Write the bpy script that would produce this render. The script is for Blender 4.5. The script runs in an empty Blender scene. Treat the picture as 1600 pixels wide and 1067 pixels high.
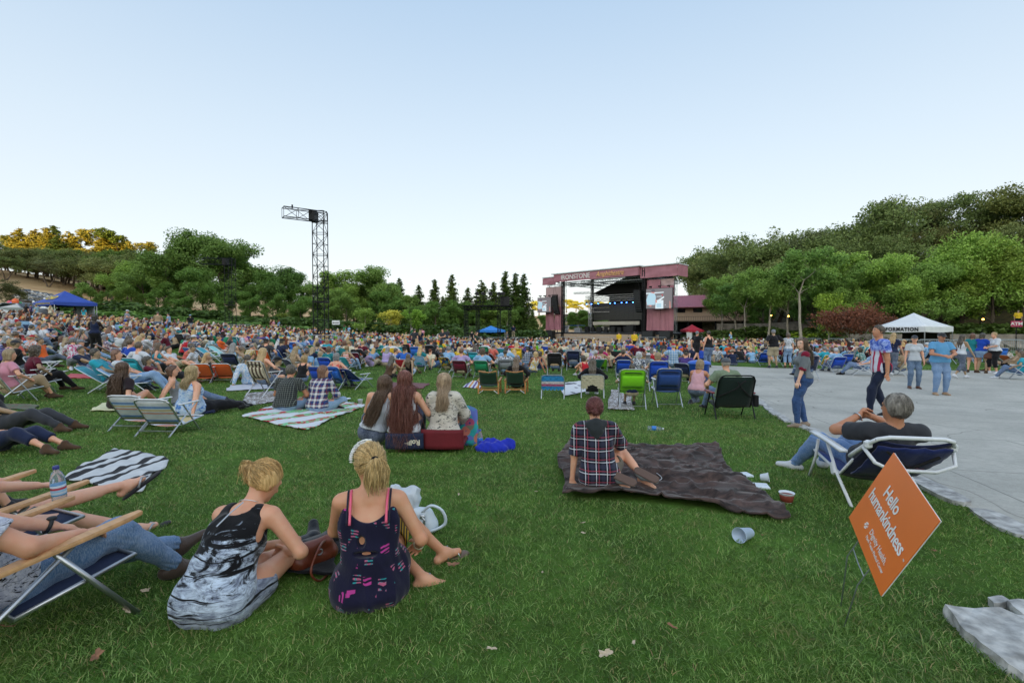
import bpy, bmesh, math, random
import numpy as np
from mathutils import Vector, Matrix, Euler
from math import sin, cos, pi, radians as rad, sqrt, atan2
rnd = random.Random(7)
rng = np.random.default_rng(11)
scn = bpy.context.scene
C = scn.collection
# ------------------------------------------------------------------ camera
CAMZ = 1.55; FPX = 755.0; PITCH = math.atan(21.5/FPX)
cd = bpy.data.cameras.new('camera'); cam = bpy.data.objects.new('camera', cd); C.objects.link(cam)
cam.location = (0, 0, CAMZ); cam.rotation_euler = (pi/2-PITCH, 0, 0)
cd.sensor_width = 36; cd.lens = 36*FPX/1600; cd.clip_start = 0.05; cd.clip_end = 4000
scn.camera = cam
# ------------------------------------------------------------------ sky and sun
SUN_EL = 4.2; SUN_AZ = 188.0      # the sun stands low behind the camera, a little to the right
w = bpy.data.worlds.new('World'); scn.world = w; w.use_nodes = True
nt = w.node_tree; nt.nodes.clear()
wo = nt.nodes.new('ShaderNodeOutputWorld'); wb = nt.nodes.new('ShaderNodeBackground')
sk = nt.nodes.new('ShaderNodeTexSky'); sk.sky_type = 'NISHITA'; sk.sun_disc = False
sk.sun_elevation = rad(SUN_EL); sk.sun_rotation = rad(SUN_AZ); sk.altitude = 300
sk.air_density = 1.0; sk.dust_density = 0.6; sk.ozone_density = 1.6
SKYMIX = 0.80
tc = nt.nodes.new('ShaderNodeTexCoord'); sp = nt.nodes.new('ShaderNodeSeparateXYZ')
cr = nt.nodes.new('ShaderNodeValToRGB'); mx = nt.nodes.new('ShaderNodeMix'); mx.data_type = 'RGBA'
nt.links.new(tc.outputs['Generated'], sp.inputs[0]); nt.links.new(sp.outputs['Z'], cr.inputs[0])
el = cr.color_ramp.elements
SKYK = 5.4
for i, (p_, c_) in enumerate([(0.0, (.90, .92, .935)), (0.12, (.84, .895, .94)), (0.32, (.67, .775, .88)), (0.57, (.45, .60, .785)), (1.0, (.34, .46, .66))]):
 e = el[i] if i < 2 else el.new(p_)
 e.position = p_; e.color = (*c_, 1)
mu = nt.nodes.new('ShaderNodeVectorMath'); mu.operation = 'SCALE'; mu.inputs['Scale'].default_value = SKYK
nt.links.new(cr.outputs[0], mu.inputs[0])
# the sky on the side of the sunset (behind the photographer) is brighter and warmer
gl = nt.nodes.new('ShaderNodeMapRange'); gl.interpolation_type = 'SMOOTHSTEP'; gl.inputs['From Min'].default_value = .25; gl.inputs['From Max'].default_value = -1.0
gl.inputs['To Min'].default_value = 0; gl.inputs['To Max'].default_value = 1; nt.links.new(sp.outputs['Y'], gl.inputs['Value'])
gm = nt.nodes.new('ShaderNodeMix'); gm.data_type = 'RGBA'; gm.inputs[6].default_value = (1, 1, 1, 1); gm.inputs[7].default_value = (3.7, 3.1, 2.55, 1); nt.links.new(gl.outputs[0], gm.inputs[0])
gx = nt.nodes.new('ShaderNodeMix'); gx.data_type = 'RGBA'; gx.blend_type = 'MULTIPLY'; gx.inputs[0].default_value = 1; gx.clamp_result = False
nt.links.new(mu.outputs[0], gx.inputs[6]); nt.links.new(gm.outputs[2], gx.inputs[7])
mx.inputs[0].default_value = SKYMIX
nt.links.new(sk.outputs[0], mx.inputs[6]); nt.links.new(gx.outputs[2], mx.inputs[7])
nt.links.new(mx.outputs[2], wb.inputs[0]); wb.inputs[1].default_value = 0.15; nt.links.new(wb.outputs[0], wo.inputs[0])
sl = bpy.data.lights.new('sun', 'SUN'); sl.energy = 5.0; sl.angle = rad(0.5); sl.color = (1.0, .66, .30)
so = bpy.data.objects.new('sun', sl); C.objects.link(so)
# sky sun_rotation a: direction towards the sun = (sin a, cos a) on the ground
sdir = Vector((sin(rad(SUN_AZ))*cos(rad(SUN_EL)), cos(rad(SUN_AZ))*cos(rad(SUN_EL)), sin(rad(SUN_EL))))
so.rotation_euler = sdir.to_track_quat('Z', 'Y').to_euler(); so.location = (0, 0, 60)
scn.view_settings.view_transform = 'Standard'; scn.view_settings.look = 'None'
scn.view_settings.exposure = 0.64; scn.view_settings.gamma = 1.0
# ------------------------------------------------------------------ helpers
def hx(h):
 h = h.lstrip('#'); v = [int(h[i:i+2], 16)/255 for i in (0, 2, 4)]
 return tuple(((c+0.055)/1.055)**2.4 if c > .04045 else c/12.92 for c in v)
def sm(a, b, x):
 t = np.clip((x-a)/(b-a), 0, 1); return t*t*(3-2*t)
def g(x, y):
 """height of the ground"""
 x = np.asarray(x, float); y = np.asarray(y, float)
 z = -.35*sm(4, 14, y) - .65*sm(15, 95, y)
 z = z + .05*np.minimum(np.maximum(0, -x-3), 12)*sm(4, 12, y); u = np.maximum(0, -x-15); z = z + .066*np.minimum(u, 200)*sm(5, 28, y) + .13*np.maximum(0, np.minimum(-x-98, 90))*sm(40, 90, y)
 d1 = (x-40)*.80 + (y-70)*.60; d2 = x-43
 dd = np.minimum(d1, d2) ; z = z + 15*sm(0, 48, dd)*sm(20, 50, y)*sm(190, 140, y)
 z = z + 19*sm(330, 470, y)*np.exp(-((x-95)/150)**2)
 rb = 62*sm(-120, -205, y)*(1-.4*sm(-230, -320, y))          # unseen ridge added behind the camera, shaped to keep the valley in shade
 z = z + rb*(1+.05*np.sin(x*.013+1)+.03*np.sin(x*.041))
 return z
cmat = Euler((pi/2-PITCH, 0, 0)).to_matrix()
def ray(px, py):
 v = cmat @ Vector(((px-800)/FPX, (533.5-py)/FPX, -1)); return v
def P(px, py, dz=0.0):
 """a point on the ground under a pixel of the 1600 px photograph, dz above it"""
 v = ray(px, py); lo, hi = 0.5, 0.5
 f = lambda t: CAMZ + v.z*t - float(g(v.x*t, v.y*t)) - dz
 while f(hi) > 0 and hi < 900: lo = hi; hi *= 1.06
 for _ in range(30):
  m = (lo+hi)/2
  if f(m) > 0: lo = m
  else: hi = m
 return Vector((v.x*lo, v.y*lo, CAMZ+v.z*lo))
def D(px, py, d):
 """a point at depth y=d seen at a pixel"""
 v = ray(px, py); t = d/v.y
 return Vector((v.x*t, d, CAMZ+v.z*t))
def GP(px, d):
 """a ground point in column px at depth d"""
 x = (px-800)/FPX*d
 return Vector((x, d, float(g(x, d))))
MATS = {}
def nodes_of(name):
 m = bpy.data.materials.new(name); m.use_nodes = True; nt = m.node_tree
 return m, nt, nt.nodes['Principled BSDF']
def N(nt, t, **k):
 n = nt.nodes.new(t)
 for a, b in k.items():
  if a.startswith('i_'): n.inputs[a[2:].replace('_', ' ')].default_value = b
  else: setattr(n, a, b)
 return n
def mixc(nt, f, a, b, bt='MIX'):
 n = N(nt, 'ShaderNodeMix', data_type='RGBA', blend_type=bt)
 for i, v in ((0, f), (6, a), (7, b)):
  if hasattr(v, 'links') or hasattr(v, 'is_linked'): nt.links.new(v, n.inputs[i])
  elif i == 0: n.inputs[0].default_value = v
  else: n.inputs[i].default_value = (*v[:3], 1)
 return n.outputs[2]
def ramp(nt, src, pts):
 n = N(nt, 'ShaderNodeValToRGB'); e = n.color_ramp.elements
 for i, (p, c) in enumerate(pts):
  q = e[i] if i < 2 else e.new(p)
  q.position = p; q.color = (*(c if isinstance(c, (tuple, list)) else (c, c, c)), 1)
 nt.links.new(src, n.inputs[0]); return n.outputs[0]
def noise(nt, scale, detail=3, rough=.55, vec=None, sx=None, dist=0):
 n = N(nt, 'ShaderNodeTexNoise'); n.inputs['Scale'].default_value = scale; n.inputs['Detail'].default_value = detail
 n.inputs['Roughness'].default_value = rough; n.inputs['Distortion'].default_value = dist
 tc = N(nt, 'ShaderNodeTexCoord'); src = vec or tc.outputs['Object']
 if sx:
  mp = N(nt, 'ShaderNodeMapping'); mp.inputs['Scale'].default_value = sx; nt.links.new(src, mp.inputs[0]); src = mp.outputs[0]
 nt.links.new(src, n.inputs['Vector']); return n.outputs['Fac']
def bump(nt, bs, h, strength=.3, dist=.01):
 b = N(nt, 'ShaderNodeBump'); b.inputs['Strength'].default_value = strength; b.inputs['Distance'].default_value = dist
 nt.links.new(h, b.inputs['Height']); nt.links.new(b.outputs[0], bs.inputs['Normal'])
def mat(name, col, rough=.6, metal=0, vary=.12, ns=6, bs=0, bsc=40, spec=None, sx=None):
 """plain procedural material: base colour with a little mottling, optional bump"""
 if name in MATS: return MATS[name]
 m, nt, b = nodes_of(name); MATS[name] = m
 if isinstance(col, str): col = hx(col)
 f = noise(nt, ns, 4, sx=sx)
 c = mixc(nt, ramp(nt, f, [(.3, 0), (.7, 1)]), tuple(c*(1-vary) for c in col), tuple(min(1, c*(1+vary)) for c in col))
 nt.links.new(c, b.inputs['Base Color']); b.inputs['Roughness'].default_value = rough; b.inputs['Metallic'].default_value = metal
 if spec is not None: b.inputs['Specular IOR Level'].default_value = spec
 if bs: bump(nt, b, noise(nt, bsc, 3, sx=sx), bs, .01)
 return m
def tag(o, label=None, cat=None, group=None, kind=None):
 if label: o['label'] = label
 if cat: o['category'] = cat
 if group: o['group'] = group
 if kind: o['kind'] = kind
 return o
def empty(name, loc=(0, 0, 0), rz=0, label=None, cat=None, group=None):
 o = bpy.data.objects.new(name, None); C.objects.link(o); o.location = loc; o.rotation_euler = (0, 0, rz)
 o.empty_display_size = .1
 return tag(o, label, cat, group)
def raw(name, V, F, m=None, parent=None, smooth=False):
 me = bpy.data.meshes.new(name); me.from_pydata([tuple(v) for v in V], [], F)
 if smooth: me.polygons.foreach_set('use_smooth', np.ones(len(me.polygons), bool))
 for q in (m if isinstance(m, (list, tuple)) else [m]):
  if q: me.materials.append(q)
 me.update(); o = bpy.data.objects.new(name, me); C.objects.link(o)
 if parent: o.parent = parent
 return o
def fastmesh(name, V, F, m=None, parent=None, smooth=False, link=True):
 """numpy arrays, all faces with the same corner count"""
 V = np.asarray(V, np.float32); F = np.asarray(F, np.int32); k = F.shape[1]
 me = bpy.data.meshes.new(name); me.vertices.add(len(V)); me.vertices.foreach_set('co', V.ravel())
 me.loops.add(F.size); me.loops.foreach_set('vertex_index', F.ravel())
 me.polygons.add(len(F)); me.polygons.foreach_set('loop_start', np.arange(0, F.size, k, dtype=np.int32))
 me.polygons.foreach_set('loop_total', np.full(len(F), k, np.int32))
 if smooth: me.polygons.foreach_set('use_smooth', np.ones(len(F), bool))
 me.update(calc_edges=True)
 if m: me.materials.append(m)
 if not link: return me
 o = bpy.data.objects.new(name, me); C.objects.link(o)
 if parent: o.parent = parent
 return o
class MB:
 """collects shapes, then build() links them as ONE mesh object"""
 def __init__(s): s.v = []; s.f = []; s.mi = []; s.cur = 0; s.X = None
 def add(s, V, F):
  n = len(s.v)
  if s.X is not None: V = [s.X @ Vector(v) for v in V]
  s.v += [tuple(v) for v in V]; s.f += [tuple(i+n for i in f) for f in F]; s.mi += [s.cur]*len(F)
 def box(s, c, d, rz=0, M=None, bev=0):
  x, y, z = [q/2 for q in d]; c = Vector(c)
  R = Matrix.Rotation(rz, 3, 'Z') if M is None else M
  if bev:
   b = min(bev, x*.9, y*.9, z*.9); V = []
   for sz in (-1, 1):
    for (ix, iz) in (((0, 1), (1, 0))[::sz]):
     pass
   # chamfered box: three rings of 8
   rings = [(-z, b), (-z+b, 0), (z-b, 0), (z, b)]
   for zz, ins in rings:
    X, Y = x-ins, y-ins; q = b*.6
    V += [(X-q, -Y, zz), (X, -Y+q, zz), (X, Y-q, zz), (X-q, Y, zz), (-X+q, Y, zz), (-X, Y-q, zz), (-X, -Y+q, zz), (-X+q, -Y, zz)]
   F = [tuple(range(7, -1, -1)), tuple(range(24, 32))]
   for r in range(3):
    for i in range(8): j = (i+1) % 8; F.append((r*8+i, r*8+j, r*8+8+j, r*8+8+i))
  else:
   V = [(-x, -y, -z), (x, -y, -z), (x, y, -z), (-x, y, -z), (-x, -y, z), (x, -y, z), (x, y, z), (-x, y, z)]
   F = [(3, 2, 1, 0), (4, 5, 6, 7), (0, 1, 5, 4), (1, 2, 6, 5), (2, 3, 7, 6), (3, 0, 4, 7)]
  s.add([c + R @ Vector(v) for v in V], F); return s
 def bar(s, a, b, w, h=None, up=(0, 0, 1)):
  """rectangular bar from a to b"""
  a, b = Vector(a), Vector(b); d = b-a; L = d.length
  if L < 1e-6: return s
  z = d/L; u = Vector(up)
  if abs(z.dot(u)) > .98: u = Vector((1, 0, 0))
  x = u.cross(z).normalized(); y = z.cross(x); h = h or w
  R = Matrix((x, y, z)).transposed(); s.box((a+b)/2, (w, h, L), M=R); return s
 def tube(s, pts, r, n=8, cap=True, closed=False):
  pts = [Vector(p) for p in pts]; rr = r if isinstance(r, (list, tuple)) else [r]*len(pts)
  V = []; m = len(pts); px = None
  for i, p in enumerate(pts):
   if closed: t = pts[(i+1) % m]-pts[i-1]
   else: t = pts[min(i+1, m-1)]-pts[max(i-1, 0)]
   if t.length < 1e-9: t = Vector((0, 0, 1))
   t.normalize()
   if px is None:
    u = Vector((0, 0, 1)) if abs(t.z) < .9 else Vector((1, 0, 0)); px = u.cross(t).normalized()
   else:
    px = (px - t*px.dot(t))
    px = px.normalized() if px.length > 1e-6 else Vector((1, 0, 0))
   py = t.cross(px)
   for k in range(n):
    a = 2*pi*k/n; V.append(p + px*(cos(a)*rr[i]) + py*(sin(a)*rr[i]))
  F = []
  for i in range(m if closed else m-1):
   j = (i+1) % m
   for k in range(n): l = (k+1) % n; F.append((i*n+k, i*n+l, j*n+l, j*n+k))
  if cap and not closed: F += [tuple(range(n-1, -1, -1)), tuple((m-1)*n+k for k in range(n))]
  s.add(V, F); return s
 def lathe(s, c, prof, n=16, M=None, sy=1):
  """prof: list of (r, z)"""
  c = Vector(c); V = []; F = []; m = len(prof)
  for r, z in prof:
   for k in range(n):
    a = 2*pi*k/n; v = Vector((r*cos(a), r*sin(a)*sy, z)); V.append(c + (M @ v if M is not None else v))
  for i in range(m-1):
   for k in range(n): l = (k+1) % n; F.append((i*n+k, i*n+l, (i+1)*n+l, (i+1)*n+k))
  F += [tuple(range(n-1, -1, -1)), tuple((m-1)*n+k for k in range(n))]
  s.add(V, F); return s
 def sheet(s, grid, thick=0.004):
  """closed thin sheet from a grid of points [i][j]"""
  ni, nj = len(grid), len(grid[0]); G = [[Vector(p) for p in r] for r in grid]; V = []; Vb = []
  for i in range(ni):
   for j in range(nj):
    a = G[min(i+1, ni-1)][j]-G[max(i-1, 0)][j]; b = G[i][min(j+1, nj-1)]-G[i][max(j-1, 0)]
    n = a.cross(b); n = n.normalized() if n.length > 1e-9 else Vector((0, 0, 1))
    V.append(G[i][j]+n*thick/2); Vb.append(G[i][j]-n*thick/2)
  o = ni*nj; F = []; id = lambda i, j: i*nj+j
  for i in range(ni-1):
   for j in range(nj-1):
    F.append((id(i, j), id(i+1, j), id(i+1, j+1), id(i, j+1))); F.append((o+id(i, j), o+id(i, j+1), o+id(i+1, j+1), o+id(i+1, j)))
  for i in range(ni-1):
   for j in (0, nj-1):
    q = (id(i, j), o+id(i, j), o+id(i+1, j), id(i+1, j)); F.append(q if j == 0 else q[::-1])
  for j in range(nj-1):
   for i in (0, ni-1):
    q = (id(i, j), id(i, j+1), o+id(i, j+1), o+id(i, j)); F.append(q if i == 0 else q[::-1])
  s.add(V+Vb, F); return s
 def poly(s, pts, z0, z1):
  """vertical prism of a plan polygon"""
  n = len(pts); V = [(p[0], p[1], z0) for p in pts]+[(p[0], p[1], z1) for p in pts]
  F = [tuple(range(n-1, -1, -1)), tuple(range(n, 2*n))]+[(i, (i+1) % n, n+(i+1) % n, n+i) for i in range(n)]
  s.add(V, F); return s
 def build(s, name, m, parent=None, smooth=False, loc=None):
  o = raw(name, s.v, s.f, m, parent, smooth)
  if isinstance(m, (list, tuple)) and len(m) > 1: o.data.polygons.foreach_set('material_index', s.mi)
  if loc: o.location = loc
  return o
def copy_tree(o, parent=None):
 kids = [c for c in o.children]; c = o.copy(); C.objects.link(c); c.parent = parent
 for ch in kids: copy_tree(ch, c)
 return c
def crom(pts, n):
 """catmull-rom through pts, n samples"""
 p = np.array([pts[0]]+[tuple(q) for q in pts]+[pts[-1]], float); m = len(pts)-1; t = np.linspace(0, m-1e-6, n)
 i = t.astype(int); f = (t-i)[:, None]; a, b, c, d = p[i], p[i+1], p[i+2], p[i+3]
 return .5*((2*b)+(-a+c)*f+(2*a-5*b+4*c-d)*f**2+(-a+3*b-3*c+d)*f**3)
def text_obj(name, s, size, m, parent, M, ext=.004, align='CENTER', sx=1, bold=0, shear=0, sp=1):
 cu = bpy.data.curves.new(name, 'FONT'); cu.body = s; cu.size = size; cu.extrude = ext; cu.align_x = align; cu.align_y = 'CENTER'
 cu.offset = bold; cu.shear = shear; cu.space_character = sp; cu.resolution_u = 3
 t = bpy.data.objects.new(name, cu); C.objects.link(t)
 dg = bpy.context.evaluated_depsgraph_get(); me = bpy.data.meshes.new_from_object(t.evaluated_get(dg)); bpy.data.objects.remove(t)
 me.name = name; me.materials.clear(); me.materials.append(m)
 o = bpy.data.objects.new(name, me); C.objects.link(o); o.parent = parent
 o.matrix_local = M @ Matrix.Diagonal((sx, 1, 1, 1)); return o
# ------------------------------------------------------------------ ground
def ground_material():
 m, nt, b = nodes_of('ground'); at = N(nt, 'ShaderNodeAttribute', attribute_name='zone'); sp = N(nt, 'ShaderNodeSeparateColor'); nt.links.new(at.outputs['Color'], sp.inputs[0])
 n1 = noise(nt, .9, 5); n2 = noise(nt, 7, 5, .7); n3 = noise(nt, 60, 4, .7)
 lawn = mixc(nt, ramp(nt, n1, [(.35, 0), (.68, 1)]), hx('37561f'), hx('5c8236'))
 lawn = mixc(nt, ramp(nt, n2, [(.30, .75), (.60, 0)]), lawn, hx('3a4520'))
 lawn = mixc(nt, ramp(nt, n3, [(.5, 0), (.8, .6)]), lawn, hx('6c8636'))
 dry = mixc(nt, ramp(nt, noise(nt, .11, 6, .6, sx=(1, .3, 1)), [(.35, 0), (.65, 1)]), hx('a3805a'), hx('cdb389'))
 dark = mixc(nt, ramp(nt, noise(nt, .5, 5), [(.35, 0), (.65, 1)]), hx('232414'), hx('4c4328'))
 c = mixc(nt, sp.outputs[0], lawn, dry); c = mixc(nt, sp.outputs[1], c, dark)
 nt.links.new(c, b.inputs['Base Color']); b.inputs['Roughness'].default_value = .95; b.inputs['Specular IOR Level'].default_value = .1
 h = noise(nt, 35, 5, .8); bump(nt, b, h, .6, .03); return m
xs = np.concatenate([np.linspace(-900, -130, 28), np.linspace(-125, -32, 48), np.linspace(-30, 30, 121), np.linspace(32, 125, 48), np.linspace(130, 900, 28)])
ys = np.concatenate([np.linspace(-700, -30, 34), np.linspace(-27, 0, 10), np.linspace(.5, 40, 80), np.linspace(41, 130, 60), np.linspace(134, 400, 50), np.linspace(420, 1600, 12)])
X, Y = np.meshgrid(xs, ys); Z = g(X, Y)
Z = Z + sm(12, 40, Y)*sm(0, 4, Z-6)*(.5*np.sin(X*.21+Y*.13)+.4*np.sin(X*.07-Y*.19))
idx = np.arange(X.size).reshape(X.shape)
F = np.stack([idx[:-1, :-1], idx[:-1, 1:], idx[1:, 1:], idx[1:, :-1]], -1).reshape(-1, 4)
gr = fastmesh('ground', np.stack([X, Y, Z], -1).reshape(-1, 3), F, ground_material(), smooth=True)
tag(gr, kind='structure', label='mown green lawn falling gently to the stage')
zc = np.zeros((X.size, 4), np.float32); zc[:, 3] = 1
xf, yf = X.ravel(), Y.ravel()
zc[:, 0] = np.clip(sm(-58, -72, xf)*sm(60, 80, yf) + sm(150, 230, yf)+sm(-20, -60, yf)*0, 0, 1)
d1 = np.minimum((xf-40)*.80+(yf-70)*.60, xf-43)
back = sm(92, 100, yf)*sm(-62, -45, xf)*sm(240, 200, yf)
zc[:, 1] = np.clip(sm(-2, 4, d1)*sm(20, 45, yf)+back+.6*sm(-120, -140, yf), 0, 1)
ca = gr.data.color_attributes.new('zone', 'FLOAT_COLOR', 'POINT'); ca.data.foreach_set('color', zc.ravel())
# ------------------------------------------------------------------ concrete path
def sheet_poly(name, pts, m, dz, step=1.0):
 bm = bmesh.new(); vs = [bm.verts.new((p[0], p[1], 0)) for p in pts]; bm.faces.new(vs)
 x0, x1 = min(p[0] for p in pts), max(p[0] for p in pts); y0, y1 = min(p[1] for p in pts), max(p[1] for p in pts)
 for ax, a, b_ in ((0, x0, x1), (1, y0, y1)):
  q = a+step
  while q < b_:
   n = Vector((1, 0, 0)) if ax == 0 else Vector((0, 1, 0)); co = Vector((q, 0, 0)) if ax == 0 else Vector((0, q, 0))
   bmesh.ops.bisect_plane(bm, geom=bm.verts[:]+bm.edges[:]+bm.faces[:], plane_co=co, plane_no=n); q += step
 for v in bm.verts: v.co.z = float(g(v.co.x, v.co.y))+dz
 bmesh.ops.triangulate(bm, faces=bm.faces)
 for f in bm.faces:
  if f.normal.z < 0: f.normal_flip()
  f.smooth = True
 me = bpy.data.meshes.new(name); bm.to_mesh(me); bm.free(); me.materials.append(m)
 o = bpy.data.objects.new(name, me); C.objects.link(o); return o
def concrete():
 m, nt, b = nodes_of('concrete'); n1 = noise(nt, .5, 6, .65); n2 = noise(nt, 14, 6, .7); n3 = noise(nt, 90, 3, .7)
 c = mixc(nt, ramp(nt, n1, [(.35, 0), (.7, 1)]), hx('98978f'), hx('bcb9b0'))
 c = mixc(nt, ramp(nt, n2, [(.3, .6), (.55, 0)]), c, hx('85847c')); c = mixc(nt, ramp(nt, n3, [(.45, 0), (.8, .4)]), c, hx('cac7c0'))
 tc = N(nt, 'ShaderNodeTexCoord'); mp = N(nt, 'ShaderNodeMapping'); mp.inputs['Rotation'].default_value = (0, 0, rad(14)); nt.links.new(tc.outputs['Object'], mp.inputs[0])
 br = N(nt, 'ShaderNodeTexBrick'); br.offset = .35; br.inputs['Scale'].default_value = 1; br.inputs['Mortar Size'].default_value = .011; br.inputs['Mortar Smooth'].default_value = .3
 br.inputs['Brick Width'].default_value = 5.2; br.inputs['Row Height'].default_value = 2.1; nt.links.new(mp.outputs[0], br.inputs['Vector'])
 c = mixc(nt, br.outputs['Fac'], c, hx('7d7e77'))
 cr = N(nt, 'ShaderNodeTexVoronoi', feature='DISTANCE_TO_EDGE'); cr.inputs['Scale'].default_value = .22
 w2 = N(nt, 'ShaderNodeVectorMath', operation='ADD'); nv = N(nt, 'ShaderNodeTexNoise'); nv.inputs['Scale'].default_value = .8; nt.links.new(tc.outputs['Object'], nv.inputs['Vector'])
 nt.links.new(tc.outputs['Object'], w2.inputs[0]); nt.links.new(nv.outputs['Color'], w2.inputs[1]); nt.links.new(w2.outputs[0], cr.inputs['Vector'])
 c = mixc(nt, ramp(nt, cr.outputs['Distance'], [(0, .55), (.004, 0)]), c, hx('55564f'))
 nt.links.new(c, b.inputs['Base Color']); b.inputs['Roughness'].default_value = .85; bump(nt, b, n3, .15, .004); return m
pth = [P(*q) for q in [(1700, 925), (1600, 843), (1530, 803), (1462, 766), (1400, 737), (1330, 702), (1225, 657), (1190, 632), (1165, 612), (1120, 588), (1055, 577), (1010, 560), (955, 549), (900, 541), (830, 538)]]
pth += [P(*q) for q in [(830, 535), (900, 536), (965, 541), (1020, 549), (1075, 560), (1110, 571), (1200, 575), (1400, 578), (1600, 580), (1900, 584)]]
PATHPOLY = [(p.x, p.y) for p in pth]
MPATH = concrete()
o = sheet_poly('concrete_path', PATHPOLY, MPATH, .006); tag(o, kind='structure', label='grey concrete path')
o = sheet_poly('far_path', [(p.x, p.y) for p in [P(-40, 531), P(160, 520), P(300, 517), P(300, 515.5), P(150, 517), P(-40, 526)]][::-1], MPATH, .03, 4); tag(o, kind='structure')
def inside(x, y, poly=PATHPOLY):
 r = np.zeros(np.shape(x), bool); n = len(poly)
 for i in range(n):
  x1, y1 = poly[i]; x2, y2 = poly[(i+1) % n]
  if y1 == y2: continue
  c = ((y1 > y) != (y2 > y)) & (x < (x2-x1)*(y-y1)/(y2-y1)+x1); r ^= c
 return r
# ------------------------------------------------------------------ leaves
def leaf_mat(name, c1, c2, trans=.25):
 m, nt, b = nodes_of(name); oi = N(nt, 'ShaderNodeObjectInfo'); ge = N(nt, 'ShaderNodeNewGeometry')
 n1 = noise(nt, .55, 3)
 c = mixc(nt, ge.outputs['Random Per Island'], hx(c1), hx(c2)); c = mixc(nt, ramp(nt, n1, [(.35, 0), (.65, .5)]), c, hx(c2))
 c = mixc(nt, 1.0, c, oi.outputs['Color'], 'MULTIPLY')
 nt.links.new(c, b.inputs['Base Color']); b.inputs['Roughness'].default_value = .55; b.inputs['Specular IOR Level'].default_value = .25
 t = N(nt, 'ShaderNodeBsdfTranslucent'); nt.links.new(c, t.inputs[0]); ms = N(nt, 'ShaderNodeMixShader'); ms.inputs[0].default_value = trans
 nt.links.new(b.outputs[0], ms.inputs[1]); nt.links.new(t.outputs[0], ms.inputs[2]); nt.links.new(ms.outputs[0], nt.nodes['Material Output'].inputs[0]); return m
LEAF = leaf_mat('leaf_green', '50682f', '86a058'); OAK = leaf_mat('leaf_oak', '56613a', '878c5c'); NEED = leaf_mat('needles', '35461f', '5b6a30', .12)
REDL = leaf_mat('leaf_red_maple', '563628', '86553f')
BARK = mat('bark', '5b5044', .95, vary=.4, ns=3, bs=.8, bsc=14, sx=(4, 4, .7)); BARKL = mat('bark_pale', '9c9384', .9, vary=.3, ns=3, bs=.5, bsc=14, sx=(4, 4, .7))
def leaf_quads(P0, size, r, up=.35):
 """a folded leaf clump (two triangles) at every point of P0"""
 n = len(P0); a = r.normal(size=(n, 3)); a /= np.linalg.norm(a, axis=1)[:, None]; nn = r.normal(size=(n, 3)); nn[:, 2] += up*2
 b = np.cross(a, nn); b /= np.linalg.norm(b, axis=1)[:, None]+1e-9; s = (size*(.6+.8*r.random(n)))[:, None]; nn = np.cross(b, a)
 V = np.stack([P0-a*s, P0+b*s*.55+nn*s*.18, P0+a*s, P0-b*s*.55+nn*s*.18], 1).reshape(-1, 3)
 i = np.arange(n)[:, None]*4; return V, np.concatenate([i+[0, 1, 2], i+[0, 2, 3]], 0)
def limb(mb, a, d, L, r0, r, depth, ends, spread=.6, nseg=4):
 p = Vector(a); d = Vector(d).normalized(); pts = [p.copy()]
 for i in range(nseg):
  d = (d+Vector((r.gauss(0, .13), r.gauss(0, .13), r.gauss(.05, .08)))).normalized(); p = p+d*(L/nseg); pts.append(p.copy())
 mb.tube(pts, [r0*(1-.55*i/nseg) for i in range(nseg+1)], 6 if r0 > .05 else 4, cap=False); ends.append((pts[-1], r0)); ends.append((pts[-2], r0))
 if depth:
  k = 3 if depth > 1 else 2
  for q in range(k+1):
   aa = r.random()*2*pi; e = Vector((cos(aa), sin(aa), r.uniform(.0, .5))); j = pts[-1] if q < k else pts[2]
   limb(mb, j, d*(.75)+e*spread, L*r.uniform(.6, .85), r0*.5, r, depth-1, ends, spread, nseg)
TP = {}
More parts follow.
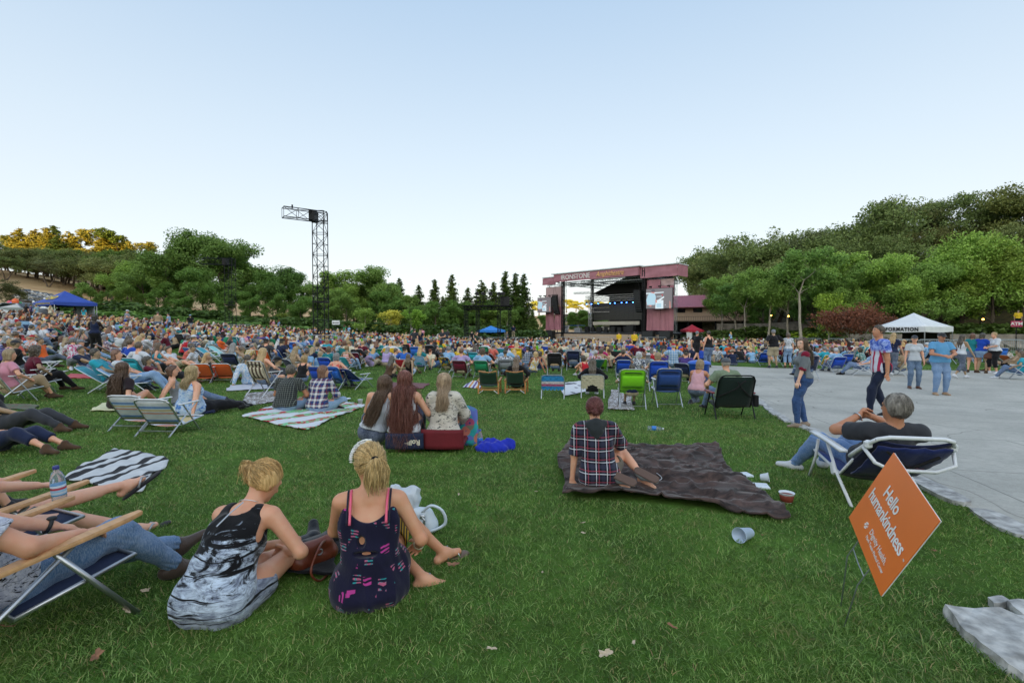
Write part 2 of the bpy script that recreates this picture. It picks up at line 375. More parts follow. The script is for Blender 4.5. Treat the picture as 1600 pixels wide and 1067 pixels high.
def tree_proto(key, h, tr, crown_r, seed, leafm, barkm, leaves=9000, ls=.16, first=.25, spread=.6, trunks=1, squash=1.0, gap=.0):
 """broadleaf tree: tapered trunk with limbs, crown of leaf clumps round the limb ends"""
 r = random.Random(seed); rn = np.random.default_rng(seed); mb = MB(); ends = []
 for t in range(trunks):
  a = r.random()*6.28; base = Vector((.25*cos(a)*(trunks > 1), .25*sin(a)*(trunks > 1), -.3)); lean = Vector((cos(a)*.35*(trunks > 1), sin(a)*.35*(trunks > 1), 1))
  p = base; pts = [p.copy()]
  for i in range(5): p = p+Vector((lean.x+r.gauss(0, .07), lean.y+r.gauss(0, .07), 1)).normalized()*(h*.72/5); pts.append(p.copy())
  mb.tube(pts, [tr*(1.25 if i == 0 else 1-.75*i/5) for i in range(6)], 8, cap=False)
  for i in range(1, 6):
   if i/5*.72 < first: continue
   for q in range(2 if i < 5 else 3):
    aa = r.random()*6.28; up = .25+.9*i/5
    limb(mb, pts[i], (cos(aa), sin(aa), up), crown_r*r.uniform(.45, .8)*(1.1-.3*i/5), tr*.42*(1.1-.6*i/5), r, 2, ends, spread, 3)
 E = np.array([tuple(e[0]) for e in ends]); z0 = h*first
 E = E[E[:, 2] > z0*.9]; k = min(len(E), 230); E = E[rn.choice(len(E), k, replace=False)]
 top = E[:, 2].max(); E[:, 2] = z0+(E[:, 2]-z0)*(h-z0-.5)/(top-z0); rr_ = np.linalg.norm(E[:, :2], axis=1); sc_ = crown_r/max(1e-3, np.percentile(rr_, 92)); E[:, :2] *= sc_
 MV = np.array(mb.v); hi = MV[:, 2] > z0; MV[hi, 2] = z0+(MV[hi, 2]-z0)*(h-z0-.5)/(top-z0); MV[hi, :2] *= sc_; rr2 = np.linalg.norm(MV[:, :2], axis=1)
 lim = crown_r*1.05; k2 = (rr2 > lim); MV[k2, :2] *= (lim/rr2[k2])[:, None]; MV[:, 2] = np.minimum(MV[:, 2], h-.3); mb.v = [tuple(q) for q in MV]
 cs = (.22+.62*rn.random(k)**1.6)*crown_r*.37; w_ = cs**2; pick = rn.choice(k, leaves, p=w_/w_.sum()); off = rn.normal(size=(leaves, 3)); off /= np.linalg.norm(off, axis=1)[:, None]
 off *= (rn.random(leaves)**.45)[:, None]*cs[pick][:, None]*[1.02, 1.02, .92*squash]
 V, F = leaf_quads(E[pick]+off, ls, rn)
 crown = fastmesh('crown', V, F, leafm, link=False); tm = bpy.data.meshes.new('trunk'); tm.from_pydata(mb.v, [], mb.f); tm.polygons.foreach_set('use_smooth', np.ones(len(tm.polygons), bool)); tm.materials.append(barkm); TP[key] = (tm, crown, h)
def conifer_proto(key, h, br, seed, leafm, n=9000, ls=.15, bare=.12, sparse=0.0):
 r = random.Random(seed); rn = np.random.default_rng(seed); mb = MB(); mb.tube([(0, 0, -.3), (0, 0, h*.5), (0, 0, h)], [h*.016, h*.010, .02], 7, cap=False); P0 = []; z = h*bare
 while z < h*.97:
  f = 1-(z-h*bare)/(h*(1-bare)); L = br*(f**.8)*r.uniform(.75, 1.15)+.15; nb = 7 if f > .25 else 4
  for q in range(nb):
   if r.random() < sparse: continue
   a = r.random()*6.28; LL = L*r.uniform(.7, 1.1); d = Vector((cos(a), sin(a), r.uniform(-.22, .12)))
   e = Vector((0, 0, z))+d*LL; mb.tube([(0, 0, z), tuple(Vector((0, 0, z))+d*LL*.5+Vector((0, 0, .05*LL))), tuple(e)], [.02+.012*L, .015, .006], 4, cap=False)
   m_ = int(14*LL/br*4)+6; t = rn.random(m_)**.7; pts = np.array([0, 0, z])+np.outer(t, d*LL); pts += rn.normal(size=(m_, 3))*[.16*LL+.05, .16*LL+.05, .07*LL+.04]; P0.append(pts)
  z += h*.02+.12*r.random()
 P0 = np.concatenate(P0); P0 = P0[rn.choice(len(P0), n, replace=len(P0) < n)]+rn.normal(size=(n, 3))*.06
 V, F = leaf_quads(P0, ls, rn, .1); crown = fastmesh('crown', V, F, leafm, link=False); tm = bpy.data.meshes.new('trunk'); tm.from_pydata(mb.v, [], mb.f); tm.materials.append(BARK); TP[key] = (tm, crown, h)
def bush_proto(key, r0, seed, leafm, n=5000, ls=.07, flat=.6, clumps=14):
 rn = np.random.default_rng(seed); r = random.Random(seed); cen = rn.normal(size=(clumps, 3))*[r0*.45, r0*.45, r0*.2]+[0, 0, r0*flat*.6]; cen[:, 2] = np.abs(cen[:, 2])
 pick = rn.integers(0, clumps, n); off = rn.normal(size=(n, 3)); off /= np.linalg.norm(off, axis=1)[:, None]; off *= (rn.random(n)**.4)[:, None]*r0*.42*[1, 1, flat]
 p = cen[pick]+off; p[:, 2] = np.abs(p[:, 2])
 V, F = leaf_quads(p, ls, rn); crown = fastmesh('crown', V, F, leafm, link=False); mb = MB()
 for i in range(7): c = cen[i]; mb.tube([(0, 0, -.1), (c[0]*.5, c[1]*.5, c[2]*.6), tuple(c)], [r0*.05, r0*.03, r0*.015], 5)
 tm = bpy.data.meshes.new('trunk'); tm.from_pydata(mb.v, [], mb.f); tm.materials.append(BARK); TP[key] = (tm, crown, r0)
def plant(key, name, loc, h, rz, tint, label, cat='tree', group=None, wx=1.0):
 tm, cm_, h0 = TP[key]; s = h/h0; e = empty(name, loc, rz, label, cat, group); e.scale = (s*wx, s*wx, s)
 for nm, me in (('trunk', tm), ('crown', cm_)):
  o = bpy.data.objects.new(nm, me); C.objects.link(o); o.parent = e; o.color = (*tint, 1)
 return e
tree_proto('b1', 14, .30, 5.0, 1, LEAF, BARK, 24000, .145, .16); tree_proto('b2', 14, .28, 3.9, 2, LEAF, BARK, 21000, .145, .16, .6)
tree_proto('b3', 11, .20, 3.4, 3, LEAF, BARKL, 16000, .125, .30, .5); tree_proto('b4', 10, .16, 2.9, 14, LEAF, BARKL, 14000, .12, .32, .5)
tree_proto('oak1', 12, .32, 5.6, 5, OAK, BARK, 21000, .14, .28, .85, 1, .8); tree_proto('oak2', 12, .28, 4.8, 6, OAK, BARK, 18000, .14, .2, .9, 2, .8)
tree_proto('oak3', 13, .24, 4.6, 16, OAK, BARK, 9000, .15, .35, .9, 2, .7)
tree_proto('maple', 4.2, .09, 3.0, 7, REDL, BARKL, 9000, .09, .25, .8, 3, .75)
tree_proto('sap', 5.5, .07, 1.9, 8, LEAF, BARKL, 5000, .10, .25, .6)
conifer_proto('c1', 15, 2.6, 9, NEED, 12000, .16); conifer_proto('c2', 17, 3.4, 10, NEED, 11000, .20, .2, .3); conifer_proto('c3', 12, 2.2, 11, NEED, 8000, .15, .1, .15)
tree_proto('p1', 16, .24, 3.6, 31, NEED, BARK, 14000, .17, .12, .5, 1, .8); tree_proto('p2', 15, .22, 2.9, 33, NEED, BARK, 11000, .17, .15, .5, 1, .8)
bush_proto('bush', 1.2, 12, LEAF, 6000, .075); bush_proto('bush2', 1.2, 13, OAK, 5000, .08, .75)
# ------------------------------------------------------------------ trees: (proto, column px, top y px, depth, name, tint, description)
def T(key, px, top, d, tint, kind, where, wx=1.0, grp='trees round the lawn', rz=None):
 loc = GP(px, d); ztop = D(px, top, d).z; h = max(1.5, ztop-loc.z); loc.z -= .1
 wx = wx*1.55 if px < 240 and key[0] == 'c' else wx; nm = {'c': 'pine_tree', 'p': 'pine_tree', 'o': 'oak_tree', 'm': 'maple_tree', 's': 'young_tree'}.get(key[0], 'leafy_tree')
 return plant(key, nm, loc, h, rnd.random()*6.28 if rz is None else rz, tint, kind+' '+where, 'tree', grp, wx)
GD = (.84, 1.0, .76); GM = (1.15, 1.2, 1.0); GL = (1.5, 1.5, 1.1); GY = (3.9, 2.4, 1.5); GG = (.9, .95, 1.0)  # GY puts the golden low sun into leaf tints; one sapling shares it
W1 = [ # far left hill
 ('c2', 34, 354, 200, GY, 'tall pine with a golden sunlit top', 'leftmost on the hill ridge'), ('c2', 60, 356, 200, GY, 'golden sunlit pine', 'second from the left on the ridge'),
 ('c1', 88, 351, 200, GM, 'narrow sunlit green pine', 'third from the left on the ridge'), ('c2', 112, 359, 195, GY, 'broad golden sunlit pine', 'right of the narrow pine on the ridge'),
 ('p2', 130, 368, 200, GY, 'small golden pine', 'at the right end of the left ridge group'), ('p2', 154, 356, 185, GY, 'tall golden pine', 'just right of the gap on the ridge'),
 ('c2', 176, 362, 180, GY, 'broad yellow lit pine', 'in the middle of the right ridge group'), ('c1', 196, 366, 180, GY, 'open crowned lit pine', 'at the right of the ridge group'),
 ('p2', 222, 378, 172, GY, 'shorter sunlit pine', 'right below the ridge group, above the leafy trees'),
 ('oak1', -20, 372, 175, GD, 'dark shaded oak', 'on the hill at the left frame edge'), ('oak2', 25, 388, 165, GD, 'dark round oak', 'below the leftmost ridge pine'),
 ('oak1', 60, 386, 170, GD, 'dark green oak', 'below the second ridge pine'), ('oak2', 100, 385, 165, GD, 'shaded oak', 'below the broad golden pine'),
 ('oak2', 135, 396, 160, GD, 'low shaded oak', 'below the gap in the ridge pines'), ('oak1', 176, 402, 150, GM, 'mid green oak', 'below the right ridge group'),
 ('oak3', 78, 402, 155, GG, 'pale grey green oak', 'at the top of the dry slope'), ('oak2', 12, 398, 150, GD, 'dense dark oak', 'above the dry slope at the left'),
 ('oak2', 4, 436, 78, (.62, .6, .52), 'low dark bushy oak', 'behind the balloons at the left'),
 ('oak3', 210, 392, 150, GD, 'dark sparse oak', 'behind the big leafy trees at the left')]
W1 += [(rnd.choice(['oak1', 'b1', 'oak2', 'b2']), -25+i*13+rnd.random()*8, 384+rnd.random()*16+abs(i-9)*.6, 150+rnd.random()*30, (.75, .8, .62), 'dark shaded tree', 'in the dense wood below the golden pines') for i in range(20)]+[('p1', 12, 366, 205, (2.2, 1.6, 1.), 'half lit pine', 'left of the golden pines'), ('c1', 76, 354, 192, GY, 'slim golden pine', 'between two broader golden pines'), ('c2', 92, 366, 190, GM, 'bright golden pine', 'beside the narrow green pine'), ('c2', 165, 366, 176, GY, 'golden pine', 'between the tall golden pine and the broad yellow lit one'), ('p2', 186, 360, 178, (1.6, 1.6, 1.), 'green topped pine', 'in the right ridge group'), ('c2', 205, 378, 172, GM, 'low golden pine', 'at the right end of the ridge group')]  # the half lit pine carries a weaker sun glow in its tint
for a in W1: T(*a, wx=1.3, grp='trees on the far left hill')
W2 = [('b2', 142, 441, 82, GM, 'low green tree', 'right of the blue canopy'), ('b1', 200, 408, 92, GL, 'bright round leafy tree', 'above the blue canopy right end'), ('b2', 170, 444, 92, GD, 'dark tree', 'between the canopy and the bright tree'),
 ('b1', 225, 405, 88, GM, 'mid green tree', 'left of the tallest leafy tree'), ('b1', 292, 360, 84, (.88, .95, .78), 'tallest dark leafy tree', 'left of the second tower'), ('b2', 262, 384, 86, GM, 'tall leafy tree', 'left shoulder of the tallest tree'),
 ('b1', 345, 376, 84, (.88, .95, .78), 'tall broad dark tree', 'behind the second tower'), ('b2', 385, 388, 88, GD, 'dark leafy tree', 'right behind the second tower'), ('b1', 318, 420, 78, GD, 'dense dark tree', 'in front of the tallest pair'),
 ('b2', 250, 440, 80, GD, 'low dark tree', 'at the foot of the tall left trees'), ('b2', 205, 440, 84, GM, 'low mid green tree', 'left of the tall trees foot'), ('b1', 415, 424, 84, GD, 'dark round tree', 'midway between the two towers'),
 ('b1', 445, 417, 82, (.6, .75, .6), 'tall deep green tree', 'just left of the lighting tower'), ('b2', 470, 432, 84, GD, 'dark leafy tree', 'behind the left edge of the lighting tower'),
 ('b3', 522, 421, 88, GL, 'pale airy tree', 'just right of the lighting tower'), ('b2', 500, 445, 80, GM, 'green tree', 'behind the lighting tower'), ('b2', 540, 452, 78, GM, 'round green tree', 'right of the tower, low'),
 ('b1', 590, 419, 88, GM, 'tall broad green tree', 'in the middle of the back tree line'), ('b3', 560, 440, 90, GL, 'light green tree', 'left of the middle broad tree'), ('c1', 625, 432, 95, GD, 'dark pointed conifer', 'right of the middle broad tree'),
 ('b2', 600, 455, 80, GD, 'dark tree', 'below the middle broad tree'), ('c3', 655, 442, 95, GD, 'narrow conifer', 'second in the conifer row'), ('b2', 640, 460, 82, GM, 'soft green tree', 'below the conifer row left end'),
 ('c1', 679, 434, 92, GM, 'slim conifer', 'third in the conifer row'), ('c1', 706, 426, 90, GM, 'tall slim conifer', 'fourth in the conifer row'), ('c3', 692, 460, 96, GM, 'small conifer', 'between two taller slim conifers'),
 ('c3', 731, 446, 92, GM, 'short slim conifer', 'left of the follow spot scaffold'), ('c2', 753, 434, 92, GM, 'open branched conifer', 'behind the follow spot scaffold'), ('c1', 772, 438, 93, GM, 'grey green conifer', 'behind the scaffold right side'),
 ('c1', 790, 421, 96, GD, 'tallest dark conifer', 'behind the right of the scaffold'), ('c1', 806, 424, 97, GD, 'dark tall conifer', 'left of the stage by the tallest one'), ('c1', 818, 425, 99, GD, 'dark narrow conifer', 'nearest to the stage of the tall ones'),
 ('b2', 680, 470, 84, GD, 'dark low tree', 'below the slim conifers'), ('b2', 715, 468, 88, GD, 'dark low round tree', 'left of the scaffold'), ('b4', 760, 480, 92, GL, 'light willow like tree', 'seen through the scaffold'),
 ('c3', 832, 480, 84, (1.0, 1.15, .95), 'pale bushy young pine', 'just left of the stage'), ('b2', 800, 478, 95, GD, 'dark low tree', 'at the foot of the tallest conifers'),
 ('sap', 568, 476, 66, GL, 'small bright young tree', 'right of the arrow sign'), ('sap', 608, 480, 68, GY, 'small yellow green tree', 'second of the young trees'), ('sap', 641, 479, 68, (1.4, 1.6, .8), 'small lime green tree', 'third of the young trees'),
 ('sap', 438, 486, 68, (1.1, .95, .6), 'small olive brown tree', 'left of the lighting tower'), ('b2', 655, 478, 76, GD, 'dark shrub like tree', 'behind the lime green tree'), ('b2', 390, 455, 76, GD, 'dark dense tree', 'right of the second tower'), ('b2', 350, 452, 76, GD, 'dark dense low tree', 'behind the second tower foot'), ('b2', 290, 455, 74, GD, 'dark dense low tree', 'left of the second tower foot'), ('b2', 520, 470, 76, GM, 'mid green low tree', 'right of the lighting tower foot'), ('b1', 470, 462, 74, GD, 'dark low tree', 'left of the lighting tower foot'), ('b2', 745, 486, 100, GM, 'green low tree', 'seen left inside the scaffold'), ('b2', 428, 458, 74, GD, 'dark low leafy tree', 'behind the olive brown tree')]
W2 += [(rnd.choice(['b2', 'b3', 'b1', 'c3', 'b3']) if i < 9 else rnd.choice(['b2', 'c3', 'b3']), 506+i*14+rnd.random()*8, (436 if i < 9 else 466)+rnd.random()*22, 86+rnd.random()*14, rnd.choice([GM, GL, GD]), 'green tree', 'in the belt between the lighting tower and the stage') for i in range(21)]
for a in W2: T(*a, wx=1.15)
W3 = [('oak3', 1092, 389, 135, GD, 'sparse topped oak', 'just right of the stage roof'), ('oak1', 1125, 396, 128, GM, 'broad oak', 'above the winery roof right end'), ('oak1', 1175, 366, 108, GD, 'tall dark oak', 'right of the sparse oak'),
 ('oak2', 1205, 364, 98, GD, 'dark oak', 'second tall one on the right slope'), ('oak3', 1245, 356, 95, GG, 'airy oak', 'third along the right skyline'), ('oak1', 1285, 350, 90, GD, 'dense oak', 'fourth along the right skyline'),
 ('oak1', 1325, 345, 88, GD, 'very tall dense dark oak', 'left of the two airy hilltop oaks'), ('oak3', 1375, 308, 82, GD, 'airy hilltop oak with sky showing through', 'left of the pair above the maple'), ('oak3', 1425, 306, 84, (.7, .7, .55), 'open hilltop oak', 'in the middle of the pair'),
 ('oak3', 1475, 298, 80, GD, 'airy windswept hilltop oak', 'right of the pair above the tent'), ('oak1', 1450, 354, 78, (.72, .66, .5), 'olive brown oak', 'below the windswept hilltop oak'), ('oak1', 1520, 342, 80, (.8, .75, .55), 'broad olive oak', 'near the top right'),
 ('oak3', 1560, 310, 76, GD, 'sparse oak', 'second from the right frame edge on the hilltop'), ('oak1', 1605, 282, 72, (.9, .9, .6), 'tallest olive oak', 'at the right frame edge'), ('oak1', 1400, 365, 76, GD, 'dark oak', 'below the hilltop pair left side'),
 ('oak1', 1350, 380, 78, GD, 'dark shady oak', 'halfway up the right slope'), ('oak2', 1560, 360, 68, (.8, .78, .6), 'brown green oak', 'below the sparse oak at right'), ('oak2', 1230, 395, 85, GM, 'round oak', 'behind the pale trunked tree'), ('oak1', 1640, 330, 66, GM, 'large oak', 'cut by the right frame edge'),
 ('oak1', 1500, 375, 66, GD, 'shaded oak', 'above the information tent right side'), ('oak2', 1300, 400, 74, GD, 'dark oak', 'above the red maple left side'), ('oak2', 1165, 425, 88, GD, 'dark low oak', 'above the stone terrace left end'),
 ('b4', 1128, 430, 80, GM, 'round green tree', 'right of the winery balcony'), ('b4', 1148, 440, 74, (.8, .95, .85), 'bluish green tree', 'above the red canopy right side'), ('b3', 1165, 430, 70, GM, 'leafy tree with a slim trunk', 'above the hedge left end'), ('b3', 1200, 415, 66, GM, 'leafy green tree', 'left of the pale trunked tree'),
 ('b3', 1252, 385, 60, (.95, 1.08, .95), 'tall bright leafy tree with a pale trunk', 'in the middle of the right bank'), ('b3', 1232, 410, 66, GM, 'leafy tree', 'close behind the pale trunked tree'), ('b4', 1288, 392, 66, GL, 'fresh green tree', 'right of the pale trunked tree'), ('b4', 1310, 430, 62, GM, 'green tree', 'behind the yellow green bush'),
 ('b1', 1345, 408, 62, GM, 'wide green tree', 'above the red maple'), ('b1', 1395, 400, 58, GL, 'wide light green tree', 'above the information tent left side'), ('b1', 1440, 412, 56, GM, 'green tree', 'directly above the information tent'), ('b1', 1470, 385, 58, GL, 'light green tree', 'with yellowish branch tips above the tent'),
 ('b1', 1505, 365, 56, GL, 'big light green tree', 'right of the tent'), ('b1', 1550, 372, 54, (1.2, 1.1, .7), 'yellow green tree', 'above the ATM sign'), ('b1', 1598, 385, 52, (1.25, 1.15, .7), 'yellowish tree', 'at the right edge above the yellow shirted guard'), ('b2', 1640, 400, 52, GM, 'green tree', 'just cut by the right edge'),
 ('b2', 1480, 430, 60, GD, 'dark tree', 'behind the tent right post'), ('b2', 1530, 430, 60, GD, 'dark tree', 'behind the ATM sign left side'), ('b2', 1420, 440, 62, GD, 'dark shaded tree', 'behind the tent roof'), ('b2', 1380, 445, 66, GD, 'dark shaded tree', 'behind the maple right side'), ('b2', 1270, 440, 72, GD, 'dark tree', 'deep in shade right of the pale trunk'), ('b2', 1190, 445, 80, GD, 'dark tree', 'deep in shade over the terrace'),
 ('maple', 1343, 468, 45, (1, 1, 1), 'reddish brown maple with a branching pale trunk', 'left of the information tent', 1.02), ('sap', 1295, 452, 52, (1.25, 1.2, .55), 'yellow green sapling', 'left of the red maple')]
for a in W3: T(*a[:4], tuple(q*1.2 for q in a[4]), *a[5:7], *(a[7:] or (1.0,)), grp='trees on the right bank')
for i in range(20):
 px = 835+i*12+rnd.random()*8; e = T('b2', px, 468+rnd.random()*10, 455+rnd.random()*30, (3.3, 2.15, 1.3), 'sunlit golden oak', 'on the far hill behind the stage', 2.4, 'golden oaks on the far hill'); e['label'] = 'small sunlit golden oak on the far hill seen behind the stage'  # strong gold tint adds the evening sunlight to the leaf colour
for i, (px, tp) in enumerate([(845, 492), (870, 490), (888, 487), (905, 484), (918, 486), (930, 490), (860, 497), (1005, 480), (1056, 476)]): e = T('b2', px, tp, 135, GD, 'dark round tree', 'seen through the stage', 1.3, 'dark trees seen through the stage'); e['label'] = 'dark round tree seen through the open back of the stage'
# hedges and bushes
for i, (px, py, hh, wx, lab) in enumerate([(1160, 520, 1.3, 2.2, 'low clipped hedge left part under the terrace wall'), (1112, 519, .9, 1.2, 'low hedge beside the red canopy'), (1205, 521, 1.1, 2, 'low hedge behind the seated crowd left of the pale trunk'), (1285, 523, 1.4, 1.6, 'olive shrub at the left foot of the red maple'),
  (1240, 521, 1.0, 2.2, 'low hedge at the foot of the pale trunked tree'), (300, 508, 1.4, 3, 'long low hedge behind the crowd left of the second tower'), (245, 507, 1.5, 2.6, 'low hedge behind the striped shirt'), (390, 512, 1.4, 3.2, 'low hedge right of the second tower'), (440, 514, 1.2, 3, 'low hedge left of the lighting tower'),
  (170, 500, 2.0, 1.6, 'dark shrub right of the blue canopy'), (205, 500, 2.0, 1.8, 'dark shrub second right of the blue canopy'), (340, 507, 1.6, 2.6, 'low hedge left beside the second tower'), (1310, 515, 2.2, 1.4, 'yellow green bush left of the maple')]):
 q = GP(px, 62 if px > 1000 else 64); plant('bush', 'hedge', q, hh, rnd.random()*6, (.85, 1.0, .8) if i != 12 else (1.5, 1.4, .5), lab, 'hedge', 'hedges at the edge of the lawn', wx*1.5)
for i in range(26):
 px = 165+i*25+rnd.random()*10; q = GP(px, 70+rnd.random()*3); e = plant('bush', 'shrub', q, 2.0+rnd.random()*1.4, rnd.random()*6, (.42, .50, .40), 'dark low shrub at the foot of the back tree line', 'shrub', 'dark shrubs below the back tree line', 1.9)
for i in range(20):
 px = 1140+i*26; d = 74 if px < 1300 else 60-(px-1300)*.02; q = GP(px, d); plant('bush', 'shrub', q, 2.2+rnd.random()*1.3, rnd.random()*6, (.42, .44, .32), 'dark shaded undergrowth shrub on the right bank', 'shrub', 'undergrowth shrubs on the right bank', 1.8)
# ------------------------------------------------------------------ implicit surfaces: limbs and clothes blend into one skin
A_ = lambda *v: np.array(v, float)
def nrm(v): v = np.asarray(v, float); return v/(np.linalg.norm(v)+1e-12)
def cap(a, b, ra, rb=None, flat=None, fs=1.0): return ('c', np.asarray(a, float), np.asarray(b, float), ra, ra if rb is None else rb, flat, fs)
def ell(c, R, r): return ('e', np.asarray(c, float), np.asarray(R, float), np.asarray(r, float))
def pbounds(p):
 if p[0] == 'c': r = max(p[3], p[4])*max(1, 1); return np.minimum(p[1], p[2])-r, np.maximum(p[1], p[2])+r
 r = p[3].max(); return p[1]-r, p[1]+r
def pdist(p, x, y, z):
 if p[0] == 'c':
  _, a, b, ra, rb, fl, fs = p; X, Y, Z = x-a[0], y-a[1], z-a[2]; d = b-a
  if fl is not None:
   t = (X*fl[0]+Y*fl[1]+Z*fl[2]); L0 = float(d@fl); k = (fs-1); X = X+fl[0]*t*k; Y = Y+fl[1]*t*k; Z = Z+fl[2]*t*k; d = d+fl*L0*k
  h = np.clip((X*d[0]+Y*d[1]+Z*d[2])/(d@d+1e-9), 0, 1); h = h.astype(np.float32)
  q = np.sqrt((X-d[0]*h)**2+(Y-d[1]*h)**2+(Z-d[2]*h)**2)-(ra+(rb-ra)*h)
  return q/(fs if fl is not None else 1)**.5
 _, c, R, r = p; X, Y, Z = x-c[0], y-c[1], z-c[2]; U = [(X*R[i][0]+Y*R[i][1]+Z*R[i][2]) for i in range(3)]
 k0 = np.sqrt(sum((U[i]/r[i])**2 for i in range(3))); k1 = np.sqrt(sum((U[i]/r[i]**2)**2 for i in range(3))); return k0*(k0-1)/(k1+1e-6)
def sdf_mesh(prims, h, k=.03, cuts=(), subs=(), disp=None, pad=.03, kk=None):
 """prims joined smoothly, cut, displaced; surface nets -> V, F(quads)"""
 lo = np.min([pbounds(p)[0] for p in prims], 0)-pad; hi = np.max([pbounds(p)[1] for p in prims], 0)+pad
 n = np.ceil((hi-lo)/h).astype(int)+2; ax = [(lo[i]+h*np.arange(n[i])).astype(np.float32) for i in range(3)]
 D_ = np.full(n, 1.0, np.float32)
 for i, p in enumerate(prims):
  kq = k if kk is None or kk[i] is None else kk[i]
  a, b = pbounds(p); m = kq+3*h; s = []
  for j in range(3): s.append(slice(max(0, int((a[j]-m-lo[j])/h)), min(n[j], int((b[j]+m-lo[j])/h)+2)))
  s = tuple(s); d = pdist(p, ax[0][s[0]][:, None, None], ax[1][s[1]][None, :, None], ax[2][s[2]][None, None, :]).astype(np.float32)
  o = D_[s]; hh = np.maximum(kq-np.abs(o-d), 0); D_[s] = np.minimum(o, d)-hh*hh/(4*kq)
 x, y, z = ax[0][:, None, None], ax[1][None, :, None], ax[2][None, None, :]
 if disp is not None:
  near = np.abs(D_) < 4*h+.02; ii = np.nonzero(near); D_[ii] += disp(ax[0][ii[0]], ax[1][ii[1]], ax[2][ii[2]]).astype(np.float32)
 for c in cuts: D_ = np.maximum(D_, c(x, y, z)).astype(np.float32)
 for p in subs: D_ = np.maximum(D_, -pdist(p, x, y, z)).astype(np.float32)
 D_[0] = D_[-1] = .01; D_[:, 0] = D_[:, -1] = .01; D_[:, :, 0] = D_[:, :, -1] = .01
 ins = D_ < 0; nc = n-1; acc = {}; ids = []; pts = []; quads = []
 for a in range(3):
  sl0 = [slice(None)]*3; sl1 = [slice(None)]*3; sl0[a] = slice(0, -1); sl1[a] = slice(1, None)
  A0, A1 = D_[tuple(sl0)], D_[tuple(sl1)]; I = np.nonzero(ins[tuple(sl0)] != ins[tuple(sl1)]); v0, v1 = A0[I], A1[I]; t = v0/(v0-v1)
  pos = np.stack(I, 1).astype(np.float64); pos[:, a] += t; b, c = (a+1) % 3, (a+2) % 3; cells = []
  for db, dc in ((-1, -1), (0, -1), (0, 0), (-1, 0)):
   q = [np.array(I[0]), np.array(I[1]), np.array(I[2])]; q[b] = q[b]+db; q[c] = q[c]+dc; id_ = (q[0]*nc[1]+q[1])*nc[2]+q[2]; cells.append(id_); ids.append(id_); pts.append(pos)
  Q = np.stack(cells, 1); flip = v0 < 0; Q[~flip] = Q[~flip][:, ::-1]; quads.append(Q)
 ids = np.concatenate(ids); pts = np.concatenate(pts); u, inv = np.unique(ids, return_inverse=True); cnt = np.bincount(inv)
 V = np.stack([np.bincount(inv, pts[:, i])/cnt for i in range(3)], 1)*h+lo; Q = np.concatenate(quads); F = np.searchsorted(u, Q); return V, F
def mknoise(seed, sc, n=7):
 r = np.random.default_rng(seed); K = r.normal(size=(n, 3))*sc; ph = r.random(n)*6.28
 return lambda x, y, z: sum(np.sin(K[i, 0]*x+K[i, 1]*y+K[i, 2]*z+ph[i]+1.3*np.sin(K[(i+1) % n, 0]*x*.6+K[(i+1) % n, 2]*z*.6)) for i in range(n))/n**.5
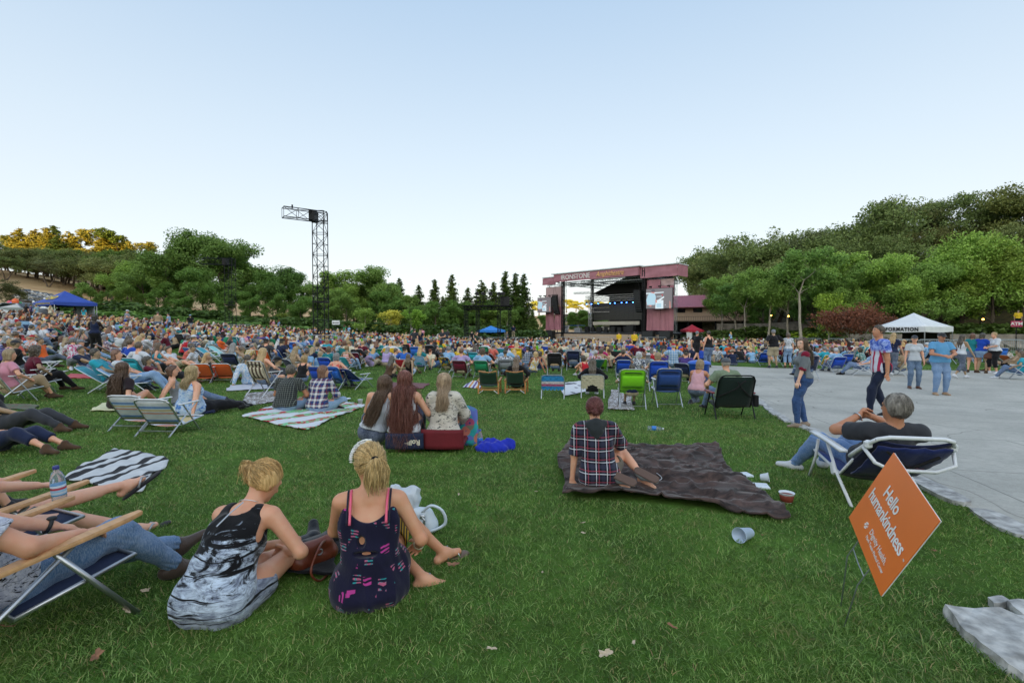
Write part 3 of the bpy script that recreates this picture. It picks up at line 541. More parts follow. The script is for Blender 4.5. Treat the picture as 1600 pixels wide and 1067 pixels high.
# ------------------------------------------------------------------ skeleton
def ik(a, t, l1, l2, pole):
 a = np.asarray(a, float); t = np.asarray(t, float); d = t-a; L = np.linalg.norm(d); Lc = min(L, (l1+l2)*.998); Lc = max(Lc, abs(l1-l2)+.02); n = d/(L+1e-9)
 x = (l1*l1-l2*l2+Lc*Lc)/(2*Lc); y = sqrt(max(0, l1*l1-x*x)); p = np.asarray(pole, float); p = p-n*(p@n); return a+n*x+nrm(p)*y, a+n*Lc
def rotm(axis, ang):
 return np.array(Matrix.Rotation(ang, 3, Vector(axis)))
def skel(pel=(0, 0, .93), lean=0., curve=0., side=0., yaw=0., twist=0., head=(0, 0, 0), LH=None, RH=None, LE=(-.5, -1, -.3), RE=(.5, -1, -.3), LF=None, RF=None, LK=(-.1, 1, .6), RK=(.1, 1, .6),
         LT=(-.15, 1, 0), RT=(.15, 1, 0), w=1., sex='f', hn=None, hd=None, curl=(.35, .35), hipw=1., s=1., bust=.5):
 k = type('S', (), {})(); k.w, k.sex, k.hipw, k.curl, k.bust = w, sex, hipw, curl, bust
 pel = A_(*pel); cy, sy = cos(yaw), sin(yaw); R0 = A_(cy, sy, 0); F0 = A_(-sy, cy, 0)
 up = lambda l: nrm(A_(0, 0, 1)*cos(l)+F0*sin(l)+R0*sin(side)); U1, U2, U3 = up(lean), up(lean+curve*.5), up(lean+curve)
 k.pel = pel; k.waist = pel+U1*.16; k.chest = k.waist+U2*.17; k.nb = k.chest+U3*.17; ct, st = cos(twist), sin(twist); Rs = nrm(R0*ct+F0*st); Rs = nrm(Rs-U3*(Rs@U3)); k.R, k.U, k.U1 = Rs, U3, U1; k.R0 = nrm(R0-U1*(R0@U1)); k.F = np.cross(U3, Rs); k.F1 = np.cross(U1, k.R0)
 shw = .165 if sex == 'f' else .195
 k.sh = [k.nb-U3*.035-Rs*shw, k.nb-U3*.035+Rs*shw]; Un = nrm(U3*.6+A_(0, 0, 1)*.55+k.F*.12); k.nt = k.nb+Un*.085
 hp, hy, hr = head; Fh = nrm(A_(k.F[0], k.F[1], 0)*1.0+A_(0, 0, 1e-6)); Fh = rotm((0, 0, 1), hy) @ Fh; Rh = np.cross(Fh, A_(0, 0, 1)); Fh = rotm(Rh, hp) @ Fh; Uh = np.cross(Rh, Fh); q = rotm(Fh, hr); Rh, Uh = q @ Rh, q @ Uh
 k.Fh, k.Rh, k.Uh = Fh, Rh, Uh; k.hc = k.nt+Uh*.10+Fh*.012; hw = .088*hipw
 k.hip = [pel-k.R0*hw-U1*.01, pel+k.R0*hw-U1*.01]; la = .27 if sex == 'f' else .29; lf = .24 if sex == 'f' else .26
 LH = LH if LH is not None else tuple(k.sh[0]+A_(-.07, .03, -.5)); RH = RH if RH is not None else tuple(k.sh[1]+A_(.07, .03, -.5))
 LF = LF if LF is not None else (-.1, 0, .08); RF = RF if RF is not None else (.1, 0, .08)
 k.el, k.wr, k.kn, k.an = [0, 0], [0, 0], [0, 0], [0, 0]
 for i, (t, p) in enumerate(((LH, LE), (RH, RE))): k.el[i], k.wr[i] = ik(k.sh[i], t, la, lf, p)
 for i, (t, p) in enumerate(((LF, LK), (RF, RK))): k.kn[i], k.an[i] = ik(k.hip[i], t, .43, .43, p)
 k.toe = [nrm(LT), nrm(RT)]; k.hn = hn or [None, None]; k.hd = hd or [None, None]; return k
def hand_prims(k, i, fine):
 e, wr_ = k.el[i], k.wr[i]; d = nrm(k.hd[i]) if k.hd[i] is not None else nrm(wr_-e); n = k.hn[i]
 if n is None: n = nrm(np.cross(d, A_(0, 0, 1))*(-1 if i else 1)*.7+A_(0, 0, -.5))
 n = nrm(n); n = nrm(n-d*(n@d)); s = np.cross(d, n)*(1 if i == 0 else -1)   # s: towards the thumb side
 s = -s if i == 1 else s
 if i == 1: s = -np.cross(d, n)*-1
 c = k.curl[i]; P_ = [cap(wr_+d*.015, wr_+d*.075, .026, .034, n, 1.8)]
 if not fine:
  f = nrm(d*cos(c)+n*sin(c)); P_.append(cap(wr_+d*.07, wr_+d*.07+f*.07, .028, .016, n, 1.6)); P_.append(cap(wr_+d*.03+s*.02, wr_+d*.07+s*.05+n*.015, .015, .011)); return P_
 for j, (o, L) in enumerate(((.028, .068), (.010, .077), (-.009, .072), (-.027, .056))):
  b = wr_+d*(.085-.006*abs(j-1.2))+s*o; cj = c*(1+.12*j); d1 = nrm(d*cos(cj)+n*sin(cj)+s*o*1.5); d2 = nrm(d*cos(cj*2.1)+n*sin(cj*2.1)+s*o*1.2); m = b+d1*L*.55
  P_.append(cap(b-d*.012, m, .0100, .0090)); P_.append(cap(m, m+d2*L*.5, .0088, .0072))
 b = wr_+d*.025+s*.024; m = b+nrm(d*.75+s*.75+n*.25)*.042; P_.append(cap(b, m, .0135, .0105)); P_.append(cap(m, m+nrm(d*1.0+s*.25+n*.35)*.032, .0102, .0080)); return P_
def body_prims(k, fine, bare=(0, 0)):
 w, U, R, F = k.w, k.U, k.R, k.F; m = k.sex == 'm'; P_ = []; K_ = []
 def add(p, kk=.03): P_.append(p); K_.append(kk)
 for i in (0, 1):
  add(cap(k.hip[i], (k.hip[i]+k.kn[i])/2, .088*w, .070*w), .05); add(cap((k.hip[i]+k.kn[i])/2, k.kn[i], .070*w, .052*w**.5), .03)
  b = nrm((k.hip[i]-k.kn[i])+(k.an[i]-k.kn[i])+1e-6*A_(0, 1, 0)); sh_ = k.an[i]-k.kn[i]
  add(cap(k.kn[i], k.an[i], .046*w**.5, .030), .03); add(cap(k.kn[i]+sh_*.16+b*.012, k.kn[i]+sh_*.55+b*.006, .047*w**.5, .038), .03)
  if bare[0] == 0: t = k.toe[i]; h = k.an[i]; add(cap(h-t*.035+A_(0, 0, -.045), h+t*.03+A_(0, 0, -.02), .030, .034), .03); add(cap(h+t*.02+A_(0, 0, -.03), h+t*.13+A_(0, 0, -.052), .034, .022), .03)
 add(cap(k.hip[0]*.75+k.hip[1]*.25, k.hip[1]*.75+k.hip[0]*.25, .105*w, .105*w), .06)
 for i in (0, 1): add(ell(k.hip[i]-k.F1*.045+(k.pel-k.hip[i])*.15, np.eye(3), A_(.095, .095, .10)*w), .05)
 add(cap(k.pel, k.waist, .118*w, (.098 if not m else .110)*w, k.F1, 1.25), .06); add(cap(k.waist, k.chest, (.100 if not m else .115)*w, (.120 if not m else .135)*w, k.F, 1.35), .06)
 add(cap(k.chest-R*.055, k.nb-R*.06-U*.06, .085*w**.5, .062, F, 1.1), .06); add(cap(k.chest+R*.055, k.nb+R*.06-U*.06, .085*w**.5, .062, F, 1.1), .06)
 add(cap(k.sh[0]*.85+k.nb*.15-U*.005, k.sh[1]*.85+k.nb*.15-U*.005, .046, .046), .06); add(cap(k.nb-U*.01, k.sh[0]*.6+k.nb*.4+U*.01, .05, .04), .04); add(cap(k.nb-U*.01, k.sh[1]*.6+k.nb*.4+U*.01, .05, .04), .04)
 if not m:
  for s_ in (-1, 1): add(ell(k.chest+F*.075*w+R*s_*.07-U*-.01, np.eye(3), A_(.055, .055, .055)*(.8+.5*k.bust)), .05)
 add(cap(k.nb-U*.03, k.nt+k.Uh*.03, .054 if not m else .062, .048 if not m else .056), .035)
 for i in (0, 1):
  add(cap(k.sh[i], k.el[i], (.048 if not m else .054)*w**.5, (.036 if not m else .042)*w**.4), .035); add(cap(k.el[i], k.wr[i], (.037 if not m else .042)*w**.4, .024 if not m else .028), .02)
  hp = hand_prims(k, i, fine)
  for q, p in enumerate(hp): add(p, .02 if q == 0 else .006 if fine else .02)
 hb = np.stack([k.Rh, k.Fh, k.Uh]); h = k.hc
 add(ell(h+k.Uh*.012-k.Fh*.008, hb, (.074, .093, .092)), .03); add(ell(h+k.Fh*.028-k.Uh*.045, hb, (.056, .062, .068)), .04); add(ell(h+k.Fh*.066-k.Uh*.093, hb, (.022, .018, .017)), .03)
 add(cap(h+k.Fh*.090+k.Uh*.002, h+k.Fh*.108-k.Uh*.030, .007, .012), .012); add(ell(h+k.Fh*.083-k.Uh*.062, hb, (.020, .012, .009)), .010)
 for s_ in (-1, 1): add(ell(h+k.Rh*s_*.078-k.Fh*.004-k.Uh*.012, np.stack([nrm(k.Rh+k.Fh*.45*s_), np.cross(k.Uh, nrm(k.Rh+k.Fh*.45*s_)), k.Uh]), (.007, .017, .030)), .008)
 if fine:
  for s_ in (-1, 1): add(cap(h+k.Fh*.078+k.Rh*s_*.018+k.Uh*.022, h+k.Fh*.070+k.Rh*s_*.045+k.Uh*.022, .011, .009), .015)
 return P_, K_
def body_tint(k, V, skin):
 """lips, eyes and brows as colour on the face, nails and blush"""
 c = np.ones((len(V), 4), np.float32); r = V-k.hc; X, Y, Z = r@k.Rh, r@k.Fh, r@k.Uh; f = Y > .045
 def m(cond, col): c[cond, :3] = col
 lips = f & (np.abs(X) < .024) & (np.abs(Z+.062) < .0075*(1.2-np.abs(X)/.03)); m(lips, (.80, .42, .45))
 ex = np.abs(X)-.032; brow = f & (np.abs(ex) < .017) & (np.abs(Z-.027+.12*ex) < .0045); m(brow, (.35, .27, .22))
 e = f & ((ex/.014)**2+((Z-.008)/.0065)**2 < 1); m(e, (.95, 1.25, 1.6)); e = f & (ex**2+(Z-.008)**2 < .0058**2); m(e, (.10, .09, .09))
 return c
def skin_mat():
 m, nt, b = nodes_of('skin'); oi = N(nt, 'ShaderNodeObjectInfo'); at = N(nt, 'ShaderNodeAttribute', attribute_name='Tint'); n1 = noise(nt, 22, 4)
 c = mixc(nt, 1.0, oi.outputs['Color'], at.outputs['Color'], 'MULTIPLY'); c = mixc(nt, ramp(nt, n1, [(.3, 0), (.7, .55)]), c, mixc(nt, 1.0, c, (1.0, .78, .72), 'MULTIPLY'))
 nt.links.new(c, b.inputs['Base Color']); c = mixc(nt, ramp(nt, noise(nt, 5, 4, .6), [(.35, .35), (.6, 0)]), c, mixc(nt, 1.0, c, (.86, .62, .52), 'MULTIPLY')); nt.links.new(c, b.inputs['Base Color']); b.inputs['Roughness'].default_value = .5; b.inputs['Subsurface Weight'].default_value = .12; b.inputs['Subsurface Radius'].default_value = (.012, .005, .003); b.inputs['Subsurface Scale'].default_value = .5
 bump(nt, b, noise(nt, 180, 2), .12, .002); return m
SKIN = skin_mat()
def zsc(nt, z):
 n = N(nt, 'ShaderNodeMath', operation='MULTIPLY'); n.inputs[1].default_value = .5; nt.links.new(z, n.inputs[0]); return n.outputs[0]
def cloth(name, pat='plain', rough=.85, cols=(), sc=1.0, weave=.25):
 """cloth whose ground colour is the object's own colour"""
 if name in MATS: return MATS[name]
 m, nt, b = nodes_of(name); MATS[name] = m; oi = N(nt, 'ShaderNodeObjectInfo'); base = oi.outputs['Color']; tc = N(nt, 'ShaderNodeTexCoord'); oc = tc.outputs['Object']
 cols = [hx(c) for c in cols]
 sp = N(nt, 'ShaderNodeSeparateXYZ'); nt.links.new(oc, sp.inputs[0])
 def wav(axis, freq, lo, hi, off=0):
  ml = N(nt, 'ShaderNodeMath', operation='MULTIPLY'); ml.inputs[1].default_value = freq; nt.links.new(sp.outputs[axis], ml.inputs[0]); ad = N(nt, 'ShaderNodeMath', operation='ADD'); ad.inputs[1].default_value = off; nt.links.new(ml.outputs[0], ad.inputs[0])
  fr = N(nt, 'ShaderNodeMath', operation='FRACT'); nt.links.new(ad.outputs[0], fr.inputs[0]); return ramp(nt, fr.outputs[0], [(0, 0), (lo, 0), (lo+.03, 1), (hi, 1), (hi+.03, 0)])
 c = base
 if pat == 'plaid':
  f = 11*sc
  for ax in ('Z', 'X'):
   c = mixc(nt, wav(ax, f, .10, .42), c, mixc(nt, .55, c, cols[0]))
  for ax in ('Z', 'X'): c = mixc(nt, wav(ax, f, .60, .66, .02), c, mixc(nt, .75, c, cols[1]))
  for ax in ('Z', 'X'): c = mixc(nt, wav(ax, f, .84, .90, .01), c, mixc(nt, .7, c, cols[2]))
 elif pat == 'grid':
  for ax in ('Z', 'X'): c = mixc(nt, wav(ax, 30*sc, .45, .52), c, mixc(nt, .6, c, cols[0]))
 elif pat == 'hstripe': c = mixc(nt, wav('Z', 14*sc, .45, .93), c, cols[0])
 elif pat == 'vstripe': c = mixc(nt, wav('X', 16*sc, .45, .93), c, cols[0])
 elif pat == 'tiedye':
  n0 = noise(nt, 5*sc, 5, .65, sx=(1, 1, 2.4), dist=1.6); n1 = noise(nt, 11*sc, 5, .7, sx=(1.6, 1.6, 1), dist=.8)
  c = mixc(nt, ramp(nt, n0, [(.40, 0), (.47, 1)]), cols[0], mixc(nt, ramp(nt, n1, [(.35, 0), (.6, 1)]), cols[1], base))
 elif pat == 'tiedye2':
  n0 = noise(nt, 4.5*sc, 6, .72, sx=(1.2, 1.2, 2.6), dist=1.1); n1 = noise(nt, 9*sc, 5, .75, sx=(1, 1, 3.2), dist=.7); zz = ramp(nt, sp.outputs['Z'], [(0, .66), (.30, .56), (.42, .47), (.50, .36)])
  d_ = N(nt, 'ShaderNodeMath', operation='SUBTRACT'); nt.links.new(n0, d_.inputs[0]); nt.links.new(zz, d_.inputs[1]); c = mixc(nt, ramp(nt, n1, [(.38, 0), (.58, 1)]), cols[1], base); a_ = N(nt, 'ShaderNodeMath', operation='ADD'); a_.inputs[1].default_value = .5; nt.links.new(d_.outputs[0], a_.inputs[0]); c = mixc(nt, ramp(nt, a_.outputs[0], [(.44, 0), (.52, 1)]), c, cols[0]); c = mixc(nt, ramp(nt, noise(nt, 3.5, 3, .5, sx=(.5, .5, 9), dist=.8), [(.555, 0), (.59, 1)]), c, cols[0])
 elif pat == 'flag':
  w3 = N(nt, 'ShaderNodeTexWave'); w3.inputs['Scale'].default_value = 3.2; w3.inputs['Distortion'].default_value = 1.6; w3.inputs['Detail Scale'].default_value = .6; nt.links.new(oc, w3.inputs['Vector']); c = mixc(nt, ramp(nt, w3.outputs['Fac'], [(.62, 0), (.74, 1)]), c, cols[0]); n0 = noise(nt, 14, 5, .7, dist=1); k2 = mixc(nt, ramp(nt, n0, [(.42, 0), (.6, 1)]), cols[1], cols[2])
  c = mixc(nt, ramp(nt, sp.outputs['Z'], [(0, 0), (1.0, 0)]) if False else ramp(nt, zsc(nt, sp.outputs['Z']), [(.60, 0), (.63, 1)]), c, k2)
 elif pat == 'motif':
  v = N(nt, 'ShaderNodeTexVoronoi', distance='CHEBYCHEV'); v.inputs['Scale'].default_value = 11*sc; v.inputs['Randomness'].default_value = .6; nt.links.new(oc, v.inputs['Vector']); w2 = N(nt, 'ShaderNodeTexWave', wave_type='RINGS'); w2.inputs['Scale'].default_value = 20; w2.inputs['Distortion'].default_value = 3; nt.links.new(oc, w2.inputs['Vector'])
  k2 = mixc(nt, ramp(nt, v.outputs['Color'], [(.35, 0), (.4, 1)]), cols[0], mixc(nt, ramp(nt, noise(nt, 60, 2), [(.45, 0), (.5, 1)]), cols[1], cols[2])); f1 = N(nt, 'ShaderNodeMath', operation='MULTIPLY'); nt.links.new(ramp(nt, v.outputs['Distance'], [(.25, 1), (.28, 0)]), f1.inputs[0]); nt.links.new(ramp(nt, w2.outputs['Fac'], [(.45, 0), (.55, 1)]), f1.inputs[1]); c = mixc(nt, f1.outputs[0], c, k2)
 elif pat == 'print':
  v = N(nt, 'ShaderNodeTexVoronoi'); v.inputs['Scale'].default_value = 24*sc; nt.links.new(oc, v.inputs['Vector']); n0 = noise(nt, 16*sc, 3, .6, dist=1.2)
  c = mixc(nt, ramp(nt, n0, [(.46, 0), (.50, 1)]), c, cols[0])
  if len(cols) > 1: c = mixc(nt, ramp(nt, v.outputs['Distance'], [(.25, 1), (.3, 0)]), c, cols[1])
 elif pat == 'dots':
  v = N(nt, 'ShaderNodeTexVoronoi'); v.inputs['Scale'].default_value = 20*sc; v.inputs['Randomness'].default_value = .25; nt.links.new(oc, v.inputs['Vector']); c = mixc(nt, ramp(nt, v.outputs['Distance'], [(.30, 1), (.36, 0)]), c, cols[0])
 elif pat == 'denim':
  n0 = noise(nt, 6*sc, 4, .6); c = mixc(nt, ramp(nt, n0, [(.38, 0), (.75, .5)]), c, mixc(nt, .35, c, (.62, .72, .86))); n1 = noise(nt, 240, 2, .6, sx=(1, 1, .15)); c = mixc(nt, ramp(nt, n1, [(.4, 0), (.7, .25)]), c, (.7, .78, .9))
 n2 = noise(nt, 9, 4, .6); c = mixc(nt, ramp(nt, n2, [(.3, .22), (.7, 0)]), c, mixc(nt, 1.0, c, (.55, .55, .6), 'MULTIPLY'))
 nt.links.new(c, b.inputs['Base Color']); b.inputs['Roughness'].default_value = rough; b.inputs['Specular IOR Level'].default_value = .2; b.inputs['Sheen Weight'].default_value = .15
 bump(nt, b, noise(nt, 13, 4, .65, sx=(1, 1, .6), dist=.6), weave, .02); return m
CL = cloth('cloth'); DEN = cloth('denim', 'denim'); LEATH = cloth('leather', 'plain', .38, weave=.4)
def hair_mat():
 m, nt, b = nodes_of('hair'); oi = N(nt, 'ShaderNodeObjectInfo'); ge = N(nt, 'ShaderNodeNewGeometry'); n1 = noise(nt, 30, 4, .7, sx=(3.2, 3.2, .22), dist=.15); base = oi.outputs['Color']
 c = mixc(nt, ramp(nt, n1, [(.35, 0), (.65, 1)]), mixc(nt, 1.0, base, (.60, .57, .54), 'MULTIPLY'), mixc(nt, .16, base, (1, .88, .70)))
 rr = ramp(nt, ge.outputs['Random Per Island'], [(0, .45), (.5, .85), (1, 1.25)]); c = mixc(nt, .8, c, mixc(nt, 1.0, c, rr, 'MULTIPLY'))
 nt.links.new(c, b.inputs['Base Color']); b.inputs['Roughness'].default_value = .42; b.inputs['Specular IOR Level'].default_value = .35; bump(nt, b, noise(nt, 60, 3, .7, sx=(3, 3, .15)), .5, .01); return m
HAIR = hair_mat()
# ------------------------------------------------------------------ garments and hair
def top_mesh(k, h, kind, seed=1, off=.011, loose=0.0, length=.0):
 """tee, long, tank, dress: shell over torso and upper arms"""
 w, U, R, F = k.w, k.U, k.R, k.F; m = k.sex == 'm'; P_ = []; o = off; ns = mknoise(seed, 16); n2 = mknoise(seed+5, 38)
 hem = k.pel-k.U1*length
 P_.append(cap(hem, k.waist, (.130+loose)*w+o, (.104+loose*.8 if not m else .118+loose*.8)*w+o, k.F1, 1.2)); P_.append(cap(k.waist, k.chest, (.106+loose*.8 if not m else .122+loose*.7)*w+o, (.124 if not m else .140)*w+o, F, 1.3))
 P_.append(cap(k.hip[0]*.8+k.hip[1]*.2+k.U1*.02, k.hip[1]*.8+k.hip[0]*.2+k.U1*.02, .114*w+o, .114*w+o))
 for i in (0, 1): P_.append(ell(k.hip[i]-k.F1*.045+(k.pel-k.hip[i])*.15+k.U1*.02, np.eye(3), A_(.103, .103, .105)*w+o))
 for s_ in (-1, 1):
  P_.append(cap(k.chest+R*.055*s_, k.nb+R*.06*s_-U*.06, .087*w**.5+o, .062+o, F, 1.08))
  if not m: P_.append(ell(k.chest+F*.075*w+R*s_*.07+U*.01, np.eye(3), A_(.055, .055, .055)*(.8+.5*k.bust)+o))
 nk = len(P_); q = 1 if kind in ('tee', 'long', 'half') else .72
 P_.append(cap(k.sh[0]*.82*q+k.nb*(1-.82*q)-U*.008, k.sh[1]*.82*q+k.nb*(1-.82*q)-U*.008, .044+o*.8, .044+o*.8))
 if kind in ('tee', 'long', 'half'):
  for i in (0, 1): P_.append(cap(k.nb-U*.01, k.sh[i]*.6+k.nb*.4+U*.01, .045+o, .04+o))
 cuts = []; fr = {'tee': .60, 'half': .98, 'long': 9}.get(kind)
 if fr:
  for i in (0, 1):
   a, e, wr_ = k.sh[i], k.el[i], k.wr[i]; ra = (.050 if not m else .056)*w**.5+o+.004; rb = (.038 if not m else .044)*w**.4+o
   t = min(fr, 1.0)
   if kind == 'tee': P_.append(cap(a, a+(e-a)*t, ra-.002, rb+.016))
   else: P_.append(cap(a, a+(e-a)*t, ra, rb+.006))
   if fr > 1: P_.append(cap(e, e+(wr_-e)*.88, rb+.006, .030+o))
   if kind in ('tee', 'half'):
    d = nrm(e-a); pt = a+(e-a)*t
    def f(x, y, z, d=d, pt=pt, a=a, Rr=(1 if i else -1)*R, cc=k.chest, U=U):
     along = (x-pt[0])*d[0]+(y-pt[1])*d[1]+(z-pt[2])*d[2]; rad_ = np.sqrt(np.maximum(0, (x-pt[0])**2+(y-pt[1])**2+(z-pt[2])**2-along**2)); return np.where(rad_ < .085, along, -1.)
    cuts.append(f)
 up1 = k.U1; z0 = hem+up1*.045
 cuts.append(lambda x, y, z: -((x-z0[0])*up1[0]+(y-z0[1])*up1[1]+(z-z0[2])*up1[2])-.02+.008*ns(x, y, z))
 subs = []
 neck = .060 if kind != 'tank' else .086
 subs.append(cap(k.nb+U*.035+F*(.015 if kind != 'tank' else .0), k.nt+k.Uh*.03, neck, neck))
 if kind == 'tank':
  for i in (0, 1): subs.append(cap(k.sh[i]+(k.sh[i]-k.nb)*.10+U*.06, k.sh[i]+(k.sh[i]-k.nb)*.22-U*.12, .075, .062))
  subs.append(ell(k.nb-F*.10-U*.01, np.stack([R, F, U]), (.075, .10, .10)))
 amp = .0065+loose*.08
 n3 = mknoise(seed+2, 9)
 dr = lambda x, y, z: -amp*(1-np.minimum(1.3, np.abs(ns(x, y, z*.5)+.4*n3(x, y, z))))*1.1+.0018*n2(x, y, z*.6)
 return sdf_mesh(P_, h, .055, cuts, subs, dr, kk=[.055 if i < nk else .035 for i in range(len(P_))])
def pants_mesh(k, h, kind, seed=3, off=.010):
 """pants, capri, shorts, skirt"""
 w = k.w; P_ = []; ns = mknoise(seed, 22); n2 = mknoise(seed+9, 60); o = off; t = {'pants': 2, 'capri': 1.55, 'shorts': .55, 'knee': .85, 'skirt': .75}[kind]; cuts = []
 for i in (0, 1):
  a, kn, an = k.hip[i], k.kn[i], k.an[i]; wide = .010 if kind in ('shorts', 'knee') else 0
  if t < 1: P_.append(cap(a, a+(kn-a)*t, .090*w+o, .072*w+o+wide*1.5))
  else:
   P_.append(cap(a, (a+kn)/2, .089*w+o, .071*w+o)); P_.append(cap((a+kn)/2, kn, .071*w+o, .056*w**.5+o)); P_.append(cap(kn, kn+(an-kn)*(t-1)*.97, .055*w**.5+o, (.040 if kind == 'pants' else .050)*w**.3+o)); sh_ = an-kn; b = nrm((a-kn)+sh_)
   if t > 1.3: P_.append(cap(kn+sh_*.16+b*.01, kn+sh_*.5, .048*w**.5+o, .042+o))
  seg = (a, kn) if t < 1 else (kn, an); tt = t if t < 1 else t-1; d = nrm(seg[1]-seg[0]); pt = seg[0]+(seg[1]-seg[0])*tt
  def f(x, y, z, d=d, pt=pt):
   al = (x-pt[0])*d[0]+(y-pt[1])*d[1]+(z-pt[2])*d[2]; rd = np.sqrt(np.maximum(0, (x-pt[0])**2+(y-pt[1])**2+(z-pt[2])**2-al**2)); return np.where(rd < .12*w, al, -1.)
  cuts.append(f)
 if kind == 'skirt': P_.append(cap((k.hip[0]+k.hip[1])/2, (k.kn[0]+k.kn[1])/2*.8+(k.hip[0]+k.hip[1])/2*.2, .12*w, .14*w))
 P_.append(cap(k.hip[0]*.75+k.hip[1]*.25, k.hip[1]*.75+k.hip[0]*.25, .107*w+o, .107*w+o))
 for i in (0, 1): P_.append(ell(k.hip[i]-k.F1*.045+(k.pel-k.hip[i])*.15, np.eye(3), A_(.096, .096, .10)*w+o))
 P_.append(cap(k.pel, k.pel+k.U1*.09, .120*w+o*.8, .112*w+o*.8, k.F1, 1.25)); z0 = k.pel+k.U1*.10; up1 = k.U1
 cuts.append(lambda x, y, z: np.where(((x-z0[0])**2+(y-z0[1])**2+(z-z0[2])**2) < .0625*w*w, (x-z0[0])*up1[0]+(y-z0[1])*up1[1]+(z-z0[2])*up1[2], -1))
 kn = k.kn
 def dr(x, y, z):
  a = .0035*ns(x, y, z)+.0012*n2(x, y, z)
  for q in kn+k.an: a = a+.006*np.exp(-((x-q[0])**2+(y-q[1])**2+(z-q[2])**2)/.006)*np.sin(((x-q[0])+(y-q[1])*.4+(z-q[2]))*150)
  return a
 return sdf_mesh(P_, h, .055, cuts, (), dr)
def shoe_prims(k, i, kind='shoe'):
 t = k.toe[i]; h = k.an[i]; n = nrm(np.cross(np.cross(t, A_(0, 0, 1)), t)); sd = nrm(np.cross(t, n)); dn = -n
 P_ = [cap(h-t*.045+dn*.040, h+t*.03+dn*.036, .043, .047, n, 1.1), cap(h+t*.03+dn*.034, h+t*.15+dn*.056, .047, .036, n, 1.25), cap(h-dn*.012, h+dn*.05, .043, .046)]
 if kind == 'boot': P_ += [cap(h, h+(k.kn[i]-h)*.62, .047, .064)]
 return P_, n, dn, h
def shoes_mesh(k, h, kind='shoe'):
 Vs, Fs, n = [], [], 0
 for i in (0, 1):
  P_, up, dn, a = shoe_prims(k, i, kind); z = a+dn*.078
  V, F = sdf_mesh(P_, h, .03, [lambda x, y, zz: -((x-z[0])*up[0]+(y-z[1])*up[1]+(zz-z[2])*up[2])])
  Vs.append(V); Fs.append(F+n); n += len(V)
 return np.concatenate(Vs), np.concatenate(Fs)
def sandal_mesh(k, h):
 Vs, Fs, n = [], [], 0
 for i in (0, 1):
  t = k.toe[i]; a = k.an[i]; dn = -nrm(np.cross(np.cross(t, A_(0, 0, 1)), t)); V, F = sdf_mesh([cap(a-t*.05+dn*.085, a+t*.16+dn*.085, .040, .044, dn, 3.6)], h, .02); Vs.append(V); Fs.append(F+n); n += len(V)
 return np.concatenate(Vs), np.concatenate(Fs)
def hair_mesh(k, h, style, seed=2):
 hb = np.stack([k.Rh, k.Fh, k.Uh]); c = k.hc; P_ = []; ns = mknoise(seed, 30); n2 = mknoise(seed+3, 90); F, U, R = k.Fh, k.Uh, k.Rh
 big = {'short': .010, 'crop': .006, 'bob': .016, 'long': .013, 'pony': .010, 'bun': .011, 'curly': .028}[style]
 P_.append(ell(c+U*.014-F*.012, hb, (.078+big, .096+big, .094+big)))
 face = lambda x, y, z: (((x-c[0])*F[0]+(y-c[1])*F[1]+(z-c[2])*F[2])-.030-.95*np.clip(((x-c[0])*U[0]+(y-c[1])*U[1]+(z-c[2])*U[2])-.018, -.03, .2)-.010*ns(x*2, y*2, z))
 bot = {'short': -.055, 'crop': -.045, 'bob': -.12, 'long': -.9, 'pony': -.06, 'bun': -.06, 'curly': -.13}[style]
 cuts = [face, lambda x, y, z: bot-((x-c[0])*U[0]+(y-c[1])*U[1]+(z-c[2])*U[2])+.012*ns(x*2, y*2, z)]
 if style in ('bob', 'curly'):
  P_.append(cap(c-F*.02-R*.055, c-F*.03-R*.062-U*.10, .045, .040)); P_.append(cap(c-F*.02+R*.055, c-F*.03+R*.062-U*.10, .045, .040)); P_.append(cap(c-F*.05, c-F*.06-U*.11, .06, .05))
 if style == 'long':
  b = k.nb-k.F*.085; P_.append(cap(c-F*.02-R*.05, c-F*.035-R*.06-U*.14, .045, .042)); P_.append(cap(c-F*.02+R*.05, c-F*.035+R*.06-U*.14, .045, .042))
  for s_ in (-1, 0, 1): P_.append(cap(c-F*.055+R*.04*s_, b+R*.06*s_-k.U*.03, .045, .045)); P_.append(cap(b+R*.06*s_-k.U*.03, b+R*.05*s_-k.U*(.24+.03*s_)-k.F*.015, .045, .016, k.F, 1.3))
 if style == 'pony': t = c-F*.10+U*.01; P_.append(cap(t, t-F*.045-U*.02, .020, .032)); P_.append(cap(t-F*.045-U*.02, t-F*.05-U*.19, .034, .010))
 if style == 'bun': P_.append(ell(c-F*.10+U*.05, np.eye(3), (.04, .04, .038)))
 return sdf_mesh(P_, h, .025, cuts, (), lambda x, y, z: .006*ns(x, y, z*.3)+.0035*n2(x, y, z*.12)+(.012*n2(x, y, z) if style == 'curly' else 0))
def hat_mesh(k, h, style='cap'):
 hb = np.stack([k.Rh, k.Fh, k.Uh]); c = k.hc; F, U, R = k.Fh, k.Uh, k.Rh; z0 = .028
 P_ = [ell(c+U*.030-F*.008, hb, (.092, .108, .092))]
 V, Fq = sdf_mesh(P_, h, .02, [lambda x, y, z: z0-((x-c[0])*U[0]+(y-c[1])*U[1]+(z-c[2])*U[2])])
 br = cap(c+F*.07+U*(z0+.006), c+F*.145+U*(z0-.004), .062, .05, U, 5.) if style == 'cap' else ell(c+U*(z0+.006), hb, (.17, .185, .009))
 V2, F2 = sdf_mesh([br], h*.8, .02); return np.concatenate([V, V2]), np.concatenate([Fq, F2+len(V)])
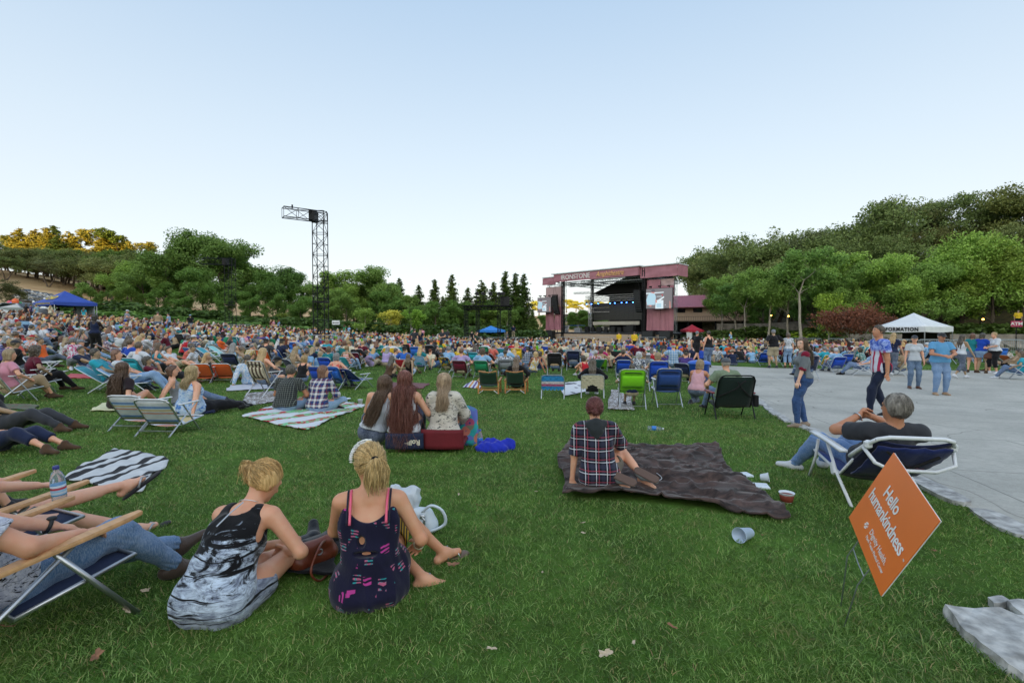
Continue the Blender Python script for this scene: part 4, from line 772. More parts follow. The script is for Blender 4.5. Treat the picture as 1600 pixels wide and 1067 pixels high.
# ------------------------------------------------------------------ person
def mk(name, VF, m, parent, color=None, link=True):
 o = fastmesh(name, VF[0], VF[1], m, parent, smooth=True)
 if color is not None: o.color = (*hx(color), 1) if isinstance(color, str) else (*color, 1)
 return o
SK = {'fair': 'd9a98c', 'tan': 'c08c6c', 'mid': 'a87556', 'dark': '7a4e38', 'pale': 'e3bda6'}
HC = {'blond': 'c0a06c', 'ash': 'a08a68', 'brown': '4a3122', 'dark': '2a1d18', 'black': '14110f', 'red': '5c1f16', 'grey': '8e8c88', 'white': 'c9c5bd', 'auburn': '6b3a22', 'burgundy': '3e1014'}
def body_obj(k, h, skin, parent, fine, name=None, bare=(0, 0)):
 P_, K_ = body_prims(k, fine, bare); V, F = sdf_mesh(P_, h, .03, kk=K_); o = mk('body', (V, F), SKIN, parent, SK.get(skin, skin))
 ca = o.data.color_attributes.new('Tint', 'FLOAT_COLOR', 'POINT'); ca.data.foreach_set('color', body_tint(k, V, skin).ravel()); return o
def swapm(o, m):
 if m is not None and o.data.materials[0] != m:
  o.material_slots[0].link = 'OBJECT'; o.material_slots[0].material = m
 return o
# ------------------------------------------------------------------ stage
def M_(t, rx=0, ry=0, rz=0): return Matrix.Translation(t) @ Euler((rx, ry, rz)).to_matrix().to_4x4()
def truss(mb, a, b, w, n, r=.025, d=.014, up=(0, 0, 1), tri=False):
 a, b = Vector(a), Vector(b); t = (b-a).normalized(); u = Vector(up)
 if abs(t.dot(u)) > .95: u = Vector((0, 1, 0))
 x = u.cross(t).normalized(); y = t.cross(x); cs = [x*sx*w/2+y*sy*w/2 for sx, sy in ((-1, -1), (1, -1), (1, 1), (-1, 1))]
 for c in cs: mb.tube([a+c, b+c], r, 5)
 for i in range(n+1):
  p = a+(b-a)*(i/n)
  for k in range(4):
   c0, c1 = cs[k], cs[(k+1) % 4]; mb.tube([p+c0, p+c1], d, 4, cap=False)
   if i < n:
    q = a+(b-a)*((i+1)/n); mb.tube([p+(c0 if (i+k) % 2 else c1), q+(c1 if (i+k) % 2 else c0)], d, 4, cap=False)
VINYL = mat('stage_vinyl', 'a66e78', .6, vary=.10, ns=1.2, bs=.35, bsc=2.2); VINYL2 = mat('sheer_vinyl', 'b79a98', .6, vary=.08, ns=1.5, bs=.3, bsc=2); STEELB = mat('black_steel', '1c1e20', .5, .6)
ALU = mat('aluminium', 'b9bcc0', .35, .9, vary=.06); GALV = mat('galvanised_steel', '9aa0a3', .45, .8, vary=.12); BLKF = mat('black_drape', '0e0e10', .9, bs=.4, bsc=3); WHITE = mat('white_vinyl', 'd9dcdd', .5, vary=.05, ns=2, bs=.2, bsc=3)
SPKB = mat('speaker_black', '151617', .6, vary=.2, ns=20); DECK = mat('deck_black', '26272a', .6); SKIRTW = mat('stage_front', 'b39b86', .8); GLAMP = mat('lamp_white', 'cfd4d8', .4)
def emit(name, col, st):
 m, nt, b = nodes_of(name); MATS[name] = m; b.inputs['Base Color'].default_value = (*hx(col), 1); b.inputs['Emission Color'].default_value = (*hx(col), 1); b.inputs['Emission Strength'].default_value = st; b.inputs['Roughness'].default_value = .4; return m
SA = atan2(-.691, .722); st = empty('stage', (5.98, 94., -1.0), SA, 'roofed concert stage with dusky pink vinyl banners seen past the crowd', 'stage')
st['label'] = 'roofed concert stage with dusky pink vinyl banners beyond the crowd'
def sp_(name, m, fn, parent=None, smooth=False):
 mb = MB(); fn(mb); return mb.build(name, m, parent or st, smooth)
def wrinkled(mb, u0, u1, z0, z1, v, nu=16, nz=8, amp=.05, seed=1, th=.03, sag=0):
 r = random.Random(seed); a1, a2, a3 = [r.random()*6 for _ in range(3)]; G = []
 for i in range(nu+1):
  row = []
  for j in range(nz+1):
   s, t = i/nu, j/nz; row.append((u0+(u1-u0)*s, v+amp*(sin(s*9+a1+t*3)*.5+sin(t*7+a2-s*5)*.5+.5*sin(s*23+a3)*(1-t)), z0+(z1-z0)*t-sag*sin(pi*s)*(1-t)))
  G.append(row)
 mb.sheet(G, th)
sp_('deck', DECK, lambda b: b.box((13.5, 8, 1.55), (26.5, 16, .25)))
sp_('deck_front', SKIRTW, lambda b: [b.box((13.5, .05+.01, .70), (26.3, .06, 1.42))]+[b.box((.4+i*1.31, 0.0, .70), (.05, .05, 1.42)) for i in range(21)])
hd = sp_('header_banner', VINYL, lambda b: wrinkled(b, 3.2, 20.9, 11.1, 12.45, -.6, 60, 4, .05, 3))
sp_('header_return', VINYL, lambda b: (b.box((3.2, .3, 11.77), (.05, 1.7, 1.3)), b.box((20.95, .3, 11.77), (.05, 1.7, 1.3))))
text_obj('lettering', 'IRONSTONE', 1.25, mat('letter_white', 'd8d2cf', .6), hd, M_((8.2, -.70, 11.78), pi/2), .02, sx=.92, bold=.02)
text_obj('lettering', 'Amphitheatre', 1.25, mat('letter_gold', 'e8b878', .6), hd, M_((15.4, -.70, 11.82), pi/2), .02, sx=.78, shear=.35)
sp_('wing_banner', VINYL, lambda b: wrinkled(b, -.05, 3.15, 10.75, 12.05, 0, 16, 4, .05, 5)); sp_('wing_banner', VINYL, lambda b: (wrinkled(b, 21.0, 27.3, 10.6, 12.35, -.2, 26, 4, .06, 6), b.box((27.35, 1.6, 11.5), (.05, 3.6, 1.75))))
sp_('roof_sheet', mat('roof_white', 'c9cccb', .5), lambda b: (b.box((12, 6, 12.62), (18.6, 13.6, .16)), b.box((24.3, 1.6, 12.5), (6.3, 3.9, .14)), b.box((1.5, 3.2, 12.2), (3.3, 6.4, .14))))
def cols(b):
 for u, v in ((5.0, 0), (21.6, 0), (5.0, 9.5), (21.6, 9.5)): b.box((u, v, 6.4), (.42, .42, 12))
for u, v in ((4.95, 0), (21.55, 0), (5.0, 9.5), (21.6, 9.5)): sp_('column', STEELB, lambda b: [b.box((u+a, v+c, 6.2), (.13, .13, 12.2)) for a in (-.19, .19) for c in (-.19, .19)]+[b.box((u, v, z), (.44, .44, .10)) for z in np.arange(.6, 12, .8)]+[b.box((u, v+.1, 6.2), (.20, .04, 12))])
for u0, u1 in ((.45, 4.6), (21.9, 26.5)):
 mid = u0+(u1-u0)*.52
 sp_('side_banner', VINYL, lambda b: (wrinkled(b, u0, mid-.03, 2.1, 10.3 if u0 > 9 else 6.6, .35, 14, 24, .09, int(u0)+2), wrinkled(b, mid+.03, u1, 2.1, 9.2 if u0 > 9 else 6.6, .32, 14, 24, .09, int(u0)+3)))
 sp_('sheer_panel', VINYL2, lambda b: wrinkled(b, u0 if u0 < 9 else mid+.05, u1, 6.63 if u0 < 9 else 9.24, 10.3, .40, 12, 8, .05, 9))
 sp_('side_truss', GALV, lambda b: (truss(b, (u0+.2, 1.2, 0), (u0+.2, 1.2, 12), .5, 14), truss(b, (u1-.2, 1.2, 0), (u1-.2, 1.2, 12), .5, 14), truss(b, (u0, 1.2, 10.6), (u1, 1.2, 10.6), .45, 6)))
sp_('roof_truss', GALV, lambda b: [truss(b, (3.4, v, 10.75), (21, v, 10.75), .5, 24, .04, .025) for v in (.6, 4)]+[truss(b, (u, .2, 10.8), (u, 13, 10.8), .5, 14, .04, .02) for u in (4.9, 9.2, 21.5)])
def gable(b):
 pts = [(8.6, 8.9), (15.8, 11.6), (21.5, 11.9), (21.5, 8.7)]
 V = [(p[0], 4.2, p[1]) for p in pts]+[(p[0]-1, 13.5, p[1]-.2) for p in pts]; n = 4
 b.add(V, [(3, 2, 1, 0), (4, 5, 6, 7)]+[(i, (i+1) % n, n+(i+1) % n, n+i) for i in range(n)])
sp_('inner_roof', BLKF, gable)
sp_('back_drape', BLKF, lambda b: wrinkled(b, 7.4, 19.5, 1.7, 9.5, 12.0, 60, 4, .12, 8))
sp_('light_truss', ALU, lambda b: [truss(b, (6.6, 5, z), (17.6, 5, z), .42, 22, .035, .02) for z in (8.35, 7.65)]+[truss(b, (6.6, 6.6, 9.0), (14.8, 6.6, 9.0), .45, 16, .04, .02), truss(b, (6.9, 6, 1.7), (6.9, 6, 8.4), .45, 12, .04, .02), truss(b, (2.9, 6.2, 9.4), (6.6, 6.2, 9.3), .3, 8, .03, .02)])
sp_('video_wall', mat('led_wall_off', '35352f', .5, vary=.1, ns=30), lambda b: [b.box((7.75+.95*i+.47, 6, 3.95+.80*j+.4), (.93, .12, .78)) for i in range(11) for j in range(4)])
sp_('riser', mat('riser_white', 'bfb9a8', .7), lambda b: b.box((12.8, 5.6, 3.4), (9.8, .3, .62)))
bl_ = emit('stage_lamp_blue', '3d78ff', 14)
for i, u in enumerate((7.0, 8.1, 9.6, 12.2, 13.2, 14.6, 15.6, 16.9)): sp_('stage_light', SPKB, lambda b: b.lathe((u, 4.7, 7.15), [(.05, .3), (.16, .2), (.16, -.05)], 10)); sp_('lens', bl_, lambda b: b.lathe((u, 4.68, 7.06), [(.03, .05), (.11, .02), (.09, -.06), (.02, -.08)], 8), st.children[-1])
def boxes(b, L): [b.box(c, d) for c, d in L]
sp_('backline_case', SPKB, lambda b: boxes(b, [((12.2, 3.6, 1.69), (9.2, 1.6, .03)), ((6.3, 3.3, 1.69), (3.4, .6, .03)), ((17, 3.2, 1.69), (2.4, .8, .03))]+[((8.2+i*.95, 3.2+.5*(i % 3), 2.2), (.8, .6, 1.1-.3*(i % 2))) for i in range(9)]+[((17.5, 3, 2.3), (1.3, 1, 1.3)), ((6, 3.3, 2.1), (1, .7, .9))]))
sp_('mixing_desk', mat('case_silver', '8c9094', .5, .4), lambda b: boxes(b, [((7.4, 1.4, 2.1), (1.3, .6, .9)), ((7.4, 1.4, 2.6), (.1, .1, .9)), ((7.4, 1.4, 1.68), (1.1, .5, .1))]))
sp_('drum_kit', mat('drum_shell', 'a9a49c', .35, .2), lambda b: [b.lathe((11.5+x, 3.6+y, 2.3+z), [(r, -h/2), (r, h/2)], 14, M=Euler((pi/2*(k == 0), 0, 0)).to_matrix()) for k, (x, y, z, r, h) in enumerate([(0, 0, .15, .33, .4), (-.4, .1, .3, .18, .25), (.4, .1, .3, .18, .25), (.8, .3, .1, .25, .4), (-.8, 0, .9, .27, .02), (.9, 0, 1.0, .27, .02)])])
sp_('tarp', mat('tarp_white', 'c4c8cc', .7, bs=.5, bsc=4), lambda b: wrinkled(b, .9, 2.9, 1.7, 3.0, 4.5, 12, 6, .25, 4)); sp_('tarp', mat('tarp_blue', '3867a8', .7), lambda b: b.box((3.7, 6, 3.0), (3.0, 1.6, .15)))
# hung line arrays, screens, ground speakers
def stage_w(u, v, z): return st.matrix_basis @ Vector((u, v, z))
for i, (u, lab) in enumerate(((3.6, 'curved black line array hanging at the left side of the stage'), (20.8, 'curved black line array hanging before the right stage column'))):
 e = empty('line_array', stage_w(u, -.8, 8.6), SA, lab, 'loudspeaker', 'hung line arrays');
 for k in range(12):
  a = .02+.020*k; mb = MB(); mb.box((0, .012*k*k*.5, -.15-k*.29), (1.15, .5, .27), M=Euler((-a*1.6, 0, 0)).to_matrix(), bev=.02); mb.build('speaker_box', SPKB, e)
 mb = MB(); mb.box((0, 0, .12), (1.1, .6, .1)); mb.tube([(-.4, 0, .15), (0, 0, 2.2)], .02, 4); mb.tube([(.4, 0, .15), (0, 0, 2.2)], .02, 4); mb.build('rigging_frame', STEELB, e)
SCRC = [emit('screen_grey', '6f6a6e', .35), emit('screen_white', 'b8c2c8', .55), emit('screen_skin', 'b97a72', .45), emit('screen_blue', '98b4c2', .5), emit('screen_red', 'b8424a', .5), emit('screen_dark', '56505a', .3)]
def screen(u, w_, h_, zc, v, lab):
 e = empty('video_screen', stage_w(u, v, zc), SA, lab, 'screen', 'video screens beside the stage'); mb = MB(); mb.box((0, .12, 0), (w_+.1, .2, h_+.1)); mb.build('cabinet', SPKB, e)
 mb = MB(); mb.box((0, 0, 0), (w_, .03, h_)); s = w_/4.4; q = lambda mi, pts: (setattr(mb, 'cur', mi), mb.add([(x*s, -.02-.003*mi, z*s) for x, z in pts], [tuple(range(len(pts)))]))
 def disc(mi, cx, cz, rx, rz, n=14): q(mi, [(cx+rx*cos(a), cz+rz*sin(a)) for a in [2*pi*i/n for i in range(n)]])
 q(1, [(-2.2, .75), (.8, .85), (.8, 1.0), (-2.2, .95)]); q(1, [(-.4, .25), (.5, .25), (.5, .33), (-.4, .33)]); q(3, [(-2.0, -1.0), (-.7, -1.0), (-.5, .2), (-.7, .75), (-1.4, .95), (-1.9, .6), (-2.15, -.2)]); disc(2, -1.05, .95, .28, .36); disc(5, -1.0, 1.22, .34, .2)
 q(2, [(-2.1, -.3), (-1.9, -.4), (-1.2, -1.05), (-1.4, -1.3), (-2.1, -.8)]); q(2, [(-.75, -.1), (-.55, .05), (-.3, -.6), (-.5, -.7)]); q(1, [(-.6, -1.6), (.75, -1.6), (.75, -.3), (.3, -.25), (.9, .1), (.8, .3), (-.1, -.2), (-.6, -.35)]); q(3, [(-.4, -1.4), (.4, -1.4), (.4, -.8), (-.4, -.8)]); disc(4, .55, .5, .1, .12); q(2, [(1.75, -1.6), (1.95, -1.6), (1.9, -.6), (1.75, -.4)]); disc(1, 1.05, -1.05, .06, .06)
 o = mb.build('picture', SCRC, e); mb = MB()
 for x in (-w_*.35, 0, w_*.35): mb.tube([(x, .2, h_/2), (x, .6, h_/2+.5)], .06, 5); mb.box((x, .1, h_/2+.35), (.35, .3, .2))
 mb.build('hanger', STEELB, e)
screen(1.1, 3.3, 2.75, 6.9, -.9, 'large video screen left of the stage showing a performer in a cap'); screen(24.75, 4.4, 3.1, 7.15, -1.1, 'large video screen on the pink banner right of the stage')
for u, lab in ((.2, 'black subwoofer stack left of the left pink banner'), (2.6, 'black subwoofer stack under the left pink banner'), (23.0, 'black subwoofer stack under the right screen, left one'), (25.9, 'black subwoofer stack under the right screen, right one')):
 e = empty('subwoofer', stage_w(u, -1.0, .0), SA, lab, 'loudspeaker', 'subwoofers on the ground before the stage')
 for k in range(2):
  mb = MB(); mb.box((0, 0, .5+k*1.02), (1.9, 1.0, 1.0), bev=.03); c = mb.build('cabinet', SPKB, e); mb = MB(); mb.box((0, -.52, .5+k*1.02), (1.75, .03, .86)); mb.build('grille', DECK, c)
# lighting towers
def tower(px, d, top, w_, arm, lab, azm, wbase=0):
 q = GP(px, d); ztop = D(px, top, d).z; e = empty('lighting_tower', q, 0, lab, 'tower', 'truss towers over the lawn'); H = ztop-q.z
 mb = MB(); truss(mb, (0, 0, 0), (0, 0, H), w_, int(H/(w_*.95)), .030, .016); mb.build('mast', STEELB, e)
 mb = MB(); a = Vector((-cos(azm), -sin(azm), 0)); truss(mb, a*(-w_/2)+Vector((0, 0, H-w_*.45)), a*arm+Vector((0, 0, H-w_*.45+.0)), w_*.85, int(arm/(w_*.9)), .028, .015); mb.build('arm', STEELB, e)
 mb = MB(); mb.box(a*(w_*.55)+Vector((0, 0, H-w_*.5)), (w_*.5, w_*.95, w_*.95)); mb.build('hinge_block', STEELB, e)
 mb = MB(); mb.box((0, 0, .05), (w_*1.5, w_*1.5, .1)); mb.box((0, 0, H*.36), (w_*1.15, w_*1.15, .10)); mb.tube([a*arm*.75+Vector((0, 0, H)), a*arm*.75+Vector((0, 0, H+.2))], .05, 5); mb.build('platform', STEELB, e)
tower(502, 30, 331, .68, 2.1, 'tall black truss tower with an arm at its top, taller and nearer one', rad(35)); tower(361, 58, 404, .85, 3.2, 'black truss tower in front of the dark trees, farther one', rad(10))
# follow spot scaffold
q = GP(762, 58); fo = empty('follow_spot_scaffold', q, 0, 'black scaffold bridge with a row of follow spots on top', 'scaffold'); W = 5.9; H = D(762, 478, 58).z-q.z
for x in (-W/2+.3, -W/2+1.7, W/2-1.6, W/2-.3):
 for y in (0, 1.6):
  mb = MB(); truss(mb, (x, y, 0), (x, y, H-.3), .32, 12, .025, .014); mb.build('leg', STEELB, fo)
mb = MB(); [truss(mb, (-W/2, y, H-.2), (W/2, y, H-.2), .42, 14, .03, .018) for y in (0, 1.6)]; mb.box((0, .8, H+.04), (W+.4, 2.0, .06)); mb.build('deck', STEELB, fo)
mb = MB(); [mb.tube([(x, y, H), (x, y, H+1.0)], .02, 4) for x in np.linspace(-W/2, W/2, 7) for y in (-.1, 1.7)]; [mb.tube([(-W/2, y, H+z), (W/2, y, H+z)], .015, 4) for y in (-.1, 1.7) for z in (.5, 1.0)]; mb.build('railing', STEELB, fo)
mb = MB(); mb.box((W/2-.9, .8, H+.6), (1.1, .8, 1.1)); mb.build('cabinet', SPKB, fo)
for i, x in enumerate((-1.35, -.6, .25, 1.3, 1.75)):
 mb = MB(); mb.tube([(x, .3, H), (x, .3, H+1.35)], .03, 5); M3 = Euler((pi/2+.12, 0, .25)).to_matrix(); mb.lathe((x, .3, H+1.5), [(.12, -.45), (.17, -.2), (.19, .3), (.22, .55)], 10, M=M3); mb.build('follow_spot', SPKB, fo)
# canopies
def canopy(px, d, lenx, leny, eave, peak, m, lab, rz=0, valance=.28, legm=GALV, group='pop-up canopies', mv=None, dzg=0):
 q = GP(px, d); q.z += dzg; e = empty('pop_up_canopy', q, rz, lab, 'canopy', group); x, y = lenx/2, leny/2; G = []; n = 10; mb = MB()
 for s in range(4):
  c = [(-x, -y), (x, -y), (x, y), (-x, y)]; a, b = c[s], c[(s+1) % 4]; g_ = []
  for i in range(n+1):
   r = []
   for j in range(7):
    t = j/6; bx, by = a[0]+(b[0]-a[0])*i/n, a[1]+(b[1]-a[1])*i/n; sag = -.06*sin(pi*i/n)*(1-t)-.10*sin(pi*t)*.9
    r.append((bx*(1-t), by*(1-t), eave+(peak-eave)*t+sag*.8))
   g_.append(r)
  mb.sheet(g_, .01)
 rf = mb.build('roof_cloth', m, e, True); mb = MB()
 for s in range(4):
  c = [(-x, -y), (x, -y), (x, y), (-x, y)]; a, b = c[s], c[(s+1) % 4]; g_ = [[(a[0]+(b[0]-a[0])*i/n*.998, a[1]+(b[1]-a[1])*i/n*.998, eave-.06*sin(pi*i/n)-z) for z in (0, valance)] for i in range(n+1)]; mb.sheet(g_, .012)
 va = mb.build('valance', mv or m, e)
 for sx in (-1, 1):
  for sy in (-1, 1): mb = MB(); mb.box((sx*(x-.05), sy*(y-.05), eave/2), (.055, .055, eave)); mb.build('leg', legm, e)
 return e, va, rf
e, va, rf = canopy(1427, 42, 3.7, 4.6, 2.15, 3.35, WHITE, 'white pop-up canopy with INFORMATION on its edge', rz=rad(-64), valance=.42)
text_obj('lettering', 'INFORMATION', .42, mat('letter_black', '1a1b20', .6), va, M_((0, -2.36, 1.93), pi/2), .01, sx=.86, bold=.014, sp=1.2)
mb = MB(); mb.box((0, 2.0, 1.0), (3.5, .08, 2.0)); mb.build('side_wall', mat('tent_shadow_wall', '3a3532', .8), e); mb = MB(); mb.box((0, .4, .75), (3.2, .6, .08)); mb.box((0, .15, .38), (3.2, .04, .7)); mb.build('counter', mat('counter_cloth', '4c4540', .8), e)  # dark wall colour stands for the shade inside the tent
BLUEC = mat('canopy_blue', '2747a0', .6, vary=.1, ns=2); e, va, rf = canopy(103, 52, 5.2, 3.6, 2.05, 3.35, BLUEC, 'blue canopy with yellow lettering over a booth table at far left', rz=rad(-28), valance=.3, legm=ALU)
YL = mat('letter_yellow', 'c9b24e', .6); sl_ = atan2(1.30, 1.8)
text_obj('lettering', 'CHD', .85, YL, rf, M_((.35, -1.22, 2.53), sl_), .02, sx=1.25, bold=.02); text_obj('lettering', 'CALIFORNIA HIGHWAY PATROL', .18, YL, va, M_((0, -1.83, 1.9), pi/2), .01, sx=1.3)
mb = MB(); mb.box((0, 1.6, 1.2), (5.0, .04, 1.7)); mb.build('back_wall', mat('booth_wall', '9fa5ad', .7, vary=.25, ns=1.5), e)
mb = MB(); wrinkled(mb, -2.4, 2.6, 0, .8, -1.4, 30, 4, .05, 3); mb.box((.1, -1.1, .80), (5.0, .62, .04)); mb.build('table_cover', mat('cloth_royal', '1d3f9e', .8), e)
mb = MB(); [mb.box((-2+i*.55, -1.1+.1*(i % 2), .95), (.35, .3, .25+.1*(i % 3))) for i in range(8)]; mb.build('booth_goods', mat('goods', 'b9b3a6', .7, vary=.5, ns=4), e)
canopy(767, 68, 3.6, 3.2, 1.95, 2.55, mat('canopy_azure', '2b7fd0', .6), 'light blue pop-up canopy in the crowd by the scaffold', rz=rad(10), legm=ALU, dzg=.1)
e, va, rf = canopy(1081, 78, 2.8, 2.8, 2.1, 3.0, mat('canopy_red', 'b8273c', .6), 'small canopy with a red roof and white walls before the stone building', legm=ALU); mb = MB(); mb.box((-.9, -1.3, 1.0), (.9, .02, 2.0)); mb.box((1.15, -1.3, 1.0), (.3, .02, 2.0)); mb.box((0, 1.3, 1.0), (2.7, .02, 2.0)); mb.box((1.3, 0, 1.0), (.02, 2.6, 2.0)); mb.build('side_wall', WHITE, e)
# balloons
for i, (px, py, c, nm) in enumerate([(24, 472, 'e0632c', 'orange'), (20, 477, '2f6fd0', 'blue'), (29, 476, '2f9a4a', 'green'), (16, 475, 'd04a5a', 'red'), (26, 479, 'd0b840', 'yellow')]):
 p = D(px, py, 50+.2*i); mb = MB(); mb.lathe((0, 0, 0), [(.02, -.42), (.14, -.32), (.26, -.12), (.30, .08), (.24, .26), (.10, .36), (.01, .38)], 14); o = mb.build('balloon', mat('balloon_'+nm, c, .25), None, True, p)
 mb = MB(); mb.tube([(0, 0, -.4), (.02, 0, -1.9)], .006, 4); mb.build('string', GALV, o); tag(o, f'{nm} balloon in the bunch at far left', 'balloon', 'bunch of balloons')
# winery building
bd = empty('winery_building', (35.5, 105, -1.0), rad(-24), 'tan building with a ribbed plum metal roof and balcony behind the stage', 'building')
TAN = mat('stucco_tan', 'b09880', .9, vary=.1, bs=.2, bsc=12); STONE = mat('stone_wall', '8b8276', .95, vary=.45, ns=1.4, bs=.9, bsc=2.2)
mb = MB(); mb.box((10, 5, 6.6), (22, 10, 3.6)); mb.build('upper_wall', TAN, bd); mb = MB(); mb.box((13.5, 6.0, 2.3), (15, 9, 4.6)); mb.build('stone_base', STONE, bd); mb = MB(); mb.box((2.5, 6.5, 2.3), (7, 6, 4.6)); mb.build('doorway', BLKF, bd)
RP = mat('roof_plum', '9a5c68', .5, .15, vary=.08)
def rf_(b):
 b.add([(-1.5, -1.6, 8.3), (22, -1.6, 8.3), (22, 5, 11.6), (-1.5, 5, 11.6), (-1.5, -1.6, 8.15), (22, -1.6, 8.15), (22, 5, 11.45), (-1.5, 5, 11.45)], [(0, 1, 2, 3), (7, 6, 5, 4), (0, 4, 5, 1), (1, 5, 6, 2), (2, 6, 7, 3), (3, 7, 4, 0)])
 for i in range(40): x = -1.4+i*.6; b.bar((x, -1.6, 8.36), (x, 5, 11.66), .07, .10)
mb = MB(); rf_(mb); mb.build('roof', RP, bd)
for x in (1.2, 5.0, 8.8): mb = MB(); mb.box((x, -.02, 7.4), (2.0, .1, 1.0)); w_ = mb.build('window', mat('window_frame', '3b342e', .6), bd); mb = MB(); mb.box((x, -.08, 7.4), (1.8, .04, .82)); mb.build('pane', mat('glass_dark', '1c2326', .1, spec=.8), w_)
mb = MB(); mb.box((6, -1.2, 4.7), (18, 3.0, .25)); mb.build('balcony', mat('balcony_wood', '6d5a48', .8), bd); mb = MB(); [mb.box((-2.8+i*.5, -2.6, 5.3), (.05, .05, 1.0)) for i in range(37)]; mb.box((6, -2.6, 5.8), (18, .08, .08)); mb.build('railing', STEELB, bd); mb = MB(); [mb.box((x, -2.4, 2.4), (.3, .3, 4.8)) for x in (-2.5, 3, 9, 14.5)]; mb.build('post', STEELB, bd)
bd.scale = (.9, .9, .84)
# low stone walls
def wall_line(pts, h, th, lab, name='stone_wall', m=None):
 mb = MB()
 for i in range(len(pts)-1):
  a, b_ = Vector(pts[i]), Vector(pts[i+1]); mb.bar(a+Vector((0, 0, h/2-.1)), b_+Vector((0, 0, h/2-.1)), th, h+.2)
 return tag(mb.build(name, m or STONE), lab, 'wall')
wall_line([GP(1108, 76), GP(1160, 75), GP(1215, 73), GP(1270, 70)], 1.6, .6, 'low stone terrace wall behind the hedges right of the red canopy'); wall_line([GP(1120, 82), GP(1200, 79), GP(1290, 74)], 3.2, .6, 'upper stone terrace wall on the right bank')
wall_line([GP(1330, 56), GP(1400, 53), GP(1480, 51), GP(1600, 47)], 1.5, .8, 'rough dark stone wall behind the information canopy')
wall_line([GP(560, 84), GP(640, 86), GP(720, 88), GP(850, 92)], 1.6, .5, 'long pale low wall below the back tree line', m=mat('pale_wall', '9c9a94', .9, vary=.3, ns=1.2, bs=.5, bsc=3)); wall_line([GP(328, 63), GP(352, 63.5)], 1.0, 1.0, 'block of pale stone wall left of the farther tower', m=MATS['pale_wall'])
# boulders on the right bank
def rock(name, loc, dims, seed, lab, m, grp, flat=False, rz=0, n=3):
 r = random.Random(seed); bm = bmesh.new(); bmesh.ops.create_icosphere(bm, subdivisions=n, radius=1)
 ph = [(Vector((r.gauss(0, 1), r.gauss(0, 1), r.gauss(0, 1))).normalized(), r.uniform(.55, .95)) for _ in range(16)]
 for v in bm.verts:
  for nn, d in ph:
   k = v.co.dot(nn)
   if k > d: v.co -= nn*(k-d)
  v.co += v.co.normalized()*r.uniform(-.012, .012)
 me = bpy.data.meshes.new(name); bm.to_mesh(me); bm.free(); me.materials.append(m); o = bpy.data.objects.new(name, me); C.objects.link(o); o.location = loc; o.scale = dims; o.rotation_euler = (0, 0, rz); return tag(o, lab, 'rock', grp)
ROCKM = mat('granite', '9c9d9e', .9, vary=.35, ns=2.5, bs=.8, bsc=6)
for i in range(14):
 px = 1380+i*17; p = GP(px, 49-rnd.random()*2+(0 if px < 1500 else -3)); rock('boulder', p+Vector((0, 0, .3)), (.9+rnd.random()*.7, .7, .5+rnd.random()*.4), i, 'rough grey boulder on the right bank behind the barricades', STONE, 'boulders on the right bank', n=2)
for i in range(9):
 p = P(930+i*9+rnd.random()*5, 540+rnd.random()*6+i*.8); rock('boulder', p+Vector((0, 0, .1)), (.7+rnd.random()*.6, .6, .35+rnd.random()*.2), 40+i, 'pale boulder on the narrow path edge in the crowd', ROCKM, 'pale boulders beside the narrow path', n=2)
# barricades
def barricade(p, rz, lab=None, proto=None, L=2.3, H=1.1):
 if proto is None:
  e = empty('crowd_barricade', p, rz, lab, 'barricade', 'steel crowd barricades'); mb = MB(); r = .12
  pts = [(-L/2+r, 0, .18), (-L/2, 0, .18+r), (-L/2, 0, H-r), (-L/2+r, 0, H), (L/2-r, 0, H), (L/2, 0, H-r), (L/2, 0, .18+r), (L/2-r, 0, .18)]; mb.tube(pts, .022, 6, closed=True); mb.build('frame', GALV, e)
  mb = MB(); [mb.tube([(-L/2+.13*i, 0, .18), (-L/2+.13*i, 0, H)], .009, 5, cap=False) for i in range(1, int(L/.13))]; mb.build('bars', GALV, e)
  for s in (-1, 1): mb = MB(); mb.tube([(s*(L/2-.3), -.28, .02), (s*(L/2-.3), 0, .18), (s*(L/2-.3), .28, .02)], .018, 5); mb.build('foot', GALV, e)
 else:
  e = copy_tree(proto); e.location = p; e.rotation_euler = (0, 0, rz)
  if lab: e['label'] = lab
 return e
B0 = None; bi = 0
def bline(pts, lab):
 global B0
 for i in range(len(pts)-1):
  a, b = Vector(pts[i]), Vector(pts[i+1]); n = max(1, round((b-a).length/2.4)); rz = atan2(b.y-a.y, b.x-a.x)
  for k in range(n):
   p = a+(b-a)*((k+.5)/n); p.z = float(g(p.x, p.y)); e = barricade(p, rz+rnd.gauss(0, .03), lab, B0); B0 = B0 or e
bline([GP(1235, 45), GP(1345, 43)], 'steel barricade left of the information canopy'); bline([GP(1362, 36), GP(1450, 35.5), GP(1560, 35), GP(1680, 34.5)], 'steel barricade in the row behind the walking people'); bline([GP(1380, 40), GP(1600, 38.5)], 'steel barricade in the farther row before the canopy')
bline([GP(467, 28.5), GP(537, 28.0)], 'steel barricade in front of the nearer truss tower'); bline([GP(342, 44), GP(400, 45)], 'steel barricade at the foot of the farther tower'); bline([GP(537, 28), GP(535, 32)], 'steel barricade on the right side of the nearer tower'); bline([GP(467, 28.5), GP(467, 32)], 'steel barricade on the left side of the nearer tower')
bline([GP(870, 62), GP(960, 62), GP(1040, 60)], 'steel barricade in the front part of the crowd'); bline([GP(720, 56), GP(830, 57)], 'steel barricade round the scaffold')
